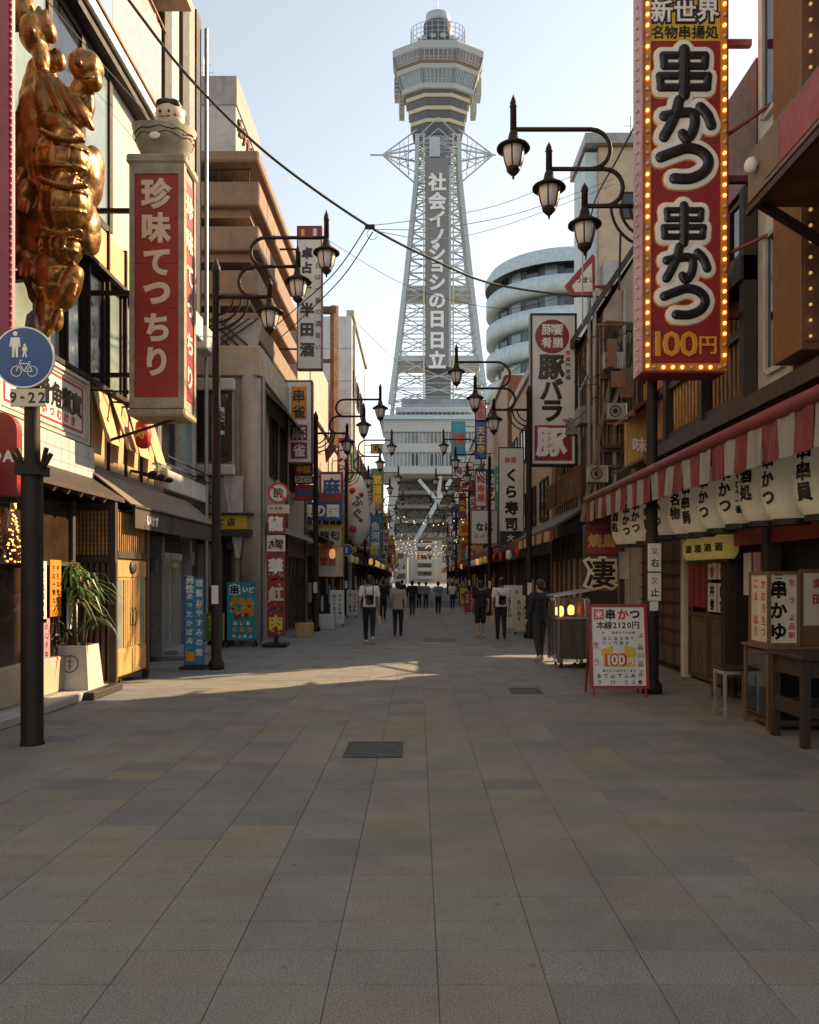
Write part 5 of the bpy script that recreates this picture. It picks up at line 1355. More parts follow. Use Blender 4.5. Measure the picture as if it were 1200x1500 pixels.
m.build('red_disc', 'sign_red', [o for o in bpy.data.objects if o.get('label', '').startswith('tall white sign with big black pork')][0])
sign('box_sign', 'white vertical sushi sign with black characters and a dark foot', 730, 768, 655, 801, 33.5, .3, 'sign_white', 'metal_black',
     [('くら寿司', 749, 732, 20, 'letter_black', dict(b=2, p=24)), ('弥茹', 748, 674, 9, 'letter_red', dict(b=1, v=False)), ('大', 748, 788, 11, 'letter_white', dict(b=1, layer=1))], wall=4.75, fw=1.5, fields=[(732, 766, 778, 799, 'sign_black')])
sign('box_sign', 'tall white liquor sign with brush characters, topmost over the west row', 435, 472, 331, 541, 26.2, .3, 'sign_white', 'rust',
     [('卓', 450, 371, 17, 'letter_black', dict(b=2)), ('占', 450, 392, 17, 'letter_black', dict(b=2)), ('全', 450, 415, 15, 'letter_black', dict(b=1)), ('半田酒', 450, 483, 21, 'letter_black', dict(b=2, p=29)), ('五日は一番の酒旨い', 466, 440, 9, 'letter_black', dict(b=0, p=17))], wall=-4.6, fw=1.4,
     fields=[(436.5, 470.5, 332, 351, 'sign_red'), (441, 446, 336, 349, 'sign_yellow'), (459, 464, 335, 349, 'sign_white')])
sign('box_sign', 'white vertical mahjong sign with orange and red squares in brown frame', 418, 458, 557, 679, 24.8, .3, 'sign_white', 'rust',
     [('串', 438, 580, 20, 'letter_black', dict(b=1)), ('雀', 438, 603, 20, 'letter_black', dict(b=1)), ('麻', 438, 634, 20, 'letter_white', dict(b=1)), ('雀', 438, 660, 19, 'letter_white', dict(b=1))], wall=-4.1, fw=2.2,
     fields=[(426.5, 449.5, 566, 615, 'sign_orange'), (425.5, 450.5, 622, 645, 'sign_red'), (426, 450, 648, 672, 'sign_red')])
def q_sign(label, px0, px1, py0, py1, Y, face, frame, txt, mt='letter_white', b=2, v=True, wall=None, em=None, fields=(), scr=(), sx=1.0, pitch=None, name='box_sign', depth=.22):
    n = max(1, len(txt)); w, h = px1 - px0, py1 - py0
    em = em or (min(w * .72, h * .86 / n) if v else min(h * .72, w * .86 / n))
    return sign(name, label, px0, px1, py0, py1, Y, depth, face, frame, [(txt, (px0 + px1) / 2, (py0 + py1) / 2, em, mt, dict(b=b, v=v, sx=sx, **({'p': pitch} if pitch else {})))] if txt else [], wall=wall, fw=1.0, fields=fields, scr=scr)
WW = -4.3
q_sign('narrow red sign with yellow fish character under the mahjong sign', 431, 458, 680, 695, 26.0, 'sign_red', 'sign_red_dark', '中団', 'letter_yellow', v=False, wall=WW)
q_sign('small grey sign reading coin under the narrow red sign', 431, 458, 696, 708, 26.0, 'sign_cream', 'metal_dark', 'コイン', 'letter_black', b=1, v=False, wall=WW)
q_sign('dark red sign with blue characters above the blue board', 432, 460, 710, 733, 26.0, 'sign_red', 'sign_red_dark', '食道楽', 'letter_blue', v=False, wall=WW)
q_sign('red and blue mahjong sign with one large blue character', 468, 503, 691, 735, 31, 'sign_red', 'sign_blue', '麻', 'letter_blue', wall=WW, fields=[(471, 499, 695, 722, 'sign_white')])
q_sign('blue horizontal sign with white outlined characters', 434, 502, 735, 762, 30, 'sign_blue', 'sign_blue', '銀の国', 'letter_white', v=False, wall=WW)
q_sign('pale green sign with dark characters below the blue sign', 433, 466, 768, 797, 30.3, 'sign_cream', 'sign_green', '上海', 'letter_black', v=False, b=1, wall=WW)
q_sign('yellow and white sign with an orange oval on it', 466, 500, 769, 800, 32, 'sign_cream', 'sign_yellow', '龍匂', 'letter_black', v=False, b=1, wall=WW, fields=[(467, 499, 770, 774, 'sign_yellow')])
t = q_sign('rounded white sign with orange oval above the street entrance', 458, 503, 800, 845, 31.4, 'sign_cream', 'sign_orange', '蟹旨', 'letter_red', v=False, b=1, em=13, wall=WW)
m = MB(); c = P(478, 805, 31.3); m.lathe([(0, 0)], c, 4) if False else m.disc(c, (0, -1, 0), .42, .05, 28); m.v = [(p[0], p[1], c.z + (p[2] - c.z) * .62) for p in m.v]; m.build('oval', 'sign_orange', t)
q_sign('green and yellow upright picture sign with red edge', 544, 562, 686, 748, 44, 'sign_green', 'sign_red', '葱道楽', 'letter_yellow', wall=-3.75, fields=[(546, 557, 722, 744, 'sign_orange')])
q_sign('deep blue upright sign under the green picture sign', 541, 559, 752, 818, 46, 'sign_cyan', 'sign_blue', '魚河岸', 'letter_white', b=1, wall=-3.75, fields=[(543, 554, 796, 813, 'sign_yellow')])
q_sign('thin white upright sign with pink characters on the mural building', 514, 527, 705, 745, 40, 'sign_white', 'sign_pink', '花宿', 'letter_red', b=1, wall=-3.9)
q_sign('yellow board high on the mural building corner', 543, 560, 650, 664, 58, 'sign_yellow', 'timber_dark', '寿', 'sign_black', b=1, wall=-3.95)
q_sign('red and teal far sign on the west row', 548, 562, 765, 785, 60, 'sign_red', 'sign_teal', '丸', 'letter_white', wall=-3.9)
q_sign('white far sign low on the west row', 560, 570, 775, 800, 68, 'sign_white', 'sign_red', '酒場', 'letter_red', b=1, wall=-4.0)
q_sign('small amber far sign on the west row', 568, 578, 790, 812, 78, 'sign_orange', 'timber_dark', '串', 'sign_black', b=1, wall=-4.1)
ER = 4.5
q_sign('teal picture sign with a red figure, highest beside the tower base', 661, 682, 617, 668, 60, 'sign_cyan', 'sign_teal', '福', 'letter_red', wall=ER, em=18, fields=[(664, 679, 622, 655, 'sign_teal')])
q_sign('dark blue vertical sign with gold characters beside the teal picture sign', 696, 713, 617, 672, 48, 'sign_blue', 'metal_dark', '天王寺', 'letter_yellow', b=1, wall=ER)
q_sign('pale pink upright sign above the dark blue sign', 696, 712, 586, 616, 48, 'sign_pink', 'metal_dark', '湯処', 'letter_red', b=1, wall=ER)
q_sign('white picture sign with red blossoms behind the lamp', 662, 694, 677, 701, 52, 'sign_white', 'metal_dark', '梅花', 'sign_magenta', b=1, v=False, wall=ER)
q_sign('brown red sign under the blossom picture sign', 667, 694, 703, 720, 52, 'sign_red_dark', 'metal_dark', '口', 'letter_white', b=0, wall=ER)
q_sign('white narrow sign with red and black characters', 696, 713, 690, 742, 44, 'sign_white', 'metal_dark', '粋寿屋', 'letter_red', b=1, wall=ER)
q_sign('square white sign with brush writing and red bars', 690, 729, 747, 797, 37, 'sign_white', 'sign_red', 'なに', 'letter_black', b=2, v=False, wall=ER, em=13, scr=((707, 785, 26, 10, 6, 'letter_red'),))
q_sign('red strip sign between the tall far signs', 672, 683, 722, 760, 58, 'sign_red', 'sign_red_dark', '味処', 'letter_yellow', b=1, wall=ER)
q_sign('yellow sign above the far east awnings', 672, 690, 762, 785, 56, 'sign_yellow', 'sign_orange', '金', 'letter_red', wall=ER)
q_sign('small blue sign among the far east awnings', 662, 672, 738, 770, 66, 'sign_blue', 'metal_dark', '鮨', 'letter_white', wall=4.6)
q_sign('cream upright sign low on the far east row', 654, 664, 785, 815, 74, 'sign_cream', 'metal_dark', '茶屋', 'letter_black', b=1, wall=4.7)
q_sign('yellow standing board beside the far lamp', 673, 686, 860, 886, 46, 'sign_yellow', 'metal_dark', '生', 'letter_black', b=1)
# fish lantern balloon
fl = thing('fish_lantern', (-3.2, 36, 3), 'large white puffer fish balloon lantern with painted red eyes', 'lantern')
c = P(524, 748, 38); m = MB(); m.ell(c, (.55, .75, 1.75), 20, 16); m.ell(c + Vector((.0, 0, -.5)), (.62, .7, 1.1), 20, 14); fo = m.build('body', 'sign_white', fl, True)
m = MB()
for dx, dz, r_ in ((-.2, .9, .16), (.22, .7, .12), (-.15, -.9, .2), (.2, -.5, .1)): m.ell(c + Vector((dx, -.66 if abs(dz) < .8 else -.58, dz)), (r_, .12, r_), 12, 8)
m.build('spot', 'letter_red', fo)
m = MB(); letters(m, 'ふぐ', c + Vector((.05, -.80, .1)), .55, 'front', 1, relief=.03); m.build('lettering', 'letter_black', fo)
m = MB()
for s in (-1, 1): m.prism([c + Vector((s * .5, 0, .2)), c + Vector((s * .85, 0, .5)), c + Vector((s * .8, 0, -.3))], (0, .05, 0))
m.build('fin', 'sign_cream', fl); m = MB(); m.bar(c + Vector((0, 0, 1.7)), c + Vector((-.8, 0, 2.2)), .04); m.build('hanger', 'metal_black', fl)
# round blue traffic discs further down
for px, py, Y, lb in ((509, 806, 36.3, 'small blue round traffic sign on a lamp post under the fish lantern'), (537, 822, 49.2, 'smaller blue round traffic sign on the next lamp post')):
    t = thing('round_traffic_sign', P(px, py, Y), lb, 'sign'); c = P(px, py, Y)
    m = MB(); m.disc(c, (0, -1, 0), .26, .02, 28); m.build('disc', 'sign_blue', t)
    m = MB(); m.disc(c + Vector((0, .002, 0)), (0, -1, 0), .27, .024, 28, .25); m.build('rim', 'letter_white', t)
    m = MB(); m.bar(c + Vector((-.04, -.026, -.14)), c + Vector((-.04, -.026, .14)), .004, .07, up=(1, 0, 0)); m.build('symbol', 'letter_white', t)
    m = MB(); m.box(c.x - .04, c.x + .04, c.y, c.y + .3, c.z - .04, c.z + .04); m.build('clamp', 'metal_dark', t)

# --- pavement boards on the west side
t = q_sign('blue vertical standing banner with white writing on a small foot', 270, 299, 845, 974, 15.2, 'sign_cyan', 'sign_blue', '', wall=None, name='standing_banner', depth=.05)
m = MB(); Yb = 15.195
letters(m, '理髪おやすみの間', P(292, 905, Yb), 11 * Yb / FPX, 'front', 1, pitch=14.5 * Yb / FPX); letters(m, '男性', P(278, 856, Yb), 12 * Yb / FPX, 'front', 2); letters(m, 'あったかぽん', P(278, 906, Yb), 10 * Yb / FPX, 'front', 1, pitch=13 * Yb / FPX)
m.build('lettering', 'letter_white', t)
m = MB(); letters(m, '湯', P(278, 962, Yb), 15 * Yb / FPX, 'front', 2); m.disc(P(291, 888, Yb), (0, -1, 0), .05, .004, 14); m.disc(P(279, 938, Yb), (0, -1, 0), .05, .004, 14); m.each('mark', 'letter_orange', t)
m = MB(); a = P(284, 976, 15.22); m.box(a.x - .22, a.x + .25, 15.0, 15.5, 0, .05, .01); m.box(a.x - .03, a.x + .03, 15.2, 15.24, .05, a.z + .03); m.build('foot', 'metal_dark', t)
t = q_sign('colourful food board with teal top and lower text, by the corner house', 333, 375, 853, 938, 19.9, 'sign_teal', 'sign_teal', '', name='food_board', depth=.08)
Yb = 19.895; kb = Yb / FPX
def disc_px(mb, px, py, r): mb.disc(P(px, py, Yb), (0, -1, 0), r * kb, .004 + .001 * (px % 7), 18)
m = MB(); rr = random.Random(4)
for i in range(14): disc_px(m, rr.uniform(338, 370), rr.uniform(878, 902), rr.uniform(3, 6))
m.build('food_picture', 'sign_orange', t)
m = MB()
for i in range(10): disc_px(m, rr.uniform(337, 371), rr.uniform(880, 904), rr.uniform(1.5, 3.5))
m.v = [(p[0], p[1] - .006, p[2]) for p in m.v]; m.build('food_picture', 'sign_yellow', t)
m = MB()
for i in range(6): disc_px(m, rr.uniform(336, 372), rr.uniform(882, 904), rr.uniform(2, 4))
m.v = [(p[0], p[1] - .003, p[2]) for p in m.v]; m.build('food_picture', 'sign_red', t)
m = MB(); letters(m, '串', P(344, 864, Yb), 16 * kb, 'front', 3); letters(m, 'いど', P(364, 864, Yb), 9 * kb, 'front', 2, vert=False); scribble(m, P(354, 913, Yb), 28 * kb, 6 * kb, 6 * kb, seed=9, bold=2); scribble(m, P(355, 932, Yb), 32 * kb, 6 * kb, 6 * kb, seed=12, bold=2); m.build('lettering', 'letter_white', t)
m = MB(); letters(m, '串', P(344, 864, Yb - .012), 15 * kb, 'front', 1); m.build('lettering', 'letter_black', t)
m = MB(); scribble(m, P(355, 922, Yb), 34 * kb, 8 * kb, 8 * kb, seed=10, bold=2); m.build('lettering', 'letter_orange', t)
m = MB(); a, b_ = P(334, 938, 19.9), P(374, 938, 19.9)
for x in (a.x, b_.x): m.bar((x, 19.94, a.z + .05), (x, 20.1, 0), .04); m.bar((x, 19.94, a.z + .05), (x, 19.75, 0), .04)
m.build('leg', 'metal_black', t)
t = q_sign('narrow green and yellow board half hidden behind the lamp post', 300, 328, 898, 938, 19.7, 'sign_green', 'timber_gold', '', name='food_board', depth=.06, scr=((314, 918, 22, 34, 7, 'letter_yellow'),))
m = MB()
for px in (302, 326): x = PX(px, 19.7); m.bar((x, 19.75, .12), (x, 19.75, 0), .05)
m.build('leg', 'metal_black', t)
# ring sign and stacked boards by the pillar
Yr = 20.2
t = thing('prohibition_sign', P(408, 722, Yr), 'round white prohibition sign with red ring and slash above stacked boards', 'sign'); c = P(408, 722, Yr); kr = Yr / FPX
m = MB(); m.disc(c, (0, -1, 0), 14 * kr, .01, 36); m.build('disc', 'sign_white', t)
m = MB(); m.disc(c + Vector((0, -.008, 0)), (0, -1, 0), 15.5 * kr, .012, 36, 12.3 * kr); m.bar(c + Vector((-9.5 * kr, -.016, 9.5 * kr)), c + Vector((9.5 * kr, -.016, -9.5 * kr)), .006, 2.6 * kr, up=(1, 0, 1)); m.build('ring', 'letter_red', t)
m = MB(); letters(m, '酔', c + Vector((0, -.0105, 0)), 15 * kr, 'front', 1, relief=.003); m.build('lettering', 'letter_black', t)
p0 = P(393, 760, Yr); bx(t, 'plate', 'sign_cream', PX(392, Yr), PX(424, Yr), Yr + .001, Yr + .03, PZ(752, Yr), PZ(739, Yr)); m = MB(); scribble(m, (PX(408, Yr), Yr, PZ(744.5, Yr)), 26 * kr, 6 * kr, 5 * kr, seed=3, bold=1); m.build('lettering', 'letter_black', t)
m = MB(); m.bar((c.x, Yr + .04, 0), (c.x, Yr + .04, c.z + .3), .06); m.build('post', 'metal_grey', t)
col = thing('stacked_board_sign', P(404, 940, 20.1), 'tall column of red and white floral boards on a black wheeled base', 'sign')
Yc = 20.05; kc = Yc / FPX
for i, (y0_, y1_, mt, tx, tm) in enumerate(((752, 782, 'sign_red', '龍', 'letter_white'), (784, 808, 'sign_white', '大阪', 'letter_black'), (810, 848, 'sign_red_dark', '華', 'letter_white'), (850, 890, 'sign_red', '紅', 'letter_cream'), (892, 932, 'sign_red_dark', '肉', 'letter_yellow'))):
    b0 = bx(col, 'board', mt, PX(391, Yc), PX(417, Yc), Yc, Yc + .12, PZ(y1_, Yc), PZ(y0_, Yc), b=.008)
    m = MB(); letters(m, tx, P(404, (y0_ + y1_) / 2, Yc - .001), (22 if len(tx) == 1 else 11) * kc, 'front', 2, vert=False); m.build('lettering', tm, b0)
    m = MB()
    for q in range(12): m.disc(P(rr.uniform(394, 414), rr.uniform(y0_ + 4, y1_ - 4), Yc - .0005 * q), (0, -1, 0), rr.uniform(1, 2.6) * kc, .002, 8)
    m.build('blossom', 'sign_pink' if mt != 'sign_white' else 'letter_red', b0)
m = MB(); x = PX(404, Yc); m.box(x - .3, x + .32, Yc - .3, Yc + .3, 0.03, .09, .01); m.box(x - .05, x + .05, Yc + .02, Yc + .1, .09, PZ(932, Yc)); m.build('base', 'metal_black', col)
# ================================================================ east row: skewer shop
XR1 = 4.9
R1 = thing('skewer_shop_building', (7, 10, 0), 'dark timber skewer shop with bamboo upper front behind the striped awning', 'building')
bx(R1, 'wall', 'timber_dark', XR1, 11, 11.41, 16.9, 0, 9.0)
bx(R1, 'upper_wall', 'sign_brown', XR1 - .02, 10.9, 11.42, 13.6, 7.9, 9.25)
bx(R1, 'red_band', 'sign_red_dark', XR1 - .06, XR1 - .021, 11.42, 13.6, 7.55, 7.9)
bx(R1, 'wall', 'metal_white', XR1, 11, 10.35, 11.4, 0, 13)
bx(R1, 'wall', 'timber_dark', XR1, 11, 1.5, 10.34, 0, 12.4)
pane(R1, XR1, 10.55, 11.15, 8.2, 12.2, -1, 'glass_dark', frame='metal_white', fw=.07)
pane(R1, XR1, 10.5, 11.05, 4.6, 6.5, -1, 'glass_dark', frame='metal_white', fw=.08)
m = MB(); m.prism([(XR1 - .03, 10.5, 6.5), (XR1 - .03, 11.05, 6.5), (XR1 - .03, 10.78, 7.3)], (-.04, 0, 0)); m.build('pointed_window_head', 'metal_white', R1)
for i in range(34):
    y = 11.6 + i * .165
    if abs(y - 13.2) < .12 or abs(y - 15.1) < .12: continue
    bm = MB(); r_ = .035; bm.tube([(XR1 - .05, y, 3.75), (XR1 - .05, y, 5.95 + .08 * math.sin(i * 2.1))], r_, 7); bm.build('bamboo_pole', 'bamboo', R1, True)
for z in (4.35, 5.3): bx(R1, 'rail', 'timber_dark', XR1 - .15, XR1 - .09, 11.5, 17.2, z, z + .12)
for y in (11.5, 13.2, 15.1, 17.0): bx(R1, 'post', 'timber_dark', XR1 - .2, XR1 - .003, y - .08, y + .08, 3.6, 7.4)
bx(R1, 'beam', 'timber_dark', XR1 - .25, XR1 - .003, 11.42, 17.25, 6.05, 6.4)
bx(R1, 'beam', 'awning_red', XR1 - .3, XR1 - .251, 11.9, 13.0, 5.8, 6.3)
for y in (11.7, 13.5, 15.4): pane(R1, XR1, y, y + 1.2, 6.6, 7.4, -1, 'glass_dark', frame='timber_mid', nv=2)
m = MB(); m.prism([(4.25, 15.6, 5.0), (4.88, 15.6, 5.5), (4.88, 17.2, 5.5), (4.25, 17.2, 5.0)], (0, 0, .07)); m.build('little_roof', 'awning_red', R1)
m = MB(); m.prism([(4.3, 16.4, 4.0), (4.88, 16.4, 4.0), (4.88, 16.4, 5.4), (4.3, 16.4, 4.95)], (0, .06, 0)); m.build('hood_cheek', 'timber_gold', R1)
m = MB(); letters(m, '味', (4.6, 16.39, 4.5), .32, 'front', 1); m.build('lettering', 'letter_white', R1)
m = MB(); m.bar((4.25, 5.5, 3.95), (4.25, 14.6, 3.95), .16, .2); m.build('eave_beam', 'timber_dark', R1)
m = MB(); slope_sheet(m, 5.4, 17.2, XR1 - .02, 4.35, 4.2, 4.0, .05); m.build('eave_roof', 'timber_dark', R1)
# canopy box sign with a lamp overhead
cb = thing('canopy_box_sign', (4.4, 6.5, 5.9), 'large brown metal canopy box sign jutting over the street at upper edge', 'sign')
bx(cb, 'box', 'rust', 3.78, 5.0, 4.4, 9.0, 5.95, 6.6, b=.02)
bx(cb, 'fascia', 'awning_tan', 3.755, 3.777, 4.4, 9.0, 6.0, 6.55); bx(cb, 'stripe', 'sign_red_dark', 3.745, 3.754, 4.4, 8.2, 6.05, 6.5); bx(cb, 'stripe', 'awning_tan', 3.744, 3.753, 8.21, 8.55, 6.05, 6.5)
bx(cb, 'lip', 'timber_dark', 3.74, 3.8, 4.4, 9.05, 5.88, 5.945)
m = MB(); m.ell((3.68, 8.75, 6.3), (.07, .07, .09), 14, 10); m.tube([(3.75, 8.75, 6.3), (3.68, 8.75, 6.38)], .035, 8); m.build('lamp', 'lamp_glass', cb, True)
m = MB(); m.bar((3.85, 8.9, 5.95), (4.9, 8.9, 5.3), .08); m.build('strut', 'metal_dark', cb)
bcn = thing('bulb_column_sign', (4.8, 10, 4), 'brown upright sign column dotted with dim amber bulbs beside white wall', 'sign')
bx(bcn, 'case', 'sign_brown', 4.62, 4.88, 9.55, 10.3, 4.5, 12.3, b=.01)
bx(bcn, 'face', 'rust', 4.66, 4.84, 9.53, 9.548, 4.6, 12.2)
m = MB()
for i in range(40): m.ell((4.72, 9.51, 4.65 + i * .19), .022, 8, 5)
tag(m.build('bulb', 'bulb_dim', bcn), kind='stuff')
# striped awning
sa = thing('striped_awning', (4, 11, 2.8), 'red and white striped awning running above a line of paper lanterns', 'awning')
m = MB(); slope_sheet(m, 5.6, 15.5, XR1 - .03, 3.62, 3.32, 3.2, .03); m.build('canopy', 'awning_red', sa)
m = MB(); m.tube([(3.32, 5.55, 3.27), (3.32, 15.55, 3.27)], .075, 12); m.build('roller', 'awning_red', sa, True)
nS = 30; w = 9.9 / nS
for i in range(nS):
    y = 5.6 + i * w; mm = MB(); q = 4
    vs = []
    for j in range(q + 1):
        t = j / q; vs += [(3.3 + .012 * math.sin(t * 6.28 + i), y + w * t, 3.21), (3.3 + .02 * math.sin(t * 6.28 + i * 1.7), y + w * t, 2.83)]
    n0 = len(vs); vs += [(v[0] + .008, v[1], v[2]) for v in vs]
    mm.add(vs, [(2 * j, 2 * j + 2, 2 * j + 3, 2 * j + 1) for j in range(q)] + [(n0 + 2 * j, n0 + 2 * j + 1, n0 + 2 * j + 3, n0 + 2 * j + 2) for j in range(q)])
    mm.build('stripe', 'awning_red' if i % 2 else 'awning_white', sa)
m = MB()
for y in (5.7, 8.9, 12.3, 15.4): m.bar((XR1, y, 3.0), (3.36, y, 3.16), .04)
m.prism([(3.34, 15.5, 2.7), (4.6, 15.5, 2.7), (4.6, 15.5, 3.4), (3.34, 15.5, 3.2)], (0, .02, 0)); m.build('frame', 'awning_red', sa)
# paper lanterns
def lan_r(z, R_, h): t = min(1, abs(z) / (h / 2)); return R_ * (1 - .40 * t ** 3.2) 
def lantern(x, y, z, R_, h, label, txt, ang, mat='paper_lantern', em=.2, txt2=None, ang2=0, group='paper lanterns under the striped awning'):
    t = thing('paper_lantern', (x, y, z - h / 2), label, 'lantern', group)
    m = MB(); nr = 44; prof = []
    for i in range(nr + 1):
        zz = -h / 2 + h * i / nr; prof.append((lan_r(zz, R_, h) * (1 + (.02 if i % 2 else -.03)), zz))
    m.lathe(prof, (x, y, z), 28); m.build('paper', mat, t, True)
    rg = MB()
    rg.lathe([(R_ * .60, -h / 2 - .05), (R_ * .62, -h / 2 - .05), (R_ * .63, -h / 2 + .012), (R_ * .5, -h / 2 + .012)], (x, y, z), 24); rg.build('bottom_ring', 'metal_black', t)
    rg = MB(); rg.lathe([(R_ * .5, h / 2 - .012), (R_ * .63, h / 2 - .012), (R_ * .62, h / 2 + .05)], (x, y, z), 24); rg.tube([(x, y, z + h / 2), (x, y, z + h / 2 + .2)], .012, 6); rg.build('top_ring', 'metal_black', t)
    for s_, a_, e_ in ((txt, ang, em), (txt2, ang2, em * .5)):
        if not s_: continue
        glyphs(s_, 2); mb = MB(); n = len(s_)
        for i, ch in enumerate(s_):
            g_ = GL.get((ch, 2))
            if not g_: continue
            zc = ((n - 1) / 2 - i) * e_ * 1.08
            vs = []
            for v in g_[0]:
                zz = zc + v[1] * e_; rr_ = lan_r(zz, R_, h) * 1.022 + .001 + v[2] * .003; th = a_ + v[0] * e_ / R_
                vs.append((x + rr_ * math.cos(th), y + rr_ * math.sin(th), z + zz))
            mb.add(vs, g_[1])
        mb.build('lettering', 'letter_black', t)
    return t
LY = [7.1 + .66 * i for i in range(13)]
LT = ['串かつ', '串串員', '串かつ', '酒処', '串かつ', '串かつ', '串串勇', '名物', '串かつ', '串申新', '串かつ', '串かつ', '酒処']
NM = ['nearest', 'second', 'third', 'fourth', 'fifth', 'sixth', 'seventh', 'eighth', 'ninth', 'tenth', 'eleventh', 'twelfth', 'farthest']
for i, y in enumerate(LY):
    face = math.atan2(-y, -3.98)
    lantern(3.98 + .02 * math.sin(i * 3), y, 2.80 + .02 * math.sin(i * 5), .29 + .012 * math.sin(i * 4.1), .84 + .02 * math.sin(i * 7), NM[i] + ' white paper lantern with black writing in the line under striped awning', LT[i], face - .80 + .1 * math.sin(i * 2), em=.185, txt2='わらびや一番' if i in (4, 7) else None, ang2=face - .05)
for i in range(4):
    y = 11.6 + i * .42
    lantern(4.5, y, 2.2, .19, .36, ['first', 'second', 'third', 'fourth'][i] + ' small yellow lantern counted from the tables, behind white lanterns', '酒', math.atan2(-y, -4.5) - .5, 'paper_yellow', .13, group='small yellow lanterns inside the shop')
# ground floor front
bx(R1, 'opening_shade_sheet', 'inside_shade', XR1 - .02, XR1 - .004, 5, 17.2, .05, 3.4)  # shaded shop depth painted as a thin dark sheet before the wall
for i in range(22): bx(R1, 'wall_plank', 'timber_mid' if i % 5 else 'timber_dark', XR1 - .06, XR1 - .021, 14.25 + i * .13, 14.25 + i * .13 + .122, .1, 2.9)
for i in range(7): bx(R1, 'wall_plank', 'timber_dark', XR1 - .12, XR1 - .061, 14.3, 17.1, .5 + i * .26, .52 + i * .26)
sd_ = thing('sliding_door', (4.8, 13, 0), 'lattice sliding doors with red and white menu sheets under yellow lanterns', 'door')
bx(sd_, 'white_post', 'sign_cream', 4.7, 4.84, 13.95, 14.15, 0, 2.8)
for j in range(2):
    y0 = 12.1 + j * .93
    f = MB()
    for y in (y0, y0 + .86): f.box(4.76, 4.81, y, y + .05, .05, 2.3)
    for z in (.05, 1.1, 2.24): f.box(4.76, 4.81, y0 + .051, y0 + .859, z, z + .06)
    dl = f.build('door_leaf', 'timber_mid', sd_)
    f = MB()
    for i in range(9): f.box(4.775, 4.79, y0 + .1 + i * .085, y0 + .115 + i * .085, .11, 1.1); 
    for i in range(10): f.box(4.791, 4.797, y0 + .06, y0 + .85, .16 + i * .095, .172 + i * .095)
    f.build('lattice', 'timber_pale', dl)
    bx(dl, 'paper', 'curtain', 4.8, 4.806, y0 + .06, y0 + .85, .11, 1.09)
for i in range(2):
    for j in range(2):
        y, z = 12.16 + i * .42, 1.72 - j * .52
        p = bx(sd_, 'menu_sheet', 'sign_white', 4.745, 4.755, y, y + .37, z, z + .46)
        m = MB(); letters(m, '鶏肉牛丼'[i * 2 + j] + '食', (4.744, y + .185, z + .23), .2, 'rside', 2, relief=.002); m.build('lettering', 'letter_red' if j == 0 else 'letter_black', p)
for i in range(3): bx(sd_, 'curtain_strip', 'sign_red_dark', 4.75, 4.757, 13.08 + i * .28, 13.32 + i * .28, 1.25, 2.2)
# shelf unit beside the cabinet, low boxes
bx(R1, 'noren_cloth', 'sign_red', 4.55, 4.57, 8.6, 11.4, 2.2, 2.75)
bx(R1, 'noren_rod', 'timber_dark', 4.54, 4.58, 8.5, 11.5, 2.751, 2.79)
for y in (8.0, 10.2, 11.6): bx(R1, 'shop_post', 'timber_dark', 4.5, 4.68, y, y + .16, 0, 3.3)
for i in range(3):
    bx(R1, 'menu_strip', ['sign_cream', 'sign_pink', 'sign_white'][i], 4.66 + .02 * i, 4.67 + .02 * i, 10.45 + i * .36, 10.7 + i * .36, 1.5, 2.1)
cbn = thing('display_cabinet', (4.3, 9.3, 0), 'glass-sided wooden display cabinet behind the high table', 'cabinet')
for x in (3.98, 4.7):
    for y in (9.0, 9.62): bx(cbn, 'post', 'timber_pale', x, x + .05, y, y + .05, 0, .93)
bx(cbn, 'top', 'timber_pale', 3.96, 4.78, 8.98, 9.69, .931, .965, b=.006); bx(cbn, 'shelf', 'timber_pale', 4.03, 4.7, 9.02, 9.66, .4, .43); bx(cbn, 'base', 'timber_mid', 4.03, 4.7, 9.02, 9.66, .06, .12)
bx(cbn, 'side_glass', 'glass_dark', 3.995, 4.003, 9.06, 9.61, .14, .9); bx(cbn, 'front_glass', 'glass_dark', 4.04, 4.69, 9.015, 9.022, .14, .9)
ls = thing('box_lantern_sign', (4.2, 9.3, .97), 'lit-box style wooden framed sign with black skewer writing on the cabinet', 'sign')
a, b_, y0, y1, z0, z1 = 3.99, 4.36, 9.02, 9.55, .968, 1.82
bx(ls, 'core', 'sign_cream', a + .02, b_ - .02, y0 + .02, y1 - .02, z0 + .02, z1 - .02)
f = MB()
for x in (a, b_ - .035):
    for y in (y0, y1 - .035): f.box(x, x + .035, y, y + .035, z0, z1)
for z in (z0, z1 - .035):
    for y in (y0 + .001, y1 - .034): f.box(a + .036, b_ - .036, y, y + .033, z, z + .035)
    for x in (a + .001, b_ - .034): f.box(x, x + .033, y0 + .036, y1 - .036, z, z + .035)
f.build('frame', 'timber_pale', ls)
m = MB(); letters(m, '串かゆ', (a + .13, y0 + .019, (z0 + z1) / 2 - .02), .2, 'front', 2, pitch=.24, relief=.004); letters(m, '三', (a + .13, y0 + .019, z1 - .08), .12, 'front', 1); m.build('lettering', 'letter_black', ls)
m = MB(); scribble(m, (b_ - .09, y0 + .019, (z0 + z1) / 2), .1, .7, .08, seed=6, bold=1); scribble(m, (a + .019, (y0 + y1) / 2, (z0 + z1) / 2), .4, .7, .12, face='rside', seed=7, bold=1); m.build('lettering', 'letter_red', ls)
mf = thing('menu_frame', (4.6, 9.3, .97), 'dark framed board with red writing beside the box lantern sign', 'sign')
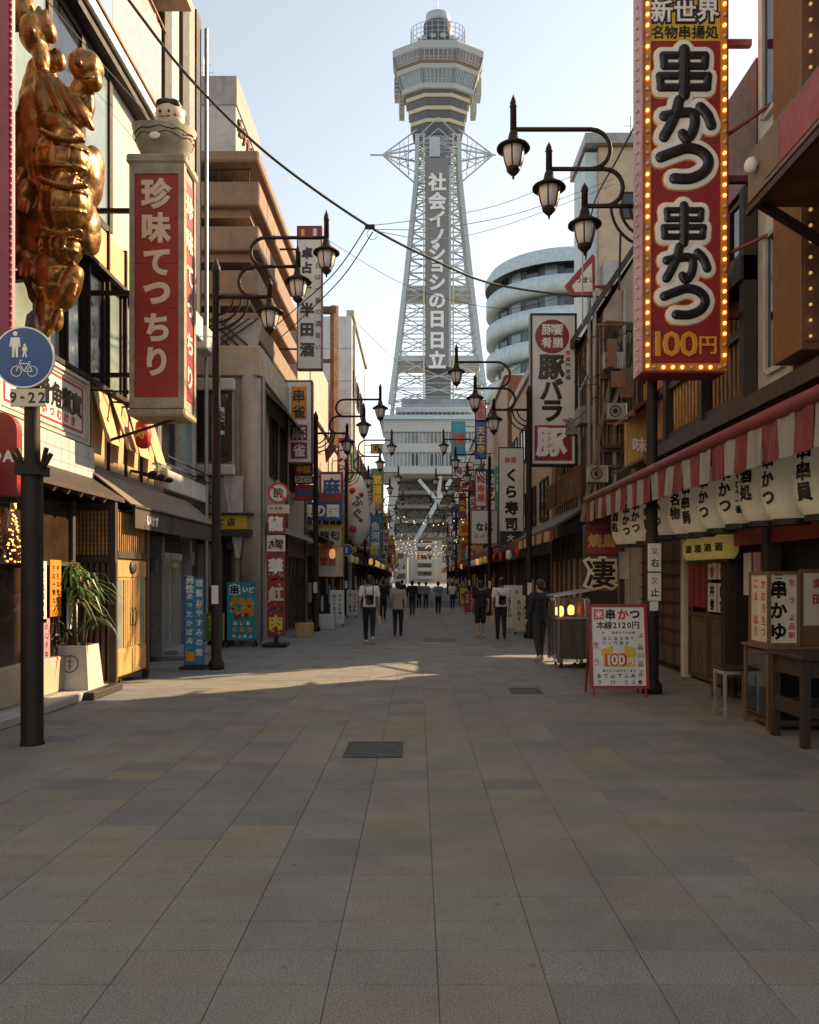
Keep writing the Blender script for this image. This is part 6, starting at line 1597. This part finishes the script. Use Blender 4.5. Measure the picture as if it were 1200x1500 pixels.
bx(mf, 'board', 'sign_brown', 4.40, 4.77, 9.1, 9.16, .968, 1.85); bx(mf, 'sheet', 'sign_cream', 4.43, 4.74, 9.088, 9.098, 1.2, 1.8); m = MB(); scribble(m, (4.585, 9.087, 1.5), .28, .55, .12, seed=8, bold=2); m.build('lettering', 'letter_red', mf)
tb = thing('high_table', (4.3, 8.45, 0), 'dark wooden high table with thick legs at the edge of view', 'table')
bx(tb, 'top', 'timber_dark', 3.9, 4.78, 8.03, 8.86, .9, .945, b=.008)
for x in (3.93, 4.66):
    for y in (8.07, 8.75): bx(tb, 'leg', 'timber_dark', x, x + .08, y, y + .08, 0, .899)
for y in (8.1, 8.78): bx(tb, 'apron', 'timber_dark', 4.011, 4.659, y, y + .03, .72, .895); bx(tb, 'stretcher', 'timber_dark', 4.011, 4.659, y, y + .03, .3, .42)
for x in (3.95, 4.68): bx(tb, 'apron', 'timber_dark', x, x + .03, 8.151, 8.749, .72, .895); bx(tb, 'stretcher', 'timber_dark', x, x + .03, 8.151, 8.749, .3, .46)
so_ = thing('metal_stool', (4.0, 9.95, 0), 'small square stool with silver legs beside the high table', 'stool')
bx(so_, 'seat', 'timber_dark', 3.76, 4.2, 9.75, 10.15, .6, .635, b=.01)
for x in (3.78, 4.15):
    for y in (9.77, 10.1): m = MB(); m.box(x, x + .032, y, y + .032, 0, .599); m.build('leg', 'metal_silver', so_)
f = MB()
for y in (9.775, 10.105): f.box(3.813, 4.149, y, y + .022, .55, .59)
for x in (3.785, 4.155): f.box(x, x + .022, 9.803, 10.099, .55, .59); f.box(x, x + .02, 9.803, 10.099, .1, .125)
f.build('rail', 'metal_silver', so_)
t2 = thing('low_bench', (4.5, 12.0, 0), 'low plain wooden bench by the sliding doors', 'bench')
bx(t2, 'seat', 'timber_mid', 4.25, 4.62, 11.0, 11.55, .36, .4); 
for x in (4.27, 4.55):
    for y in (11.02, 11.48): bx(t2, 'leg', 'timber_mid', x, x + .05, y, y + .05, 0, .359)
# price board
pb = thing('price_board', (2.97, 11.8, 0), 'red framed A-board with white price sheet and a yellow 100 yen burst', 'sign')
tilt = R(7); ax_, az_ = Vector((1, 0, 0)), Vector((0, math.sin(tilt), math.cos(tilt))); ny = Vector((0, -math.cos(tilt), math.sin(tilt)))
base = Vector((2.965, 11.62, .12)); Wb, Hb = .86, 1.24
def pbp(u, v, d=0): return base + ax_ * u + az_ * v + ny * d
m = MB(); m.obox(pbp(0, Hb / 2), ax_, ny, az_, Wb / 2 - .04, .012, Hb / 2 - .04); m.build('sheet', 'sign_white', pb)
f = MB()
for s in (-1, 1): f.obox(pbp(s * (Wb / 2 - .02), Hb / 2), ax_, ny, az_, .022, .025, Hb / 2); f.obox(pbp(0, Hb / 2 + s * (Hb / 2 - .02)), ax_, ny, az_, Wb / 2 - .043, .024, .022)
f.build('frame', 'sign_red', pb)
f = MB()
for s in (-1, 1): f.bar(pbp(s * .38, 0), pbp(s * .38, -.13), .03); f.bar(pbp(s * .38, Hb - .05, -.03), Vector((2.965 + s * .40, 12.1, 0)), .03)
f.build('leg', 'sign_red_dark', pb)
fc = (ax_, az_, ny)
m = MB(); m.obox(pbp(-.28, 1.09, .013), ax_, ny, az_, .075, .003, .075); m.build('stamp', 'letter_red', pb)
m = MB(); letters(m, '米', pbp(-.28, 1.09, .017), .12, fc, 1, relief=.002); m.build('lettering', 'letter_white', pb)
m = MB(); letters(m, '串', pbp(-.11, 1.09, .013), .16, fc, 2, relief=.003); letters(m, 'つ', pbp(.25, 1.09, .013), .16, fc, 2, relief=.003); letters(m, '本線2120円', pbp(0, .93, .013), .12, fc, 1, vert=False, pitch=.115, relief=.003)
scribble(m, pbp(0, .82, .013), .5, .05, .04, face=fc, seed=2, bold=1); scribble(m, pbp(.32, .42, .013), .1, .5, .09, face=fc, seed=5); scribble(m, pbp(0, .14, .013), .7, .18, .07, face=fc, seed=15, bold=1); scribble(m, pbp(0, .26, .013), .5, .04, .04, face=fc, seed=25, bold=1); scribble(m, pbp(0, .70, .013), .5, .14, .06, face=fc, seed=35); m.build('lettering', 'letter_black', pb)
m = MB(); letters(m, 'か', pbp(.08, 1.09, .013), .17, fc, 2, relief=.003); scribble(m, pbp(-.33, .45, .013), .08, .5, .1, face=fc, seed=6, bold=1); scribble(m, pbp(.34, .78, .013), .08, .18, .08, face=fc, seed=16, bold=1); m.build('lettering', 'letter_red', pb)
m = MB(); m.obox(pbp(0, .42, .014), ax_, ny, az_, .23, .003, .10); m.obox(pbp(-.17, .55, .014), ax_ + az_ * .3, ny, az_, .09, .0025, .05); m.obox(pbp(.17, .55, .014), ax_ - az_ * .3, ny, az_, .09, .0025, .06); m.build('burst', 'sign_yellow', pb)
m = MB(); letters(m, '100', pbp(-.05, .42, .018), .2, fc, 3, vert=False, pitch=.13, relief=.003); m.build('lettering', 'letter_red', pb)
m = MB(); letters(m, '100', pbp(-.05, .42, .022), .2, fc, 1, vert=False, pitch=.13, relief=.003); letters(m, '円', pbp(.16, .40, .018), .11, fc, 1, relief=.003); m.build('lettering', 'letter_white', pb)
# plates on the lamp post
t = thing('post_plate', (3.55, 11.88, 2), 'two small white plates with red marks strapped to the lamp post', 'sign')
for z0, z1 in ((1.5, 1.92), (1.94, 2.36)): 
    p = bx(t, 'plate', 'sign_white', 3.45, 3.65, 11.86, 11.88, z0 - .1, z1 - .1, b=.008); m = MB(); letters(m, '止' if z0 < 1.6 else '右', (3.55, 11.858, z0 + .03), .13, 'front', 1, relief=.002); m.build('lettering', 'letter_black', p); m = MB(); letters(m, '又', (3.55, 11.858, z0 + .2), .1, 'front', 1, relief=.002); m.build('lettering', 'letter_red', p)
# pillar sign with brushed character
Yp = 15.7; kp = Yp / FPX
ps = thing('pillar_sign', (3.6, Yp, 0), 'dark timber pillar sign with one large outlined brush character', 'sign')
bx(ps, 'pillar', 'timber_dark', PX(858, Yp), PX(906, Yp), Yp, Yp + .3, 0, 2.8, b=.01)
bx(ps, 'top_board', 'sign_red_dark', PX(859, Yp), PX(905, Yp), Yp - .03, Yp - .002, PZ(812, Yp), PZ(776, Yp)); m = MB(); letters(m, '焼鳥', P(882, 792, Yp - .031), 20 * kp, 'front', 2, vert=False, relief=.006); m.build('lettering', 'timber_gold', ps)
bx(ps, 'lower_board', 'timber_mid', PX(859, Yp), PX(905, Yp), Yp - .03, Yp - .002, PZ(866, Yp), PZ(814, Yp))
for ly, (b_, mt) in enumerate(((3, 'letter_cream'), (1, 'letter_black'))): m = MB(); letters(m, '凄', P(880, 840, Yp - .031 - .01 * ly), 44 * kp, 'front', b_, relief=.008); m.build('lettering', mt, ps)
bx(ps, 'notice', 'sign_cream', PX(905, Yp) + .01, PX(922, Yp), Yp + .05, Yp + .07, PZ(848, Yp), PZ(808, Yp))
# plastic-wrapped cart
ct = thing('food_cart', (3.0, 15.9, 0), 'food cart wrapped in crumpled clear plastic under a tilted metal lid', 'cart')
X0, X1, Ya, Yb = 2.66, 3.3, 15.2, 16.1
bx(ct, 'body', 'timber_mid', X0 + .06, X1 - .04, Ya + .08, Yb - .06, .18, .95, b=.02)
bx(ct, 'shelf', 'metal_silver', X0 + .02, X1, Ya + .02, Yb, .951, .985)
for x in (X0 + .04, X1 - .06):
    for y in (Ya + .04, Yb - .05): bx(ct, 'post', 'metal_grey', x, x + .03, y, y + .03, .1, 1.38)
m = MB(); m.prism([(X0 - .05, Ya - .05, 1.37), (X1 + .08, Ya - .05, 1.5), (X1 + .08, Yb + .05, 1.5), (X0 - .05, Yb + .05, 1.37)], (0, 0, .03)); m.build('lid', 'metal_silver', ct)
m = MB(); rr = random.Random(14); n1, n2 = 36, 14; vs = []
per = [(X0, Ya), (X1, Ya), (X1, Yb), (X0, Yb)]
for j in range(n2):
    z = .12 + 1.22 * j / (n2 - 1)
    for i in range(n1):
        s = 4 * i / n1; e_ = int(s); f_ = s - e_; a, b_ = per[e_ % 4], per[(e_ + 1) % 4]
        x, y = a[0] + (b_[0] - a[0]) * f_, a[1] + (b_[1] - a[1]) * f_; cx_, cy_ = (X0 + X1) / 2, (Ya + Yb) / 2; g_ = 1.02 + .03 * math.sin(i * 1.9 + z * 2) + rr.uniform(-.012, .012)
        vs.append((cx_ + (x - cx_) * g_, cy_ + (y - cy_) * g_, z + rr.uniform(-.006, .006)))
m.add(vs, [(j * n1 + i, j * n1 + (i + 1) % n1, (j + 1) * n1 + (i + 1) % n1, (j + 1) * n1 + i) for j in range(n2 - 1) for i in range(n1)])
m.build('plastic_wrap', 'plastic_clear', ct, True)
for i in range(9):
    m = MB(); gx, gy = X0 + .1 + (i % 3) * .2, Ya + .15 + (i // 3) * .25; m.lathe([(.05, 0), (.055, .16), (.02, .24), (.02, .3)], (gx, gy, .987), 12); m.build('bottle', ['sign_green', 'sign_brown', 'sign_orange'][i % 3], ct, True)
for x, y, z in ((X0 + .1, Ya + .12, 1.1), (X0 + .3, Ya + .14, 1.12)): m = MB(); m.lathe([(.03, -.1), (.06, -.07), (.065, 0), (.06, .07), (.03, .1)], (x, y, z), 10); m.build('small_lamp', 'bulb', ct, True)
for x in (X0 + .12, X1 - .14):
    for y in (Ya + .14, Yb - .16):
        m = MB(); m.tube([(x - .02, y, .06), (x + .02, y, .06)], .06, 12); m.build('wheel', 'rubber', ct); bx(ct, 'caster', 'metal_grey', x - .03, x + .03, y - .03, y + .03, .1, .18)
# tin-roofed stall added in the alley to hold the low sun off the paving
al = thing('sun_block_stall', (5.8, 19, 0), 'added tin-roof stall in the alley behind the food cart, blocking low sun', 'stall')
m = MB(); m.prism([(4.3, 17.2, 2.8), (7.6, 17.2, 3.3), (7.6, 20.55, 3.3), (4.3, 20.55, 2.8)], (0, 0, .05)); m.build('roof', 'rust', al)
for x in (4.5, 7.3):
    for y in (17.6, 20.3): bx(al, 'post', 'timber_dark', x, x + .1, y, y + .1, 0, 2.8)
for i in range(8): bx(al, 'plank', 'panel_beige' if i % 3 else 'timber_gold', 4.9 + i * .3, 4.9 + i * .3 + .29, 20.45, 20.49, .1, 2.6)
for i in range(5): bx(al, 'crate', 'timber_mid', 4.9 + i * .42, 5.25 + i * .42, 19.5, 19.9, 0, .4 + .2 * (i % 2))
m = MB(); rn = random.Random(31)                                       # poles added above the roof to break up the low sun
for i in range(9): x = 5 + rn.random() * 2.4; m.bar((x, 17.4 + rn.random() * 3, 3.3), (x + rn.uniform(-.4, .4), 17.4 + rn.random() * 3, 3.7 + rn.random() * .5), .06)
m.build('sun_break_pole', 'timber_mid', al)
# tilted hanging arrow sign high on the east row
t = thing('arrow_sign', P(850, 408, 21.5), 'tilted white arrow sign with red border high beside the wires', 'sign')
Yq = 21.5; poly = [(828, 418), (868, 372), (872, 376), (872, 432), (838, 434)]
m = MB(); m.prism([P(x, y, Yq) for x, y in poly], (0, .12, 0)); m.build('board', 'sign_red', t)
m = MB(); m.prism([P(x, y, Yq - .004) for x, y in ((838, 419), (867, 385), (868, 427), (842, 428))], (0, -.01, 0)); m.build('face', 'sign_white', t)
m = MB(); letters(m, 'うまい', P(858, 410, Yq - .015), 10 * Yq / FPX, 'front', 1, vert=False); m.build('lettering', 'letter_black', t)
m = MB(); m.bar(P(872, 420, Yq + .1), (5.4, Yq, PZ(420, Yq)), .06); m.build('bracket', 'awning_red', t)
# ================================================================ people
def person(X, Y, hgt, yaw, label, top, legs, hair='hair', shorts=False, jacket=False, stride=.9, sling=None, carry=None, phase=1, shoe='shoe_white', vox=.013, arm=.5, headturn=0.0, face=False, short_sleeve=True):
    t = thing('person', (X, Y, 0), label, 'person', 'people walking in the street')
    s = hgt / 1.72; ca, sa_ = math.cos(yaw), math.sin(yaw)
    def T(mb):
        mb.v = [(X + s * (p[0] * ca - p[1] * sa_), Y + s * (p[0] * sa_ + p[1] * ca), s * p[2]) for p in mb.v]; return mb
    st = stride; L = {}
    for sd in (-1, 1):                                        # +y is forward
        f = sd * phase
        hip = Vector((sd * .088, 0, .90))
        if f > 0: knee = Vector((sd * .09, .16 * st, .49)); ank = Vector((sd * .085, .24 * st, .085)); toe = ank + Vector((sd * .02, .15, -.045)); heel = ank + Vector((0, -.05, -.05))
        else: knee = Vector((sd * .09, .03 * st, .48)); ank = Vector((sd * .085, -.27 * st, .085 + .10 * st)); toe = ank + Vector((sd * .02, .11, -.13 * st - .03)); heel = ank + Vector((0, -.055, -.02))
        sh = Vector((sd * .185, 0, 1.405)); g = -f * arm
        elb = Vector((sd * .235, -.03 + .12 * g, 1.13)); wr = Vector((sd * .245, .06 + .26 * g, .90))
        L[sd] = (hip, knee, ank, toe, heel, sh, elb, wr)
    b = MB()
    b.ell((0, .005, 1.605), (.078, .098, .118), 16, 12); b.ell((0, .035, 1.56), (.058, .06, .075), 12, 8); b.cap((0, -.012, 1.43), .056, (0, .0, 1.54), .052)
    b.ell((0, .108, 1.585), (.014, .02, .022), 8, 6); b.ell((-.08, .0, 1.595), (.013, .02, .03), 8, 6); b.ell((.08, .0, 1.595), (.013, .02, .03), 8, 6); b.ell((0, .092, 1.545), (.026, .012, .008), 8, 6)
    b.ell((0, 0, 1.25), (.14, .09, .2), 14, 10); b.ell((0, 0, .98), (.13, .09, .13), 14, 10)
    for sd in (-1, 1):
        hip, knee, ank, toe, heel, sh, elb, wr = L[sd]
        b.cap(hip, .07, knee, .052); b.cap(knee, .05, ank, .034); b.cap(ank, .036, heel, .03); b.cap(ank + Vector((0, .02, -.03)), .035, toe, .026)
        b.cap((sd * .1, 0, 1.4), .055, sh, .05); b.cap(sh, .05, elb, .038); b.cap(elb, .038, wr, .026)
        d = (wr - elb).normalized(); fw = Vector((0, 1, 0)); palm = wr + d * .055
        b.cap(wr, .025, palm, .026); b.ell(palm, (.016, .036, .042), 10, 8)
        for q in range(4):
            r0 = palm + fw * (-.027 + q * .018) + d * .03; ln = (.052, .062, .066, .055)[q]
            m1 = r0 + d * ln * .55 + Vector((-sd * .008, 0, 0)); b.cap(r0, .0095, m1, .009, 8); b.cap(m1, .009, m1 + d * ln * .45 + Vector((-sd * .02, 0, 0)), .008, 8)
        r0 = palm + fw * .03 - d * .012; b.cap(r0, .011, r0 + fw * .03 + d * .03, .0095, 8); b.cap(r0 + fw * .03 + d * .03, .0095, r0 + fw * .035 + d * .058, .008, 8)
    body = blob('body', T(b), 'skin', t, vox * s, 1)
    h = MB(); h.ell((0, -.012, 1.635), (.09, .108, .105), 18, 12); h.ell((0, -.045, 1.58), (.084, .07, .085), 14, 10); h.ell((.02, .06, 1.69), (.06, .05, .035), 10, 8)
    blob('hair', T(h), hair, t, vox * s * .9, 1)
    e_ = MB()
    for sd in (-1, 1): e_.ell((sd * .032, .094, 1.602), (.012, .008, .007), 8, 6)
    T(e_).build('eye', 'letter_black', t)
    c = MB()                                                  # shirt or jacket
    k = 1.06 if jacket else 1.0
    c.ell((0, -.005, 1.33), (.185 * k, .118 * k, .13), 18, 12); c.ell((0, 0, 1.2), (.165 * k, .112 * k, .2), 18, 12); c.ell((0, 0, 1.04), (.162 * k, .115 * k, .14), 18, 12)
    c.cap((-.12, -.005, 1.405), .062, (.12, -.005, 1.405), .062)
    c.tube([(0, 0, 1.12), (0, 0, .93 if not jacket else .84)], [.155, .168 * k], 18)
    c.v = [(p[0], p[1] * (.76 if p[2] < 1.13 and abs(p[1]) > .1 else 1), p[2]) for p in c.v]
    for sd in (-1, 1):
        hip, knee, ank, toe, heel, sh, elb, wr = L[sd]
        c.cap(sh, .068 * k, sh.lerp(elb, .62), .062 * k)
        if not short_sleeve: c.cap(sh.lerp(elb, .6), .062, elb, .054); c.cap(elb, .053, wr + (elb - wr) * .1, .042)
    blob('jacket' if jacket else 'shirt', T(c), top, t, vox * s, 2)
    p = MB(); p.ell((0, 0, .95), (.158, .112, .1), 16, 10)
    for sd in (-1, 1):
        hip, knee, ank, toe, heel, sh, elb, wr = L[sd]
        p.cap(hip + Vector((0, 0, .02)), .092, knee + Vector((0, 0, .0)), .069 if not shorts else .08)
        if not shorts: p.cap(knee, .068, ank + Vector((0, 0, .02)), .05)
    blob('shorts' if shorts else 'trousers', T(p), legs, t, vox * s, 2)
    for sd in (-1, 1):
        hip, knee, ank, toe, heel, sh, elb, wr = L[sd]
        q = MB(); q.cap(heel + Vector((0, .01, .01)), .042, ank + Vector((0, .01, -.015)), .043); q.cap(heel + Vector((0, .02, .005)), .04, toe, .034)
        blob('shoe', T(q), shoe, t, vox * s * .8, 1)
    if sling:
        m = MB(); n = 18
        for off in ((.0,) if sling == 'one' else (0, 1)):
            pts = []
            for i in range(n + 1):
                a = 2 * math.pi * i / n
                if sling == 'one': pts.append((.165 * math.cos(a) * (.95), .128 * math.sin(a), 1.22 + .20 * math.cos(a) * (1 if phase > 0 else -1)))
                else:
                    x = -.1 if off == 0 else .1; pts.append((x, .135 * math.cos(a), 1.28 + .18 * math.sin(a)))
            m.tube(pts, .013, 6)
        T(m).build('strap', 'leather', t)
        m = MB(); m.obox((.02, -.165, 1.12), (1, 0, 0), (0, 1, 0), (0, 0, 1), .10, .045, .13, .03); T(m).build('bag', 'leather', t, True)
    for sd, mat, sz in (carry or ()):
        wr = L[sd][7]; d = (wr - L[sd][6]).normalized(); hd = wr + d * .1
        m = MB(); m.tube([hd + Vector((0, -.07, -.13)), hd + Vector((0, -.05, -.02)), hd, hd + Vector((0, .05, -.02)), hd + Vector((0, .07, -.13))], .006, 6); T(m).build('bag_handle', mat, t)
        m = MB(); m.obox(hd + Vector((0, 0, -.13 - sz)), (1, 0, 0), (0, 1, 0), (0, 0, 1), .055, .11, sz, .02); T(m).build('carried_bag', mat, t)
    return t
def at(px, py): y = GY(py); return PX(px, y), y
a = at(541, 943); person(a[0], a[1], 1.80, .05, 'walker in pale shirt with dark shoulder bag, beside the one in a beige jacket', 'cloth_white', 'cloth_black', sling='two', carry=((1, 'bag_paper', .12),), phase=-1, arm=.3)
a = at(583, 932); person(a[0], a[1], 1.64, -.03, 'walker in a beige jacket and black trousers carrying a paper bag', 'cloth_tan', 'cloth_black', jacket=True, short_sleeve=False, carry=((1, 'bag_paper', .12),), phase=1, arm=.25, stride=.45, shoe='cloth_black')
a = at(704, 934); person(a[0], a[1], 1.65, .08, 'walker in black shirt and knee length black shorts with white shoes', 'cloth_black', 'cloth_black', shorts=True, phase=1, stride=.4, arm=.3)
a = at(734, 937); person(a[0], a[1], 1.72, -.02, 'walker in white shirt with cross-body bag, next to one in shorts', 'cloth_white', 'cloth_black', sling='one', carry=((-1, 'bag_paper', .11),), phase=-1, stride=.4, arm=.25, shoe='cloth_black')
a = at(791, 968); person(a[0], a[1], 1.70, .5, 'person in a black jacket with slim dark trousers beside the food cart', 'cloth_navy', 'cloth_charcoal', jacket=True, short_sleeve=False, phase=1, stride=.3, arm=.25)
for px, py, h, lb, tp, lg, jk in ((561, 908, 1.68, 'walker in dark clothes half hidden between the two nearest walkers', 'cloth_black', 'cloth_black', 1),
                             (604, 902, 1.62, 'walker in a black top past the beige jacket', 'cloth_black', 'cloth_charcoal', 1),
                             (642, 899, 1.55, 'walker in a blue grey shirt in the middle of the street', 'cloth_blue', 'cloth_black', 0),
                             (624, 892, 1.5, 'far walker in blue grey, just west of the mid-street walker', 'cloth_blue', 'cloth_charcoal', 0),
                             (614, 891, 1.5, 'far walker in grey near the middle of the street', 'cloth_grey', 'cloth_black', 0),
                             (663, 892, 1.5, 'far walker in a pale shirt near the yellow board', 'cloth_white', 'cloth_black', 0),
                             (589, 890, 1.6, 'far walker in dark clothes near the west shops', 'cloth_navy', 'cloth_black', 1)):
    a = at(px, py); person(a[0], a[1], h, random.uniform(-.2, .2), lb, tp, lg, jacket=bool(jk), short_sleeve=not jk, phase=random.choice((-1, 1)), stride=random.uniform(.3, .6), vox=.02, shoe='cloth_black')

# ================================================================ overhead wires
def wire(label, pts, r=.02, n=24, sag=0.0, name='overhead_cable', mat='cable'):
    out = []
    for (a, b_) in zip(pts, pts[1:]):
        for i in range(n):
            t = i / n; p = a.lerp(b_, t); p.z -= sag * 4 * t * (1 - t) * (b_ - a).length; out.append(p)
    out.append(pts[-1]); m = MB(); m.tube(out, r, 6); return tag(m.build(name, mat), label, 'cable')
def smooth_path(px):
    P_ = [P(*q) for q in px]; out = []
    for i in range(len(P_) - 1):
        p0, p1, p2, p3 = P_[max(i - 1, 0)], P_[i], P_[i + 1], P_[min(i + 2, len(P_) - 1)]
        for k in range(10):
            t = k / 10; out.append(.5 * ((2 * p1) + (p2 - p0) * t + (2 * p0 - 5 * p1 + 4 * p2 - p3) * t * t + (3 * p1 - p0 - 3 * p2 + p3) * t ** 3))
    return out + [P_[-1]]
def swire(label, px, r=.018): m = MB(); m.tube(smooth_path(px), r, 6); return tag(m.build('overhead_cable', 'cable'), label, 'cable')
swire('thick black cable sagging across the whole street', [(140, -70, 12.5), (205, 22, 13), (285, 122, 13.7), (400, 232, 14.8), (540, 331, 16.3), (640, 383, 17.6), (720, 415, 18.8), (830, 432, 20.2), (950, 438, 21.5)], .026)
swire('thin wire running from the cable clamp to the east lamp, upper', [(548, 330, 16.4), (640, 318, 18.5), (740, 297, 20.5), (880, 240, 22.8)], .009)
swire('thin wire running from the cable clamp to the east houses, middle', [(548, 336, 16.4), (640, 334, 18.5), (760, 312, 20.5), (900, 262, 22.8)], .009)
swire('thin wire sagging lowest from the cable clamp to the east houses', [(548, 338, 16.4), (640, 350, 18.5), (740, 330, 20.5), (900, 270, 22.8)], .008)
swire('service wire dropping from the cable clamp toward the liquor sign', [(536, 334, 16.3), (490, 400, 18.5), (430, 455, 22), (395, 485, 23.3)], .014)
swire('second service wire dropping from the cable clamp beside the first', [(546, 340, 16.4), (500, 408, 18.6), (440, 468, 22), (405, 500, 23.3)], .014)
swire('black cable looping behind the big red sign', [(935, 175, 13.2), (905, 232, 15), (870, 300, 18), (858, 380, 20)], .02)
swire('thin wire along the upper cream facade', [(60, -10, 11.2), (120, 60, 12.4), (200, 150, 14.6), (285, 250, 18)], .01)
swire('thin wire from the liquor sign to the east gable', [(470, 345, 26.2), (600, 420, 25), (740, 452, 23.5), (845, 425, 21.6)], .008)
swire('thin wire low over the street toward the pork sign', [(520, 470, 45), (620, 560, 38), (720, 560, 30), (800, 500, 23.6)], .01)
cl = thing('cable_clamp', P(542, 333, 16.3), 'small clamp with looped wire on the thick street cable', 'cable clamp'); c = P(542, 333, 16.28)
m = MB(); m.box(c.x - .1, c.x + .1, c.y - .03, c.y + .03, c.z - .03, c.z + .05); m.build('clamp', 'metal_dark', cl)
m = MB(); m.tube([c + Vector((.05 + .11 * math.cos(a * .35), 0, -.14 + .11 * math.sin(a * .35))) for a in range(18)], .006, 5); m.build('wire_loop', 'cable', cl)
# festoons of small bulbs over the far street
rr = random.Random(77)
FN = ['first', 'second', 'third', 'fourth', 'fifth', 'sixth', 'seventh', 'eighth', 'ninth', 'tenth', 'eleventh', 'twelfth']
for i in range(12):
    Y = 46 + i * 7.2; t = thing('light_string', (0, Y, 5), FN[i] + ' bulb string over the far street, counting toward the tower', 'light string', 'bulb strings over the far street')
    a, b_ = Vector((-3.6, Y, rr.uniform(5.2, 7.4))), Vector((4.3, Y + rr.uniform(-3, 5), rr.uniform(5.0, 7.2))); pts = []; n = 14
    for q in range(n + 1): u = q / n; p = a.lerp(b_, u); p.z -= 4 * u * (1 - u) * rr.uniform(1.2, 1.35); pts.append(p)
    m = MB(); m.tube(pts, .012, 4); m.build('cord', 'cable', t)
    m = MB(); m2 = MB()
    for p in pts[1:-1]: (m if rr.random() < .55 else m2).ell(p + Vector((0, 0, -.07)), .026 + .0002 * Y, 8, 6)
    tag(m.build('bulb', 'bulb_warm', t), kind='stuff'); tag(m2.build('dark_bulb', 'lamp_glass', t), kind='stuff')
# lanterns and small boards crowding the far shopfronts
names = {'sign_red': 'red', 'sign_white': 'white', 'sign_yellow': 'yellow', 'sign_blue': 'blue', 'sign_orange': 'orange', 'sign_cream': 'cream', 'sign_green': 'green'}
cnt = {}
ORD = ['first', 'second', 'third', 'fourth', 'fifth', 'sixth', 'seventh', 'eighth', 'ninth', 'tenth', 'eleventh', 'twelfth', 'thirteenth', 'fourteenth', 'fifteenth', 'sixteenth', 'seventeenth', 'eighteenth']
for side in (-1, 1):
    for i in range(44):
        Y = 38.5 + i * 2.1 + rr.uniform(-.6, .6); mt = rr.choice(list(names)); xw = (-3.95 if side < 0 else 4.6); w = rr.uniform(.5, .9); h = rr.uniform(.7, 2.2); z = rr.uniform(2.7, 6.6)
        key = (side, mt); cnt[key] = cnt.get(key, 0) + 1
        x0 = xw if side < 0 else xw - w
        t = thing('small_shop_sign', (x0 + w / 2, Y, z), '%s small %s far sign along the %s row, counted toward the tower' % (ORD[cnt[key] - 1], names[mt], 'west' if side < 0 else 'east'), 'sign', 'small signs of the far shops')
        bx(t, 'board', mt, x0, x0 + w, Y, Y + .15, z, z + h, b=.01)
        m = MB(); n = max(1, min(4, int(h / w / .8))); s_ = ''.join(rr.choice('酒味大本寿鮨串店食福') for _ in range(n)); letters(m, s_, (x0 + w / 2, Y - .001, z + h / 2), min(w * .75, h * .8 / n), 'front', 2)
        m.build('lettering', 'letter_white' if mt in ('sign_red', 'sign_blue', 'sign_green') else rr.choice(('letter_red', 'letter_black')), t)
        m = MB(); xe = x0 if side < 0 else x0 + w; m.bar((xe, Y + .07, z + h * .8), (xe + side * .6, Y + .07, z + h * .8), .04); m.build('bracket', 'metal_dark', t)
# goods and boards on the pavement of both rows
for i, (px, py, w, h, mt, lb) in enumerate(((494, 918, .5, 1.3, 'sign_white', 'pale standing board before the dim shop past the corner house'), (478, 922, .6, .5, 'metal_white', 'white plastic crate on the pavement past the corner house'), (516, 905, .5, 1.2, 'sign_cream', 'cream standing board on the west pavement behind the walkers'), (688, 900, .5, 1.1, 'sign_red', 'red standing board on the east pavement'), (752, 925, .6, 1.5, 'sign_white', 'white standing menu board beside the second east lamp'), (765, 930, .5, 1.2, 'sign_cream', 'cream standing board close to the second east lamp'), (445, 933, .5, .4, 'timber_gold', 'low wooden box at the corner house side door'))):
    x, y = at(px, py); t = thing('pavement_board' if h > .6 else 'goods_crate', (x, y, 0), lb, 'board' if h > .6 else 'crate')
    bx(t, 'panel', mt, x - w / 2, x + w / 2, y, y + (.06 if h > .6 else .4), .1 if h > .6 else .0, h, b=.01)
    if h > .6:
        m = MB(); scribble(m, (x, y - .001, h * .55), w * .8, h * .7, .13, seed=i, bold=1); m.build('lettering', 'letter_black' if mt != 'sign_red' else 'letter_white', t)
        m = MB()
        for s in (-1, 1): m.bar((x + s * w * .4, y + .03, .1), (x + s * w * .4, y - .1, 0), .03); m.bar((x + s * w * .4, y + .03, .1), (x + s * w * .4, y + .2, 0), .03)
        m.build('leg', 'metal_dark', t)
bake_all()
